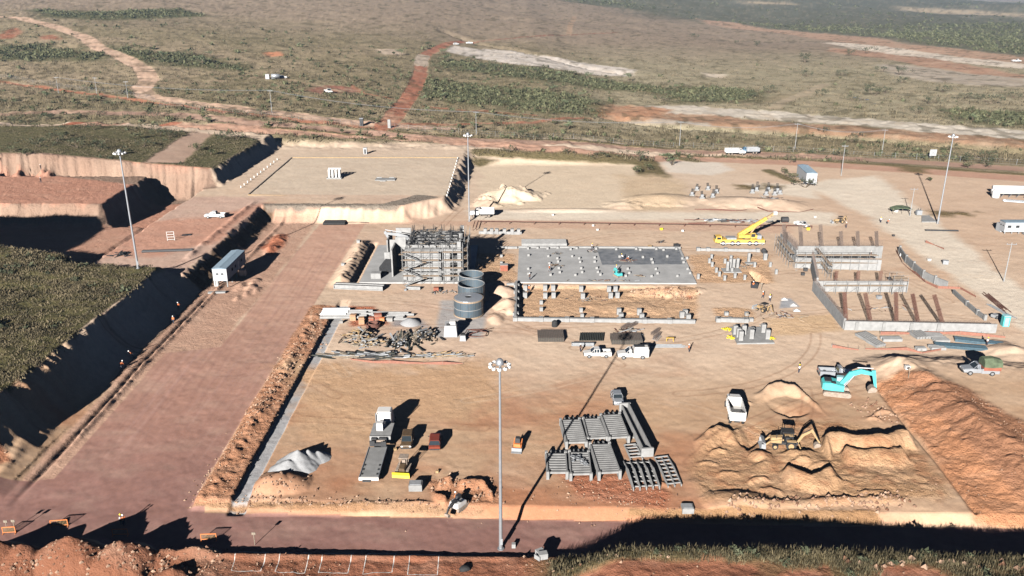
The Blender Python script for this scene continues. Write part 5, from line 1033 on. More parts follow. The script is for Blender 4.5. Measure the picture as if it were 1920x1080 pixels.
t = thing('water_cistern', 'dark round water tank behind the left mesh stack', 'tank', P(1040, 612)); MB().lathe([(.62, 0), (.65, .3), (.6, 1.1), (.35, 1.35), (.001, 1.4)], 14).build('tank', 'black', t, True); MB().lathe([(.2, 1.32), (.2, 1.45), (.001, 1.46)], 10).build('lid', 'dark', t)
t = thing('trestle_table', 'small yellow trestle right of the mesh stacks', 'trestle', P(1256, 640)); MB().box((0, 0, .8), (1.6, .5, .08)).build('top', 'yellow', t); 
for s_ in (-1, 1): MB().beam((s_ * .7, -.2, 0), (s_ * .6, 0, .8), .08, .08).beam((s_ * .7, .25, 0), (s_ * .6, 0, .8), .08, .08).build('leg', 'yellow', t)
# precast frame stacks in the foreground
def frames(label, q, nb, h=1.0, m='conc', nm='precast_stack', grp='stacked precast frames', posts=True, bw=.34, zb=.15):
    tl, tr, br, bl = [P(*a) for a in q]; t = thing(nm, label, 'precast frame', bl, 0, grp); tl, tr, br = tl - bl, tr - bl, br - bl; z_ = Vector((0, 0, 1)); o = Vector((0, 0, 0))
    for a, b in ((o, tl), (br, tr)): MB().beam(a + z_ * h * .5, b + z_ * h * .5, .34, h * .95).build('side_rail', m, t)
    for a, b in ((o, tl), (br, tr)): MB().beam(a + z_ * (h + .1), b + z_ * (h + .1), .18, .22).build('top_rail', m, t)
    for k in range(nb):
        f = (k + .5) / nb; MB().beam(o.lerp(tl, f) + z_ * (h - .1), br.lerp(tr, f) + z_ * (h - .1), bw, bw * .9).build('crossbeam', m, t)
    if posts:
        for k in (1, 2, 3):
            f = k / 4; c0 = tl.lerp(tr, f); MB().beam(c0 + z_ * (h - .3), c0 + (tl - o).normalized() * 1.3 + z_ * (h - .35), .2, .25).build('spur', m, t)
    for a in (o, br, tl, tr): MB().box((a.x, a.y, (h + .3) / 2), (.42, .42, h + .3)).build('corner_post', m, t)
    return t
frames('upper left frame stack, crossed by the mast shadow', [(1051, 797), (1086, 796), (1099, 840), (1062, 841)], 12)
frames('upper middle frame stack with a step between its two halves', [(1093, 794), (1122, 793), (1138, 830), (1102, 832)], 11, .9); frames('upper right frame stack with black gaps and spurs at its far end', [(1126, 790), (1161, 788), (1178, 832), (1142, 834)], 12, 1.2)
frames('lower left frame stack, the leftmost with few crossbeams', [(1024, 860), (1060, 860), (1063, 898), (1027, 898)], 8, 1.0); frames('lower middle frame stack topped with a tangle of grey rings', [(1067, 858), (1103, 858), (1108, 900), (1070, 901)], 10, 1.0); frames('lower right frame stack, the tallest and cleanest of the three in front', [(1106, 845), (1142, 844), (1162, 898), (1123, 900)], 14, 1.15)
t = thing('ring_tangle', 'tangle of grey metal rings lying on the lower middle frame stack', 'rings', P(1086, 880) + Vector((0, 0, 1.1)))
for k in range(14):
    x, y, r_ = rnd.uniform(-1.1, 1.1), rnd.uniform(-1.0, 2.2), rnd.uniform(.2, .35); MB().lathe([(r_, 0), (r_, .12), (r_ - .07, .12), (r_ - .07, 0)], 12, 0, (x, y, rnd.uniform(0, .25))).build('ring', 'steel', t)
# long ribbed girder
a_, b_ = P(1213, 858), P(1171, 772); t = thing('box_girder', 'very long grey ribbed concrete girder beside the frame stacks', 'girder', a_, math.atan2(b_.y - a_.y, b_.x - a_.x)); L = (b_ - a_).length
MB().box((L / 2, 0, .75), (L, 1.1, .3)).box((L / 2, -.55, 1.05), (L, .16, 1.5)).box((L / 2, .55, .9), (L, .16, 1.2)).build('channel', 'conc', t)
for k in range(17): MB().box((.4 + k * (L - .8) / 16, -.72, 1.0), (.12, .22, 1.3)).build('rib', 'conc2', t)
for x in (0, L): MB().box((x, 0, .95), (.35, 1.9, 1.5)).build('end_block', 'conc2', t)
for k in range(6): MB().box((.8 + k * (L - 1.6) / 5, 0, .15), (.35, 2.6, .3)).build('sleeper', 'conc2', t)
def sawframe(label, q, nb, nr, h=1.1):
    tl, tr, br, bl = [P(*a) for a in q]; t = thing('ladder_panel_stack', label, 'ladder frame', bl, 0, 'upright ladder frames'); tl, tr, br = tl - bl, tr - bl, br - bl; o = Vector((0, 0, 0)); z_ = Vector((0, 0, 1))
    for k in range(nr + 1):
        f = k / nr; a = o.lerp(br, f); b = tl.lerp(tr, f); MB().add([a, b, b + z_ * h * .35, a.lerp(b, .55) + z_ * h, a + z_ * h * .6, a + Vector((.12, 0, 0)), b + Vector((.12, 0, 0)), b + z_ * h * .35 + Vector((.12, 0, 0)), a.lerp(b, .55) + z_ * h + Vector((.12, 0, 0)), a + z_ * h * .6 + Vector((.12, 0, 0))], [(4, 3, 2, 1, 0), (5, 6, 7, 8, 9), (3, 8, 7, 2), (4, 9, 8, 3), (0, 5, 9, 4), (1, 2, 7, 6)]).build('rail', 'conc', t)
    for k in range(nb): f = (k + .5) / nb; MB().beam(o.lerp(tl, f) + z_ * .35, br.lerp(tr, f) + z_ * .35, .16, .16).build('rung', 'conc2', t)
    return t
sawframe('four tilted ladder frames with black gaps at the lower right of the frame stacks', [(1168, 868), (1215, 866), (1236, 918), (1187, 921)], 6, 4); sawframe('narrow ladder frame lying above the four tilted ones', [(1169, 835), (1190, 833), (1204, 862), (1182, 864)], 5, 1, .5)
sawframe('small broken ladder frames at the far right of the frame stacks', [(1226, 858), (1250, 855), (1277, 912), (1252, 915)], 8, 2, .6)
# boxes in the foreground
t = thing('concrete_chamber', 'square concrete chamber with grey lid beside the digging ring', 'chamber', P(779, 921)); MB().box((0, .6, .5), (1.9, 1.4, 1.0)).build('chamber', 'conc', t); MB().box((0, .6, 1.05), (1.6, 1.15, .1)).build('lid', 'grey', t)
t = thing('concrete_chamber', 'small grey chamber with a dark square lid at the edge of the lower road', 'chamber', P(1290, 963)); MB().box((0, .6, .4), (1.6, 1.4, .8)).build('chamber', 'conc2', t); MB().box((0, .6, .85), (1.3, 1.1, .1)).build('lid', 'grey', t)
t = thing('concrete_chamber', 'broken white concrete boxes lying in the red earth by the mast base', 'chamber', P(1018, 1046), .2); MB().box((0, 0, .4), (1.1, .8, .8)).build('chamber', 'conc2', t); MB().box((-.2, .9, .3), (1.0, .7, .6), .3).build('piece', 'conc2', t); MB().box((-.8, -.2, .3), (.12, .9, .6), .6).build('piece', 'conc2', t)
one('mast_footing', MB().box((0, 0, .3), (.5, .5, .6)), 'conc2', 'small pale concrete block right of the nearest mast base', 'block', None, P(963, 1026)); one('black_sack', MB().loft([ring(-.7, 0, .3, .3, .2, .05), ring(-.3, 0, .55, .5, .35, .1), ring(.3, 0, .5, .5, .3, .1), ring(.7, 0, .25, .3, .2, .05)]), 'black', 'black plastic sack lying on the red earth left of the mast', 'sack', None, P(872, 1068), .3, True)
# ---------------------------------------------------------------- right hand concrete walls with reinforcement
def cwall(label, a, b, h, w=.4, bars=True, m='conc2', bh=1.2, butt=(), mb_='rebar', z0=0, grp='cast concrete walls', base=True):
    p_, q_ = P(*a), P(*b); d = q_ - p_; L = d.length; t = thing('concrete_wall', label, 'wall', (p_.x, p_.y, z0), math.atan2(d.y, d.x), grp)
    MB().box((L / 2, 0, h / 2), (L, w, h)).build('wall_panel', m, t)
    if bars:
        g = MB(); n = int(L / .3)
        for k in range(n): 
            for y in (-w * .3, w * .3): g.tube((k * L / n, y, h), (k * L / n + rnd.uniform(-.06, .06), y, h + bh * rnd.uniform(.8, 1.1)), .018, 3, cap=False)
        g.build('starter_bars', mb_, t)
    for f in butt: MB().box((L * f, -w * .6, h / 2 - .05), (.7, .3, h - .1)).build('pilaster', 'conc', t)
    return t
cwall('long front concrete wall facing the viewer, with leaning reinforcement columns', (1582, 618), (1866, 624), 2.0, .45, True, bh=.5, butt=(.08, .26, .44, .62))
cwall('diagonal concrete wall running back from the left end of the long front wall', (1582, 617), (1524, 545), 2.4, .45, True, bh=1.0)
cwall('middle concrete wall parallel to the front one, scaffolded at its right end', (1526, 546), (1700, 547), 2.6, .45, True, bh=.6); cwall('inner concrete wall going back from the middle wall', (1530, 546), (1520, 500), 3.4, .45, True, bh=1.2)
cwall('third concrete wall behind the long plank scaffolding', (1490, 502), (1650, 507), 2.8, .45, False); cwall('rear concrete wall standing behind the scaffolding with tall rusty bars', (1482, 484), (1652, 484), 3.4, .45, True, bh=1.6, m='conc')
cwall('rear left concrete wall with a dense row of bars running away from the viewer', (1492, 492), (1462, 460), 3.4, .45, True, bh=2.4)
scaffold('long plank scaffolding along the third concrete wall', P(1492, 508), 0, 20.5, 1.2, 4.2, 2.0, 2.2); scaffold('scaffolding against the rear left concrete wall', P(1487, 503), head((1487, 503), (1458, 468)), 15, 1.3, 4.2, 2.0, 2.4); scaffold('inclined scaffolding beside the inner wall', P(1558, 525), head((1558, 525), (1526, 485)), 14, 1.0, 3.8, 1.9, 2.4)
scaffold('light scaffolding with one plank along the middle wall', P(1545, 552), 0, 18.5, 1.0, 2.2, 2.0, 2.6); scaffold('scaffold cage around the right end of the middle wall', P(1672, 550), 0, 3.4, 2.6, 3.4, 1.7, 1.7)
for i, (x, y, dx) in enumerate(((1586, 616, -.14), (1633, 616, -.28), (1680, 616, -.12), (1722, 617, -.30), (1768, 617, -.40))):
    t = thing('rebar_column', 'tall leaning reinforcement column on the front wall, %s of the five' % ('first from the left', 'second', 'middle one', 'fourth', 'last')[i], 'rebar column', P(x, y) + Vector((0, 0, .6)), 0, 'reinforcement columns of the front wall'); cage(t, (0, 0, 0), (dx, .12, 1), 7.4, .7, .45, 'rust', 7)
for i, x in enumerate((1470, 1500, 1538, 1575, 1606, 1641)):
    t = thing('rebar_column', 'dark reinforcement column on the rear wall, %s from the left' % ('first', 'second', 'third', 'fourth', 'fifth', 'sixth')[i], 'rebar column', P(x, 484) + Vector((0, 0, 3.2)), 0, 'reinforcement columns of the rear wall'); cage(t, (0, 0, 0), (-.15, .1, 1), 4.2 if i > 2 else 6, .8, .45, 'rebar', 7)
for i, x in enumerate((1567, 1608, 1650)): t = thing('rebar_column', 'short reinforcement column behind the middle wall, %s of three' % ('left', 'middle', 'right')[i], 'rebar column', P(x, 546) + Vector((0, .8, 2.2)), 0, 'short reinforcement columns'); cage(t, (0, 0, 0), (0, .1, 1), 2.6, .7, .3, 'rust', 6)
# curved low wall right of them
pts = [(1686, 475), (1698, 492), (1712, 505), (1730, 521), (1752, 532), (1775, 541)]
t = thing('low_wall', 'low grey concrete wall in slanting segments behind the orange netting', 'wall', P(*pts[0])); o0 = P(*pts[0])
for a, b in zip(pts, pts[1:]): p_, q_ = P(*a) - o0, P(*b) - o0; MB().beam(p_ + Vector((0, 0, .9)), q_ + Vector((0, 0, .9)), .35, 1.8).build('wall_panel', 'conc', t); MB().box((p_.x, p_.y, 1.1), (.5, .5, 2.2)).build('buttress', 'conc', t)
t = thing('low_wall', 'low grey wall segments running down to the turquoise toilet cabin', 'wall', P(1787, 550)); o0 = P(1787, 550)
for a, b in (((1787, 550), (1812, 573)), ((1812, 573), (1832, 590)), ((1832, 590), (1846, 600))): p_, q_ = P(*a) - o0, P(*b) - o0; MB().beam(p_ + Vector((0, 0, .5)), q_ + Vector((0, 0, .5)), .4, 1.0).build('wall_panel', 'conc', t); MB().box((q_.x, q_.y, .6), (.6, .6, 1.3)).build('buttress', 'conc', t)
# stacks of precast right foreground of walls
for i, (a, n, L, rz_, m_, sq, lab) in enumerate((((1625, 640), 5, 3.4, 1.9, 'conc', True, 'leaning bundle of grey precast beams, upper left bundle'), ((1645, 652), 4, 3.2, 1.9, 'conc', True, 'leaning bundle of grey precast beams, lower left bundle'), ((1655, 640), 3, 4.0, 0, 'conc2', True, 'flat pale beams right of the leaning bundles'), ((1722, 637), 5, 3.6, 1.7, 'conc', True, 'third leaning bundle of beams below the netting'), ((1737, 634), 4, 3.6, -.1, 'conc2', True, 'pale slabs beside the third leaning bundle'), ((1752, 642), 4, 3.2, 0, 'conc2', True, 'short stack of pale slabs left of the blue beams'), ((1745, 656), 3, 3.0, 0, 'conc2', True, 'short pale block stack below the blue beams'), ((1718, 657), 2, 2.0, 0, 'conc2', True, 'small pale slabs by the orange netting'))):
    pipes(lab, a, L, rz_, n, .28, .62 * (1 if i not in (0, 1, 3) else -1), m_, nm='precast_bundle', sq=sq, jit=.08, part='beam')
for i, (a, b, lab) in enumerate((((1790, 640), (1884, 644), 'upper long blue grey steel beams pierced with holes'), ((1754, 651), (1852, 655), 'lower long blue grey steel beams pierced with holes'))):
    p_, q_ = P(*a), P(*b); L = (q_ - p_).length; t = thing('steel_beam_stack', lab, 'steel beams', p_, math.atan2(q_.y - p_.y, q_.x - p_.x), 'blue grey steel beam stacks')
    for k in range(4): MB().box((L / 2, k * .45, .3), (L, .3, .6)).build('beam', 'bluebeam', t)
    h_ = MB()
    for k in range(24): h_.tube((.6 + k * (L - 1) / 24, -.17, .3), (.6 + k * (L - 1) / 24, -.145, .3), .08, 8)
    h_.build('holes', 'dark', t)
t = thing('toilet_cabin', 'turquoise portable toilet cabin at the right behind the front wall', 'toilet cabin', P(1885, 612), -.1); MB().box((0, .4, 1.15), (1.3, 1.2, 2.3)).build('cabin', 'turq', t); MB().prism([(-.7, 2.3), (.7, 2.3), (.5, 2.5), (-.5, 2.5)], -.25, 1.05).build('roof', 'turq2', t); MB().box((0, -.22, 1.1), (.85, .05, 1.95)).build('door', 'turq2', t)
t = thing('small_trailer', 'little dark handcart with wheels left of the toilet cabin', 'cart', P(1864, 597), .5); MB().box((0, 0, .7), (1.4, .9, .6)).build('box', 'grey', t); wheels(t, (0,), .6, .35, .16)
pipes('long rusty poles lying beside the dirt track at the right', (1838, 548), 14, head((1838, 548), (1905, 604)), 5, .1, .35, 'rust', nm='pole_bundle', jit=.4); pipes('long thin bars right of the netting', (1848, 570), 9, head((1848, 570), (1885, 590)), 4, .08, .3, 'grey', nm='pole_bundle', jit=.2)
pipes('single long dark pipe lying by the track, left of the right trailer', (1735, 433), 9.5, -.07, 2, .2, .45, 'dark', nm='pipe_stack'); pipes('pair of very long dark pipes on the bench below the left mast', (266, 474), 12.5, .12, 2, .28, .7, 'dark', nm='pipe_stack')
heap('black debris pile beside the long pipes on the bench', 225, 478, 2.6, 2, 22, .8, 1.6, ('dark', 'black'), nm='debris_heap')
t = thing('open_rack', 'white open metal frame standing on the bench', 'frame', P(321, 451), .2)
for z in (.3, 1.0, 1.7, 2.4): MB().tube((-.9, 0, z), (.9, 0, z), .07, 6).build('bar', 'white', t)
for x in (-.9, .9): MB().tube((x, 0, 0), (x, 0, 2.5), .08, 6).build('post', 'white', t)
one('steel_plate', MB().box((0, 0, .1), (2.4, .9, .2)), 'dark', 'small dark plate right of the white open frame', 'plate', None, P(350, 441), .15)
pipes('bundle of big black pipes below the pale cut bank', (606, 422), 6.6, .02, 5, .42, .7, 'black', nm='pipe_stack'); t = thing('black_hose', 'thin black hose trailing right of the black pipe bundle', 'hose', P(648, 417)); MB().tube((0, 0, .1), (3.5, 0, .1), .1, 6).tube((3.5, 0, .1), (7, -.6, .1), .1, 6).build('hose', 'black', t)
# long pipeline behind the slab with a gate frame
a_, b_ = P(893, 419), P(1522, 428); t = thing('pipeline', 'very long thin rusty pipeline running behind the slab to the crane', 'pipeline', a_); prev = Vector((0, 0, .8)); d_ = b_ - a_
for k in range(40): 
    v = d_ * ((k + 1) / 40); v.z = .8 + rnd.uniform(-.04, .04); MB().tube(prev, v, .10, 6).build('pipe', 'rust', t); prev = v
    if k % 3 == 0: MB().box((v.x, v.y, .4), (.15, .5, .8)).build('support', 'rust', t)
t = thing('pipe_gate', 'rusty pipe frame at the left end of the long pipeline', 'frame', P(890, 432))
for x in (-.5, .5): MB().tube((x, 0, .8), (x + .3, 8.0, .8), .13, 6).tube((x, 0, 0), (x, 0, .9), .1, 6).build('pipe', 'rust', t)
slab_poly('equipment_pad', 'small pale concrete pad at the foot of the right mast', [(1728, 405), (1742, 405), (1757, 417), (1728, 417)], .25, 'conc2', .4)
t = thing('transformer', 'small dark transformer on its pad beside the right mast', 'transformer', P(1722, 404)); MB().box((0, 0, 1.0), (1.6, 1.2, 1.4)).build('tank', 'grey', t); MB().tube((.4, 0, 1.7), (.4, 0, 2.3), .1, 6).build('bushing', 'dark', t); MB().tube((-.4, 0, 1.7), (-.4, 0, 2.3), .1, 6).build('bushing', 'dark', t)
t = thing('tarpaulin_shelter', 'low shelter under a green tarpaulin beside the pale pole', 'shelter', P(1688, 400)); MB().loft([[(-3.2, -1.3, 1.3), (-3.2, 1.3, 1.6), (-3.1, 1.3, 1.75), (-3.1, -1.3, 1.45)], [(-1, -1.5, 1.9), (-1, 1.5, 2.1), (-1, 1.5, 2.3), (-1, -1.5, 2.1)], [(1, -1.5, 1.8), (1, 1.5, 2.1), (1, 1.5, 2.3), (1, -1.5, 2.0)], [(3.1, -1.3, 1.5), (3.1, 1.3, 1.7), (3.1, 1.3, 1.85), (3.1, -1.3, 1.65)]]).build('tarpaulin', 'tarp', t)
for x in (-3, 0, 3):
    for y in (-1.2, 1.2): MB().tube((x, y, 0), (x, y, 1.9), .06, 5).build('post', 'wood', t)
t = thing('water_tank', 'white tank under the edge of the green tarpaulin shelter', 'tank', P(1680, 397)); MB().lathe([(.7, 0), (.7, 1.0), (.5, 1.2), (.001, 1.25)], 12).build('tank', 'white', t); MB().tube((0, 0, 1.2), (0, 0, 1.32), .22, 8).build('lid', 'grey', t)
# pad: low kerb posts and blocks
kp = [P(465, 366), P(838, 373), P(859, 296), P(547, 296)]; t = thing('pad_kerb', 'low pale kerb beam around the big flat pad with a yellow line', 'kerb', kp[0])
for i, (a, b) in enumerate(zip(kp, kp[1:] + kp[:1])): MB().beam(a - kp[0] + Vector((0, 0, .1)), b - kp[0] + Vector((0, 0, .1)), .35, .3).build('kerb', ('tan', 'conc2', 'tan', 'dust')[i], t)
for i, (a, b, n) in enumerate((((838, 368), (858, 298), 14), ((452, 352), (520, 300), 12))):
    for k in range(n):
        f = k / (n - 1); v = P(a[0] + (b[0] - a[0]) * f, a[1] + (b[1] - a[1]) * f); one('marker_post', MB().box((0, 0, .35), (.3, .3, .7)), 'white', 'small white marker post in the line along the %s edge of the flat pad' % ('right', 'left')[i], 'marker post', ('marker posts right of the pad', 'marker posts left of the pad')[i], v)
t = thing('pedestal_group', 'group of white upright piers on a base on the flat pad', 'piers', P(628, 334)); MB().box((0, 0, .2), (5.2, 3.4, .5)).build('base', 'conc2', t)
for x in (-1.8, -.6, .6, 1.8):
    for y in (-.8, .8): MB().box((x, y, 1.8), (.6, .5, 3.0)).build('pier', 'white', t)
MB().box((0, .8, 3.4), (4.6, .5, .3)).build('cap_beam', 'white', t)
t = thing('flat_base', 'flat concrete base with low stubs at the right of the pad', 'base', P(723, 337)); MB().box((0, 0, .15), (7, 3.4, .35)).build('base', 'conc', t); MB().box((-2.4, 1.6, .4), (1.8, .3, .4)).box((2, 1.6, .4), (1.8, .3, .4)).box((-.6, -2.4, .15), (2, .6, .3)).build('stub', 'conc2', t)
t = thing('toilet_cabin', 'white portable toilet with dark door behind the flat pad', 'toilet cabin', P(685, 289), 0); MB().box((0, .4, 1.2), (1.4, 1.4, 2.4)).build('cabin', 'panel', t); MB().box((0, -.31, 1.1), (.7, .05, 1.8)).build('door', 'dark', t); MB().box((0, .4, 2.45), (1.6, 1.6, .15)).build('roof', 'panel', t)
t = thing('toilet_cabin', 'dark green cabin beside the road gate behind the pad', 'toilet cabin', P(678, 236), 0); MB().box((0, .4, 1.7), (1.6, 1.6, 3.4)).build('cabin', 'dark', t); MB().box((0, .4, 3.5), (1.9, 1.9, .2)).build('roof', 'grey', t)
one('gate_pillar', MB().box((0, 0, 2), (1.3, .8, 4)), 'conc2', 'pale gate pillar where the red road meets the long fence', 'pillar', None, P(730, 240)); 
t = thing('road_sign', 'square white sign with a dark cross shaped symbol on two posts behind the fence', 'sign', P(1748, 297), .05); MB().box((0, 0, 2.4), (2.9, .1, 2.7)).build('panel', 'panel', t); MB().beam((-.9, -.07, 1.6), (.9, -.07, 3.2), .06, .35).beam((.9, -.08, 1.6), (-.9, -.08, 3.2), .06, .35).build('symbol', 'grey', t)
for x in (-1, 1): MB().box((x, .1, 1.2), (.12, .12, 2.4)).build('post', 'steel', t)
# foundations under way beyond the slab
for i, (x, y, h_) in enumerate(((1297, 367, 2.2), (1316, 372, 2.2), (1336, 370, 2.6), (1343, 362, 2.4), (1306, 357, 2.0), (1327, 356, 2.2), (1410, 362, 2.8), (1418, 358, 3.0), (1436, 366, 2.6), (1440, 358, 2.8), (1452, 366, 2.6), (1457, 360, 2.8), (1462, 364, 2.2))):
    t = thing('footing_cage', 'rusty column cage standing on a footing in the far diggings', 'column cage', P(x, y), 0, 'column cages in the far diggings'); MB().box((0, 0, .25), (1.6, 1.2, .5)).build('footing', 'conc', t); cage(t, (0, 0, .4), (rnd.uniform(-.1, .1), .05, 1), h_, .7, .5, 'dark', 5); MB().box((0, 0, .9), (.9, .7, 1.0)).build('pier', 'grey', t)
wall_beam('ground beam joining the far column cages', (1428, 374), (1458, 373), .5, .5)
heap('scattered dark formwork and bars left of the crane boom', 1395, 415, 9, 2.0, 60, .5, 3.2, ('dark', 'grey', 'conc', 'rust'), nm='formwork_heap', spread=1.2, w=.35); heap('scattered grey panels left of the crane', 1345, 413, 6, 1.2, 34, .4, 2.0, ('grey', 'steel', 'dark'), nm='formwork_heap', spread=1.6, w=.35)
ofence([(1283, 413), (1325, 412), (1325, 419), (1290, 420)], 'rust coloured low barrier ring behind the long pipeline', .5, 'rust', 4)
t = thing('mixer_drum', 'dark round drum on the ground right of the crane boom', 'drum', P(1471, 417)); MB().tube((-1, 0, .9), (1, 0, .9), .9, 14).build('drum', 'dark', t); MB().box((0, 0, .2), (1.8, 1.2, .3)).build('cradle', 'rust', t)
ofence([(1302, 393), (1380, 396), (1400, 394)], 'thin orange rope fence in front of the far diggings, left one', .6, 'rust', 4, 'rope_fence'); ofence([(1420, 390), (1440, 397), (1500, 398), (1525, 393)], 'thin orange rope fence in front of the far diggings, right one', .6, 'rust', 4, 'rope_fence')
wall_beam('thin string wall marking the edge of the pit', (1424, 610), (1426, 611), .2, .2)
# rock waste round the plastic sheets, sand heap by the mixer
for i, (x, y) in enumerate(((1487, 573), (1493, 583), (1470, 562))): t = thing('cement_sheet', 'white plastic sheet dropped on sandy ground, %s' % ('lower one beside the sand patch', 'rightmost with folded corner', 'small one near the grey sand')[i], 'plastic sheet', P(x, y), 0); MB().add([(-.9, -.6, .05), (.8, -.7, .1), (1.0, .5, .15), (-.5, .8, .05), (0, 0, .55)], [(0, 1, 4), (1, 2, 4), (2, 3, 4), (3, 0, 4), (3, 2, 1, 0)]).build('sheet', 'white', t)
# ---------------------------------------------------------------- vehicles and machines in place
pickup('white double cab pickup with dark cargo bed, behind it the steel mesh', P(1120, 668), math.pi + .03, 'white', 'double', 'white pickups by the steel mesh')
t = pickup('white service truck with tall white box and black rack, right of the pickup', P(1186, 670), math.pi + .03, 'white', 'single', 'white pickups by the steel mesh', s=1.12)
bx_ = MB().box((-1.35, 0, 1.3), (2.6, 1.95, 1.1)).build('service_box', 'white', t); MB().box((-1.35, .3, 2.05), (2.4, 1.1, .4)).build('rack_box', 'white', t); MB().box((-1.0, .2, 2.3), (1.8, .9, .08)).box((-2.6, .1, 1.9), (.2, 1.5, .9)).build('roof_rack', 'dark', t)
for k in range(3): MB().box((-1.35, .985, 1.0 + k * .3), (2.5, .02, .03)).build('drawer_line', 'grey', bx_)
pickup('light grey hatchback parked at the far end of the long ribbed girder', P(1157, 752), head((1154, 738), (1160, 756)), 'silver', 'car', cat='car')
pickup('dark red car with large glass roof, rightmost of the old vehicles', P(816, 834), math.pi / 2 + .04, 'brownred', 'suv', cat='car'); pickup('brown open topped jeep with black interior, left of the dark red car', P(764, 832), -math.pi / 2 + .02, 'brown', 'suv', cat='car')
pickup('light grey pickup with long flat bed behind the turquoise excavator', P(1566, 706), -.12, 'silver', 'single', s=1.15)
pickup('white pickup parked on the bench at the left', P(404, 408), math.pi + .05, 'white', 'double', s=1.1); pickup('white pickup on the hill at the end of the red road', P(880, 82), math.pi, 'white', 'double', 'vehicles on the hill', s=1.3)
pickup('white van standing left of the pickup on the hill', P(855, 84), .2, 'white', 'suv', 'vehicles on the hill', s=1.3, cat='car'); pickup('small white car right of the silver tank in the scrub', P(530, 147), .1, 'white', 'car', s=1.3, cat='car'); pickup('white truck cab in the scrub beside the red clearing', P(616, 174), -1.0, 'white', 'single', s=1.4)
pickup('white pickup far away on the upper quarry road', P(1905, 116), .0, 'white', 'single', s=1.6); pickup('white pickup by the far diggings right of the crane', P(1503, 424), -1.0, 'white', 'double', s=.9)
t = thing('tank_trailer', 'silver tank trailer standing in the scrub between a box and a car', 'tank trailer', P(517, 148), .2); MB().tube((-2.6, 0, 1.9), (2.6, 0, 1.9), 1.25, 16).build('tank', 'silver', t, True); MB().box((0, 0, .7), (5, 1.6, .25)).build('frame', 'dark', t); wheels(t, (-1, -2.1), 1.1, .5, .3)
one('storage_container', MB().box((0, 0, 1.5), (2.4, 2.4, 3.0), bx.__class__(0) if False else 0), 'panel', 'white upright box left of the silver tank in the scrub', 'container', None, P(502, 148), .1)
t = pickup('light grey stake truck with green tarpaulin over a red load at the right', P(1835, 700), math.pi - .08, 'silver', 'single', s=1.15)
MB().loft([[(-.15, -1.05, 1.5), (-.15, 1.05, 1.5), (-.15, 1.0, 2.3), (-.15, .5, 2.75), (-.15, -.5, 2.75), (-.15, -1.0, 2.3)], [(-1.5, -1.08, 1.45), (-1.5, 1.08, 1.45), (-1.5, 1.02, 2.4), (-1.5, .5, 2.9), (-1.5, -.5, 2.9), (-1.5, -1.02, 2.4)], [(-2.9, -1.05, 1.6), (-2.9, 1.05, 1.6), (-2.9, .9, 2.2), (-2.9, .4, 2.55), (-2.9, -.4, 2.55), (-2.9, -.9, 2.2)]]).build('tarpaulin', 'tarp', t); MB().box((-1.5, 0, 1.2), (2.6, 1.9, .6)).build('load', 'redply', t)
dump_truck('white dump truck seen from behind with empty open bed, right of the frame stacks', P(1376, 778), head((1378, 790), (1366, 745)), load=None)
dump_truck('white dump truck parked beside the mast behind the building', P(904, 406), math.pi, 'white', 'white', 7.6, axles=(2.7, -2.2)); dump_truck('white tipper truck on the far road, left of the blue one', P(1378, 290), .02, 'white', 'white', 8.6, load='gravel'); dump_truck('blue and grey tipper truck on the far road, right of the white one', P(1404, 288), .02 + math.pi, 'blue', 'grey', 8.6)
excavator('turquoise crawler excavator with its arm reaching right and down', P(1567, 738), -.22, 'turq', boom=((.4, 1.6), (1.8, 3.7), (3.2, 4.3), (5.2, 4.0)), stick=((5.0, 4.6), (5.7, 1.5)), bk=(5.7, 1.2, 1.1, .2), s=1.12, cabm='turq2', arm_m='turq')
backhoe('dusty yellow backhoe loader with black canopy digging among the spoil heaps', P(1470, 838), math.pi - .12, 'tan', 1.08); backhoe('small dusty backhoe working left of the white plastic sheets', P(1430, 584), math.pi / 2 + .6, 'tan', .72, reach=.8)
backhoe('small loader beside the far wall reinforcement, below the white trailer', P(1574, 418), math.pi, 'tan', .75, reach=.6)
excavator('tiny turquoise excavator standing on the big grey slab', Vector((*P(1158, 521).xy, .3)), 2.0, 'turq', boom=((.4, 1.2), (1.2, 2.6), (2.2, 3.2), (3.2, 3.0)), stick=((3.1, 3.2), (3.6, 1.4)), bk=(3.6, 1.2, .8, .2), s=.55)
excavator('black and white small excavator at the edge of the lower road', P(862, 951), .95, 'white', boom=((-.4, 1.4), (-1.6, 2.4), (-2.8, 2.4), (-3.9, 1.9)), stick=((-3.8, 2.1), (-4.6, .9)), bk=(-4.4, .9, .9, 2.2), s=.62, cabm='dark', arm_m='dark')
# lowboy truck seen from its tail
a_, b_ = P(692, 905), P(722, 806); t = thing('lowboy_truck', 'grey lowboy trailer truck with long flat deck and white tractor at its far end', 'trailer truck', a_, math.atan2(b_.y - a_.y, b_.x - a_.x)); L = (b_ - a_).length
MB().box((4.2, 0, .75), (8.4, 2.7, .35)).build('deck', 'dust' if False else 'conc', t); 
for s_ in (-1, 1): MB().box((4.2, s_ * 1.38, .82), (8.6, .1, .42)).build('side_rail', 'silver', t)
MB().box((-.02, 0, .7), (.3, 2.9, .5)).build('tail_board', 'white', t); MB().box((-.25, .3, .45), (.2, 1.2, .3)).build('ramp_hook', 'dark', t)
eq = MB()
for x, y, dx, dy, h_ in ((8.9, 0, .7, 2.4, .5), (9.6, -.6, .5, 1.2, .9), (9.7, .8, .5, .8, .8), (8.6, .9, .2, .8, .9), (8.4, -.9, .2, .8, .9)): eq.box((x, y, 1.0 + h_ / 2), (dx, dy, h_))
eq.build('winch', 'dark', t); MB().tube((9.2, -1.0, 1.5), (9.2, 1.0, 1.5), .22, 10).build('drum', 'dust', t)
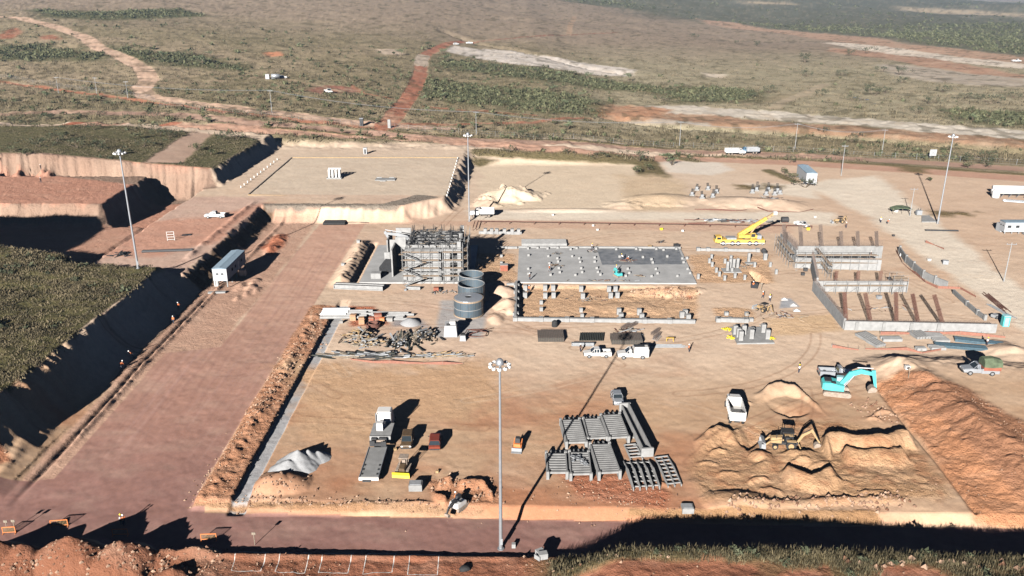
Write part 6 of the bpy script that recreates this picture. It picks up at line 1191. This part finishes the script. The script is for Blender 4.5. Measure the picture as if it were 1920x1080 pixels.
MB().box((12.2, -.1, 1.7), (4.2, 3.3, .4)).box((10.15, -.1, 1.45), (.2, 3.3, .9)).build('gooseneck', 'conc2', t); MB().box((12.2, .2, 2.5), (1.0, 1.0, 1.4)).box((13.2, .2, 2.2), (.9, 1.4, .8)).build('toolbox', 'white', t)
c_ = MB().loft([ring(14.6, .9, 2.9, 1.3, 1.15, .15), ring(15.0, .8, 3.5, 1.35, 1.2, .2), ring(16.6, .8, 3.6, 1.35, 1.15, .2), ring(17.4, .8, 2.7, 1.3, 1.1, .15), ring(17.5, .8, 2.1, 1.2, .95, .15), ring(18.9, .8, 1.9, 1.0, .8, .15)]).build('tractor_cab', 'white', t); MB().box((17.38, 0, 2.45), (.16, 1.9, .6)).build('windscreen', 'glass', c_)
for s_ in (-1, 1): MB().tube((14.4, s_ * 1.2, 1.2), (14.4, s_ * 1.2, 3.6), .09, 8).build('exhaust', 'steel', t)
wheels(t, (.9, 2.1, 3.3, 12.6, 13.8, 17.9), 1.38, .5, .4, 'dust')
# small bulldozer, compactor
t = thing('bulldozer', 'brown dozer with a bright yellow blade in front, right of the lowboy trailer', 'bulldozer', P(757, 884), -math.pi / 2 + -.1); tracks(t, 2.8, .8, .4, .8); MB().loft([ring(1.3, .5, 1.3, .5, .42), ring(.2, .5, 1.45, .6, .5), ring(-1.1, .5, 1.2, .65, .6)]).build('engine_house', 'brown', t)
cb_ = MB()
for x in (-.9, .1):
    for y in (-.55, .55): cb_.tube((x, y, 1.2), (x, y, 2.3), .05, 5)
cb_.box((-.5, 0, 1.5), (.5, .5, .6)).build('cab_frame', 'dust', t); MB().box((-.4, 0, 2.35), (1.3, 1.35, .1)).build('canopy', 'dust', t); MB().prism([(1.75, .1), (1.95, .1), (1.85, .5), (2.05, 1.0), (1.9, 1.0), (1.68, .5)], -1.3, 1.3).build('blade', 'yell', t)
for s_ in (-1, 1): MB().beam((.2, s_ * .7, .5), (1.8, s_ * .9, .5), .12, .16).build('push_arm', 'brown', t)
t = thing('skid_steer_loader', 'small orange brown skid loader standing alone left of the central mast shadow', 'skid loader', P(971, 840), -math.pi / 2 - .15); MB().box((0, 0, .75), (1.7, 1.0, .8)).build('body', 'orange', t); MB().box((0, 0, 1.5), (.9, .8, .8), top=.85).build('cab', 'dark', t); MB().prism([(1.2, .05), (1.8, .05), (1.85, .15), (1.4, .2), (1.3, .7), (1.2, .7)], -.8, .8).build('loader_bucket', 'grey', t)
for s_ in (-1, 1): MB().beam((-.7, s_ * .6, 1.3), (1.25, s_ * .6, .45), .12, .16).build('loader_arm', 'orange', t)
wheels(t, (.5, -.5), .78, .36, .25)
# mobile crane
t = thing('mobile_crane', 'yellow five axle mobile crane with raised telescopic boom', 'crane', P(1388, 458), math.pi); 
MB().loft([ring(6.9, .7, 1.3, 1.2, 1.1, .1), ring(6.3, .7, 1.7, 1.35, 1.3, .1), ring(-6.4, .8, 1.7, 1.35, 1.3, .1)]).build('carrier', 'yellow', t); MB().box((-.2, 0, .72), (12.4, 2.9, .22)).build('side_skirt', 'white', t)
cb_ = MB().loft([ring(7.4, .8, 1.6, 1.3, 1.2, .12), ring(7.1, .8, 2.5, 1.3, 1.2, .12), ring(5.6, .8, 2.6, 1.3, 1.2, .12)]).build('driver_cab', 'yellow', t); MB().box((7.28, 0, 2.1), (.2, 2.1, .75)).box((6.4, 1.26, 2.05), (1.1, .06, .6)).box((6.4, -1.26, 2.05), (1.1, .06, .6)).build('cab_window', 'glass', cb_)
MB().box((2.8, 0, 1.95), (2.6, 2.2, .5)).build('engine_cover', 'grey', t); MB().tube((-1.5, 0, 1.6), (-1.5, 0, 2.1), 1.1, 20).build('turntable', 'dark', t)
MB().box((-2.6, 0, 2.5), (3.6, 2.2, .9)).box((-.2, 0, 2.5), (2.2, 1.8, .8)).build('superstructure', 'yellow', t); MB().box((-4.8, 0, 2.4), (1.2, 2.6, 1.1)).build('counterweight', 'grey', t); c2 = MB().box((-2.9, 1.25, 2.9), (1.4, .8, 1.5), top=.9).build('crane_cab', 'yellow', t); MB().box((-2.9, 1.66, 3.05), (1.1, .05, .9)).build('cab_window', 'glass', c2)
bv = Vector((-9.3, 0, 6.3)); b0_ = Vector((.6, -.2, 2.6)); MB().beam(b0_, b0_ + (bv * .45), .9, 1.1).build('boom', 'yellow', t); MB().beam(b0_ + bv * .42, b0_ + bv * .78, .72, .9).build('boom', 'yellow', t); MB().beam(b0_ + bv * .75, b0_ + bv, .6, .7).build('boom', 'tan', t); MB().box(tuple(b0_ + bv * 1.02), (1.0, .9, .9)).build('boom_head', 'white', t)
MB().tube((-2.4, -.2, 2.7), b0_ + bv * .5 - Vector((0, 0, .4)), .25, 10).build('lift_ram', 'tan', t)
for k in range(9): MB().beam(b0_ + bv * (.08 + k * .1) + Vector((0, .47, .2)), b0_ + bv * (.12 + k * .1) + Vector((0, .47, -.25)), .05, .12).build('boom_marking', 'dark', t)
for x in (4.6, -5.6):
    for s_ in (-1, 1): MB().box((x, s_ * 1.6, .6), (.4, .9, .3)).build('outrigger', 'silver', t)
wheels(t, (5.2, 2.6, 1.0, -2.2, -4.0), 1.42, .68, .45, 'grey')
t = thing('crane_hook', 'black and white hook block and load standing right of the yellow crane', 'load', P(1434, 487)); MB().box((0, 0, .9), (.9, .9, 1.8)).build('frame', 'conc2', t); MB().lathe([(.1, 0), (.7, .4), (.8, .9), (.4, 1.4)], 10, 0, (0, 1.6, 1.2)).build('hopper', 'dark', t)
# big white pipes / boom at right edge
t = thing('concrete_pump', 'big white articulated pipes and tank cut by the right edge', 'pump', P(1862, 372), -.06)
MB().tube((0, 2, 2.0), (16, 2, 2.0), .9, 16).build('tank', 'white', t, True); MB().tube((2, 5.5, 2.6), (16, 5.5, 2.6), .75, 14).build('tank', 'white', t, True); MB().lathe([(1.2, .2), (1.3, 2.4), (.6, 3.2), (.001, 3.3)], 16, 0, (1.0, .6, 0)).build('hopper', 'white', t, True)
for k in range(5): MB().beam((3 + k * 2.6, 1.2, .2), (4.6 + k * 2.6, 2.0, 1.4), .15, .15).build('support', 'steel', t)
pipes('grey steel sections piled in front of the big white pipes', (1880, 378), 8, -.35, 6, .2, .5, 'steel', nm='steel_pile', jit=.3)
# pond, heaps of earth
# people
P_ = [((229, 985), 'worker in white shirt standing in the heap shadow on the lower road', 'stand', 'shirt'), ((233, 986), 'worker in orange vest beside the white shirted one in the shadow', 'stand', 'hivis'), ((858, 945), 'worker in orange vest bending over the small excavator', 'bend', 'hivis'), ((1443, 566), 'worker in dark clothes walking left of the grey sand patch', 'walk', 'shirt'), ((1430, 560), 'worker walking alone above the small backhoe', 'walk', 'hivis'), ((1408, 460), 'worker standing beside the second crane wheel', 'stand', 'shirt'), ((1586, 428), 'worker in dark clothes behind the rear wall bars', 'stand', 'jeans'), ((1651, 418), 'worker standing by the dirt track behind the rear wall', 'stand', 'shirt'), ((1663, 420), 'worker bending near the orange stake by the track', 'bend', 'hivis'), ((1291, 661), 'worker in orange vest alone on the open ground right of the steel bars', 'stand', 'hivis'), ((1498, 700), 'worker standing alone on the sandy road left of the grey pickup', 'stand', 'shirt'), ((335, 581), 'worker in orange vest at the upper end of the ditch', 'stand', 'hivis'), ((326, 607), 'worker in orange vest casting a long shadow by the ditch', 'walk', 'hivis'), ((250, 670), 'worker crouching over the ditch halfway down', 'bend', 'hivis'), ((228, 693), 'worker at the lower end of the ditch', 'bend', 'hivis'), ((1155, 512), 'worker standing behind the tiny turquoise excavator', 'stand', 'shirt'), ((1110, 470), 'worker on the slab near its far edge', 'walk', 'shirt'), ((1168, 490), 'worker crouching on the wet patch', 'bend', 'shirt'), ((1175, 493), 'second worker crouching on the wet patch, right one', 'bend', 'hivis'), ((993, 527), 'worker at the near left corner of the big slab', 'stand', 'jeans'), ((1630, 497), 'worker on the long scaffolding planks', 'stand', 'jeans'), ((1565, 590), 'worker in white beside the diagonal wall', 'bend', 'shirt'), ((992, 548), 'worker among the left pedestals in dug soil', 'stand', 'hivis'), ((1850, 648), 'worker standing between the blue beams', 'stand', 'shirt'), ((77, 318), 'worker high on the red bench at far left', 'stand', 'jeans'), ((77, 343), 'second worker lower on the red bench', 'walk', 'jeans'), ((1088, 660), 'worker at the front of the white pickup', 'stand', 'jeans'), ((1412, 541), 'worker by the dark machine below the slim pedestals', 'stand', 'hivis'), ((1030, 512), 'worker in orange vest between pedestals on the big slab', 'walk', 'hivis')]
for (a, lab, po, vs) in P_:
    on = 'slab' in lab and 'pedestal' not in lab or 'excavator' in lab and 'turquoise' in lab or 'wet patch' in lab
    if vs == 'jeans': vs = 'dark'
    person(*a, lab, po, vs, z=(.33 if on or a == (1030, 512) else (2.0 if 'planks' in lab else None)))
# small loose things
for i, (x, y, m_, s_) in enumerate(((673, 455, 'conc2', .9), (644, 498, 'conc2', .8), (760, 545, 'grey', .5), (1218, 465, 'tan', .9), (1268, 464, 'dark', 1.2), (1112, 424, 'white', .6), (1037, 404, 'white', .6), (1280, 434, 'white', .6), (1240, 431, 'yell', .7), (1120, 432, 'white', .6), (1515, 431, 'yell', .8), (1528, 408, 'white', .6), (1690, 480, 'white', .8), (741, 844, 'tan', .4), (820, 886, 'tan', .4), (1414, 539, 'black', 1.5), (1562, 650, 'white', .5), (1701, 692, 'white', .8), (1675, 443, 'dark', .6), (1742, 489, 'white', .7), (1772, 495, 'grey', 1.2), (1497, 496, 'dark', .9), (1510, 508, 'dark', .9), (1505, 516, 'dark', .8), (1648, 560, 'grey', .9))):
    wh = {0: 'pale block beside the upper spoil bank', 1: 'pale block left of the spoil bank', 2: 'small grey block by the kerb beam', 3: 'tan crate behind the big slab', 4: 'dark crate at the far right corner of the slab', 5: 'white bag on the road behind the slab', 6: 'white bag near the white dump truck', 7: 'white bag below the pipeline, left of the crane', 8: 'yellow can below the pipeline', 9: 'white bag below the pipeline middle', 10: 'yellow and black box behind the rear wall', 11: 'white bag near the small loader', 12: 'white drum right of the low wall', 13: 'tan box left of the jeep', 14: 'small tan box below the dark red car', 15: 'large black box below the slim pedestals', 16: 'white bag by the orange net', 17: 'white drum at the corner of the red bank', 18: 'dark box on the track beside the walls', 19: 'white box on the sand beyond the low wall', 20: 'grey trough on the sand beyond the low wall', 21: 'upper dark panel on the footing left of the walls', 22: 'middle dark panel left of the walls', 23: 'lower dark panel left of the walls', 24: 'grey box inside the front wall enclosure'}[i]
    t = thing('storage_box', wh, 'box', P(x, y), rnd.uniform(-.4, .4)); MB().box((0, 0, s_ * .4), (s_ * 1.1, s_ * .9, s_ * .8)).build('box', m_, t, bevel=.03); MB().box((0, 0, s_ * .83), (s_ * 1.16, s_ * .95, s_ * .07)).build('lid', m_, t)
for i, (x, y) in enumerate(((15, 999), (29, 998), (478, 1022), (1703, 709), (1427, 545), (900, 415), (1400, 603))):
    one('stake', MB().tube((0, 0, 0), (0, 0, 1.9), .05, 6).box((0, 0, 1.8), (.5, .06, .35)), 'wood', 'wooden marker stake %s' % ('at the far left end of the lower road', 'second at the far left of the lower road', 'right of the lone orange barrier', 'tall one at the top of the red bank', 'near the small backhoe', 'at the foot of the mast behind the building', 'near the small podium')[i], 'stake', None, P(x, y))
mb = MB(); mb.lathe([(7, 0), (5.5, .05), (.001, .05)], 18); o = one('pond', mb, 'water', None, None, None, P(1622, 187)); o['kind'] = 'structure'; o.scale = (1, 3, 1)
# ---------------------------------------------------------------- plants
def leafball(n, rx, ry, h, size, seed, trunk=True, flat=.5):
    r = random.Random(seed); mb = MB(); cl = [(r.gauss(0, rx * .45), r.gauss(0, ry * .45), h * r.uniform(.45, .85), r.uniform(.3, .55)) for _ in range(7)]
    for k in range(n):
        c = r.choice(cl); v = Vector((r.gauss(0, 1), r.gauss(0, 1), r.gauss(0, 1))).normalized() * (r.random() ** .4) * c[3] * rx; p_ = Vector((c[0] + v.x, c[1] + v.y, max(.05, c[2] + v.z * flat)))
        a = Vector((r.uniform(-1, 1), r.uniform(-1, 1), r.uniform(-.6, .8))).normalized() * size; b = Vector((r.uniform(-1, 1), r.uniform(-1, 1), r.uniform(-.6, .8))).normalized() * size
        mb.add([p_ - a * .5, p_ + b * .5, p_ + a * .5 + b * .2], [(0, 1, 2)])
    tk = MB()
    for k in range(4): c = cl[k]; tk.tube((0, 0, -.1), (c[0], c[1], c[2]), .07 * h / 2, 5, .03)
    return mb, tk
TV = []
for i in range(5):
    rr, hh, lf = ((1.6, 2.0, 'leaf'), (2.2, 2.4, 'leafd'), (1.2, 1.6, 'leaf'), (1.9, 3.2, 'yucca'), (2.6, 2.2, 'leafd'))[i]; t = thing('scrub_tree' if i == 3 else 'bush', None, 'bush'); cm, tm = leafball(170, rr, rr, hh, .55, 50 + i); cm.build('crown', lf, t); tm.build('trunk', 'bark', t); TV.append(t)
used_v = [False] * 5; NB = 0
GL = {'left': ('bush on the green terraces at the left', 'bushes on the left terraces'), 'hill': ('bush in the scrub on the hillside beyond the road', 'bushes in the hillside scrub'), 'right': ('lone dark bush dotting the dry grassland at the right', 'bushes on the right grassland'), 'verge': ('bush on the verge beside the far road', 'bushes on the road verges')}
def plant(v, k, s, g):
    global NB; NB += 1
    nm_ = ('low rounded', 'dark spreading', 'small pale', 'upright pale green', 'wide dark')[k]; lab = nm_ + ' ' + GL[g][0]; s3 = (s, s * rnd.uniform(.85, 1.2), s * rnd.uniform(.8, 1.2))
    if not used_v[k]: used_v[k] = True; o = TV[k]; o.location = v; o.scale = s3; o['label'] = lab; o['group'] = nm_ + ' ' + GL[g][1]
    else: copy_tree(TV[k], v, rnd.uniform(0, 6.28), lab, nm_ + ' ' + GL[g][1], s3)
for x, y, k, s in ((293, 222, 4, 1.6), (75, 275, 4, 1.5), (105, 268, 1, 1.4), (145, 277, 4, 1.6), (185, 282, 1, 1.3), (300, 256, 4, 1.4), (320, 258, 1, 1.4), (420, 262, 1, 1.5), (445, 262, 4, 1.3), (370, 282, 0, 1.5), (395, 290, 2, 1.5), (230, 290, 2, 1.4), (270, 275, 1, 1.2), (50, 292, 0, 1.3), (20, 285, 0, 1.3), (255, 260, 0, 1.4), (125, 256, 2, 1.5)): plant(P(x, y), k, s, 'left')
for x, y, k, s in ((980, 258, 4, 1.8), (1000, 262, 1, 1.3), (955, 286, 1, 1.2), (1065, 290, 1, 1.2), (1122, 296, 4, 1.4), (1200, 302, 4, 1.9), (1215, 318, 0, 1.6), (1195, 325, 0, 1.5), (1510, 352, 4, 1.6), (1575, 293, 1, 1.5), (1810, 303, 4, 1.5), (1848, 302, 4, 1.8), (1848, 313, 1, 1.5), (1815, 315, 0, 1.4), (440, 218, 1, 1.3), (490, 216, 1, 1.2), (520, 236, 1, 1.5), (380, 222, 2, 1.5), (1422, 278, 4, 1.2), (1480, 305, 1, 1.2), (1260, 310, 3, 1.3), (1252, 303, 3, 1.6), (1470, 326, 0, 1.3), (1485, 335, 0, 1.2), (700, 228, 0, 1.2), (640, 250, 2, 1.2), (1745, 340, 2, 1)): plant(P(x, y), k, s, 'verge')
for x, y, k, s in ((1510, 117, 1, 3.2), (1418, 86, 1, 2.4), (1380, 82, 1, 2), (1302, 73, 1, 2.6), (1628, 100, 4, 3), (1593, 104, 1, 2.4), (1655, 135, 4, 2.6), (1685, 140, 4, 2.8), (1578, 142, 1, 2.2), (1512, 144, 1, 2), (1442, 174, 1, 1.9), (1658, 175, 1, 2.2), (1627, 171, 1, 2), (1640, 180, 4, 2.2), (1690, 156, 1, 2), (1740, 195, 4, 2), (1860, 195, 4, 2.4), (1810, 186, 1, 2), (1838, 187, 1, 2), (1768, 173, 1, 2), (1785, 282, 1, 1.3), (1608, 258, 1, 1.3), (1543, 248, 1, 1.2), (1596, 266, 1, 1.3), (1722, 214, 4, 1.8), (1900, 184, 1, 2), (1540, 180, 1, 1.7), (1596, 190, 1, 1.7)): plant(P(x, y), k, s, 'right')
def cover(px, py):
    v = P(px, py); i = int(np.searchsorted(ys, v.y)) - 1; j = int((v.x / (v.y + 60) + .92) / 1.84 * (NU - 1)); i = min(max(i, 0), NV - 1); j = min(max(j, 0), NU - 1); return v, veg[i, j]
tries = 0
while NB < 262 and tries < 5000:
    tries += 1; x, y = rnd.uniform(0, 1920), rnd.uniform(85, 245); v, c_ = cover(x, y)
    if c_ > .5 and rnd.random() < c_: plant(v, rnd.randrange(5), rnd.uniform(.8, 1.5) * (1 + .5 * (v.y > 600)), 'hill' if x < 1150 else 'right')
for t in TV:
    if not t.get('label'): t.location = P(900, 200); t['label'] = 'bush'
# scrub nobody could count: one mesh of small leafy clumps
def scatter(name, n, xr, yr, thr, fn, m, seed, kind='stuff'):
    """fn(r, k) -> (verts (m,3), faces) template list; points drawn over the vegetated ground"""
    r = np.random.default_rng(seed); N_ = n * 6; px = r.uniform(*xr, N_); py = r.uniform(*yr, N_)
    # ground positions straight from the terrain grid: random cells weighted by how large they look
    yy = r.uniform(0, 1, N_); vi = (np.searchsorted(ys, yr[0]) + yy * (np.searchsorted(ys, yr[1]) - np.searchsorted(ys, yr[0]))).astype(int); ui = r.integers(int((xr[0] + .92) / 1.84 * NU), int((xr[1] + .92) / 1.84 * NU), N_); vi = np.clip(vi, 0, NV - 2); ui = np.clip(ui, 0, NU - 2)
    ok = (r.uniform(0, 1, N_) < thr(veg[vi, ui], rgh[vi, ui], X[vi, ui], Y[vi, ui], n12[vi, ui], n60[vi, ui])); vi, ui = vi[ok][:n], ui[ok][:n]
    jx, jy = r.uniform(0, 1, len(vi)), r.uniform(0, 1, len(vi)); x = X[vi, ui] + jx * (X[vi, ui + 1] - X[vi, ui]); y = Y[vi, ui] + jy * (Y[vi + 1, ui] - Y[vi, ui]); z = Z[vi, ui]
    T_ = [fn(np.random.default_rng(k)) for k in range(10)]; V_ = []; F_ = []; o = 0; which = r.integers(0, 10, len(vi)); ang = r.uniform(0, 6.28, len(vi)); s = r.uniform(.6, 1.5, len(vi))
    for k in range(10):
        tv, tf = T_[k]; sel = np.where(which == k)[0]
        if not len(sel): continue
        ca, sa = np.cos(ang[sel])[:, None], np.sin(ang[sel])[:, None]; s_ = (s[sel] * (1 + np.clip((y[sel] - 500) / 900, 0, 2.0) * (name == 'scrub')))[:, None]
        vx = x[sel][:, None] + s_ * (tv[:, 0] * ca - tv[:, 1] * sa); vy = y[sel][:, None] + s_ * (tv[:, 0] * sa + tv[:, 1] * ca); vz = z[sel][:, None] + s_ * tv[:, 2][None, :]
        V_.append(np.stack([vx, vy, vz], -1).reshape(-1, 3)); m_ = len(tv); F_.append((tf[None] + (np.arange(len(sel)) * m_)[:, None, None] + o).reshape(-1, 3)); o += m_ * len(sel)
    V_ = np.concatenate(V_); F_ = np.concatenate(F_); me = bpy.data.meshes.new(name); me.vertices.add(len(V_)); me.vertices.foreach_set('co', V_.astype(np.float32).ravel()); me.loops.add(F_.size); me.loops.foreach_set('vertex_index', F_.astype(np.int32).ravel()); me.polygons.add(len(F_)); me.polygons.foreach_set('loop_start', np.arange(0, F_.size, 3, dtype=np.int32)); me.update(calc_edges=True)
    me.materials.append(M[m]); o_ = bpy.data.objects.new(name, me); sc.collection.objects.link(o_); o_['kind'] = kind; return o_
def t_bush(r, n=20, R_=1.1, H_=1.3, s=.75):
    v = []; f = []
    for k in range(n):
        d = r.normal(size=3); d /= np.linalg.norm(d); p_ = d * R_ * r.uniform(.4, 1); p_[2] = abs(p_[2]) * H_ / R_; a, b = r.normal(size=3) * s * .5, r.normal(size=3) * s * .5
        v += [p_ - a, p_ + b, p_ + a * .6 - b * .3]; f.append([3 * k, 3 * k + 1, 3 * k + 2])
    return np.array(v), np.array(f)
def t_grass(r, n=7, h=.5, w=.12, sp=.35):
    v = []; f = []
    for k in range(n): a = r.uniform(0, 6.28); c = r.normal(size=2) * sp; hh = h * r.uniform(.6, 1.5); v += [[c[0] - math.cos(a) * w, c[1] - math.sin(a) * w, -.05], [c[0] + math.cos(a) * w, c[1] + math.sin(a) * w, -.05], [c[0] + r.normal() * .2 * hh, c[1] + r.normal() * .2 * hh, hh]]; f.append([3 * k, 3 * k + 1, 3 * k + 2])
    return np.array(v), np.array(f)
def t_rock(r):
    v = np.array([[1, 0, 0], [0, 1, 0], [-1, 0, 0], [0, -1, 0], [.1, .1, .8], [0, 0, -.4]]) * r.uniform(.5, 1.2, (6, 3)) * .13; f = np.array([[0, 1, 4], [1, 2, 4], [2, 3, 4], [3, 0, 4], [1, 0, 5], [2, 1, 5], [3, 2, 5], [0, 3, 5]]); return v, f
a1 = lambda v, g, x, y, n, m: np.where(y > 340, np.clip(v - .35, 0, 1) * np.where(v > .9, 1, (.09 + .5 * np.clip(m, 0, 1))), 0)
scatter('scrub', 22000, (-.75, .75), (342, 3200), a1, t_bush, 'leaf', 3)
scatter('grass', 15000, (-.75, .75), (340, 900), lambda v, g, x, y, n, m: (v > .3) * .6, lambda r: t_grass(r, 6, .8, .2, .8), 'grass', 8)
scatter('grass', 16000, (-.75, 0), (100, 345), lambda v, g, x, y, n, m: (v > .6) * (x < -70) * np.clip(.55 + 1.2 * n, .1, 1), lambda r: t_grass(r, 10, .22, .10, .5), 'grass', 4)
scatter('grass', 5500, (-.1, .75), (76, 92), lambda v, g, x, y, n, m: (v > .5) * (x > 2) * (y < 89), lambda r: t_grass(r, 9, .38, .03, .35), 'grassd', 5)
scatter('bushy_undergrowth', 1100, (-.75, -.2), (110, 345), lambda v, g, x, y, n, m: (v > .6) * (x < -70) * .15 * (n > .1), lambda r: t_bush(r, 26, .9, .7, .4), 'leafd', 16)
scatter('bushy_undergrowth', 220, (.05, .75), (70, 84), lambda v, g, x, y, n, m: (v > .5) * (x > 4) * .3 * (n > 0), lambda r: t_bush(r, 26, .5, .6, .3), 'leafd', 6)
scatter('rubble', 3500, (-.75, .75), (84, 182), lambda v, g, x, y, n, m: ((g > .75) & (v < .3)) * np.clip(.5 + n, 0, 1), t_rock, 'rubble', 9)
def rockrow(pts, n, sx, sy, size, seed):
    pass
# stones along kerbs and at the foot of heaps
sr = random.Random(12); mb = MB()
for a, b, n, jx, s0 in (((440, 946), (820, 946), 170, .5, .2), ((1350, 952), (1700, 935), 190, 1.0, .3), ((0, 1062), (300, 1066), 150, 1.3, .26), ((355, 945), (470, 780), 160, .7, .16), ((470, 780), (600, 605), 330, 1.3, .24), ((820, 905), (920, 930), 70, 1.5, .25), ((480, 925), (560, 912), 60, 1.4, .25), ((1010, 925), (1260, 950), 120, 2.0, .16), ((1620, 762), (1665, 785), 60, 1.6, .3), ((290, 1045), (420, 1040), 90, 1.4, .22), ((950, 1050), (1300, 1060), 60, 2, .2), ((1560, 1050), (1920, 1060), 26, .8, .45), ((1190, 545), (1300, 556), 150, 1.2, .3), ((700, 900), (1000, 930), 30, 5, .14)):
    p_, q_ = P(*a), P(*b)
    for k in range(n):
        v = p_.lerp(q_, sr.random()) + Vector((sr.gauss(0, jx), sr.gauss(0, jx), 0)); v.z = hz(v.x, v.y); s = s0 * sr.uniform(.4, 1.5); rr = [Vector((sr.uniform(.6, 1.1), 0, 0)), Vector((0, sr.uniform(.6, 1.1), 0)), Vector((-sr.uniform(.6, 1.1), 0, 0)), Vector((0, -sr.uniform(.6, 1.1), 0)), Vector((.1, .1, sr.uniform(.5, 1)))]
        mb.add([v + w * s for w in rr], [(0, 1, 4), (1, 2, 4), (2, 3, 4), (3, 0, 4)])
o = mb.build('loose_rocks', 'rubble'); o['kind'] = 'stuff'
# ---------------------------------------------------------------- air
hzm = bpy.data.materials.new('haze'); hzm.use_nodes = True; N = hzm.node_tree.nodes; N.remove(N['Principled BSDF']); pv = N.new('ShaderNodeVolumePrincipled'); pv.inputs['Color'].default_value = (.5, .73, 1, 1); pv.inputs['Density'].default_value = .00009; pv.inputs['Anisotropy'].default_value = .3
hzm.node_tree.links.new(pv.outputs[0], N['Material Output'].inputs['Volume']); M['haze'] = hzm
zl, zh = float(Z.min()) - 1.5, float(Z.max()) + 12
o = MB().box((0, 7100, (zl + max(zh, 80)) / 2), (28000, 14700, max(zh, 80) - zl)).build('haze', 'haze'); o['kind'] = 'stuff'
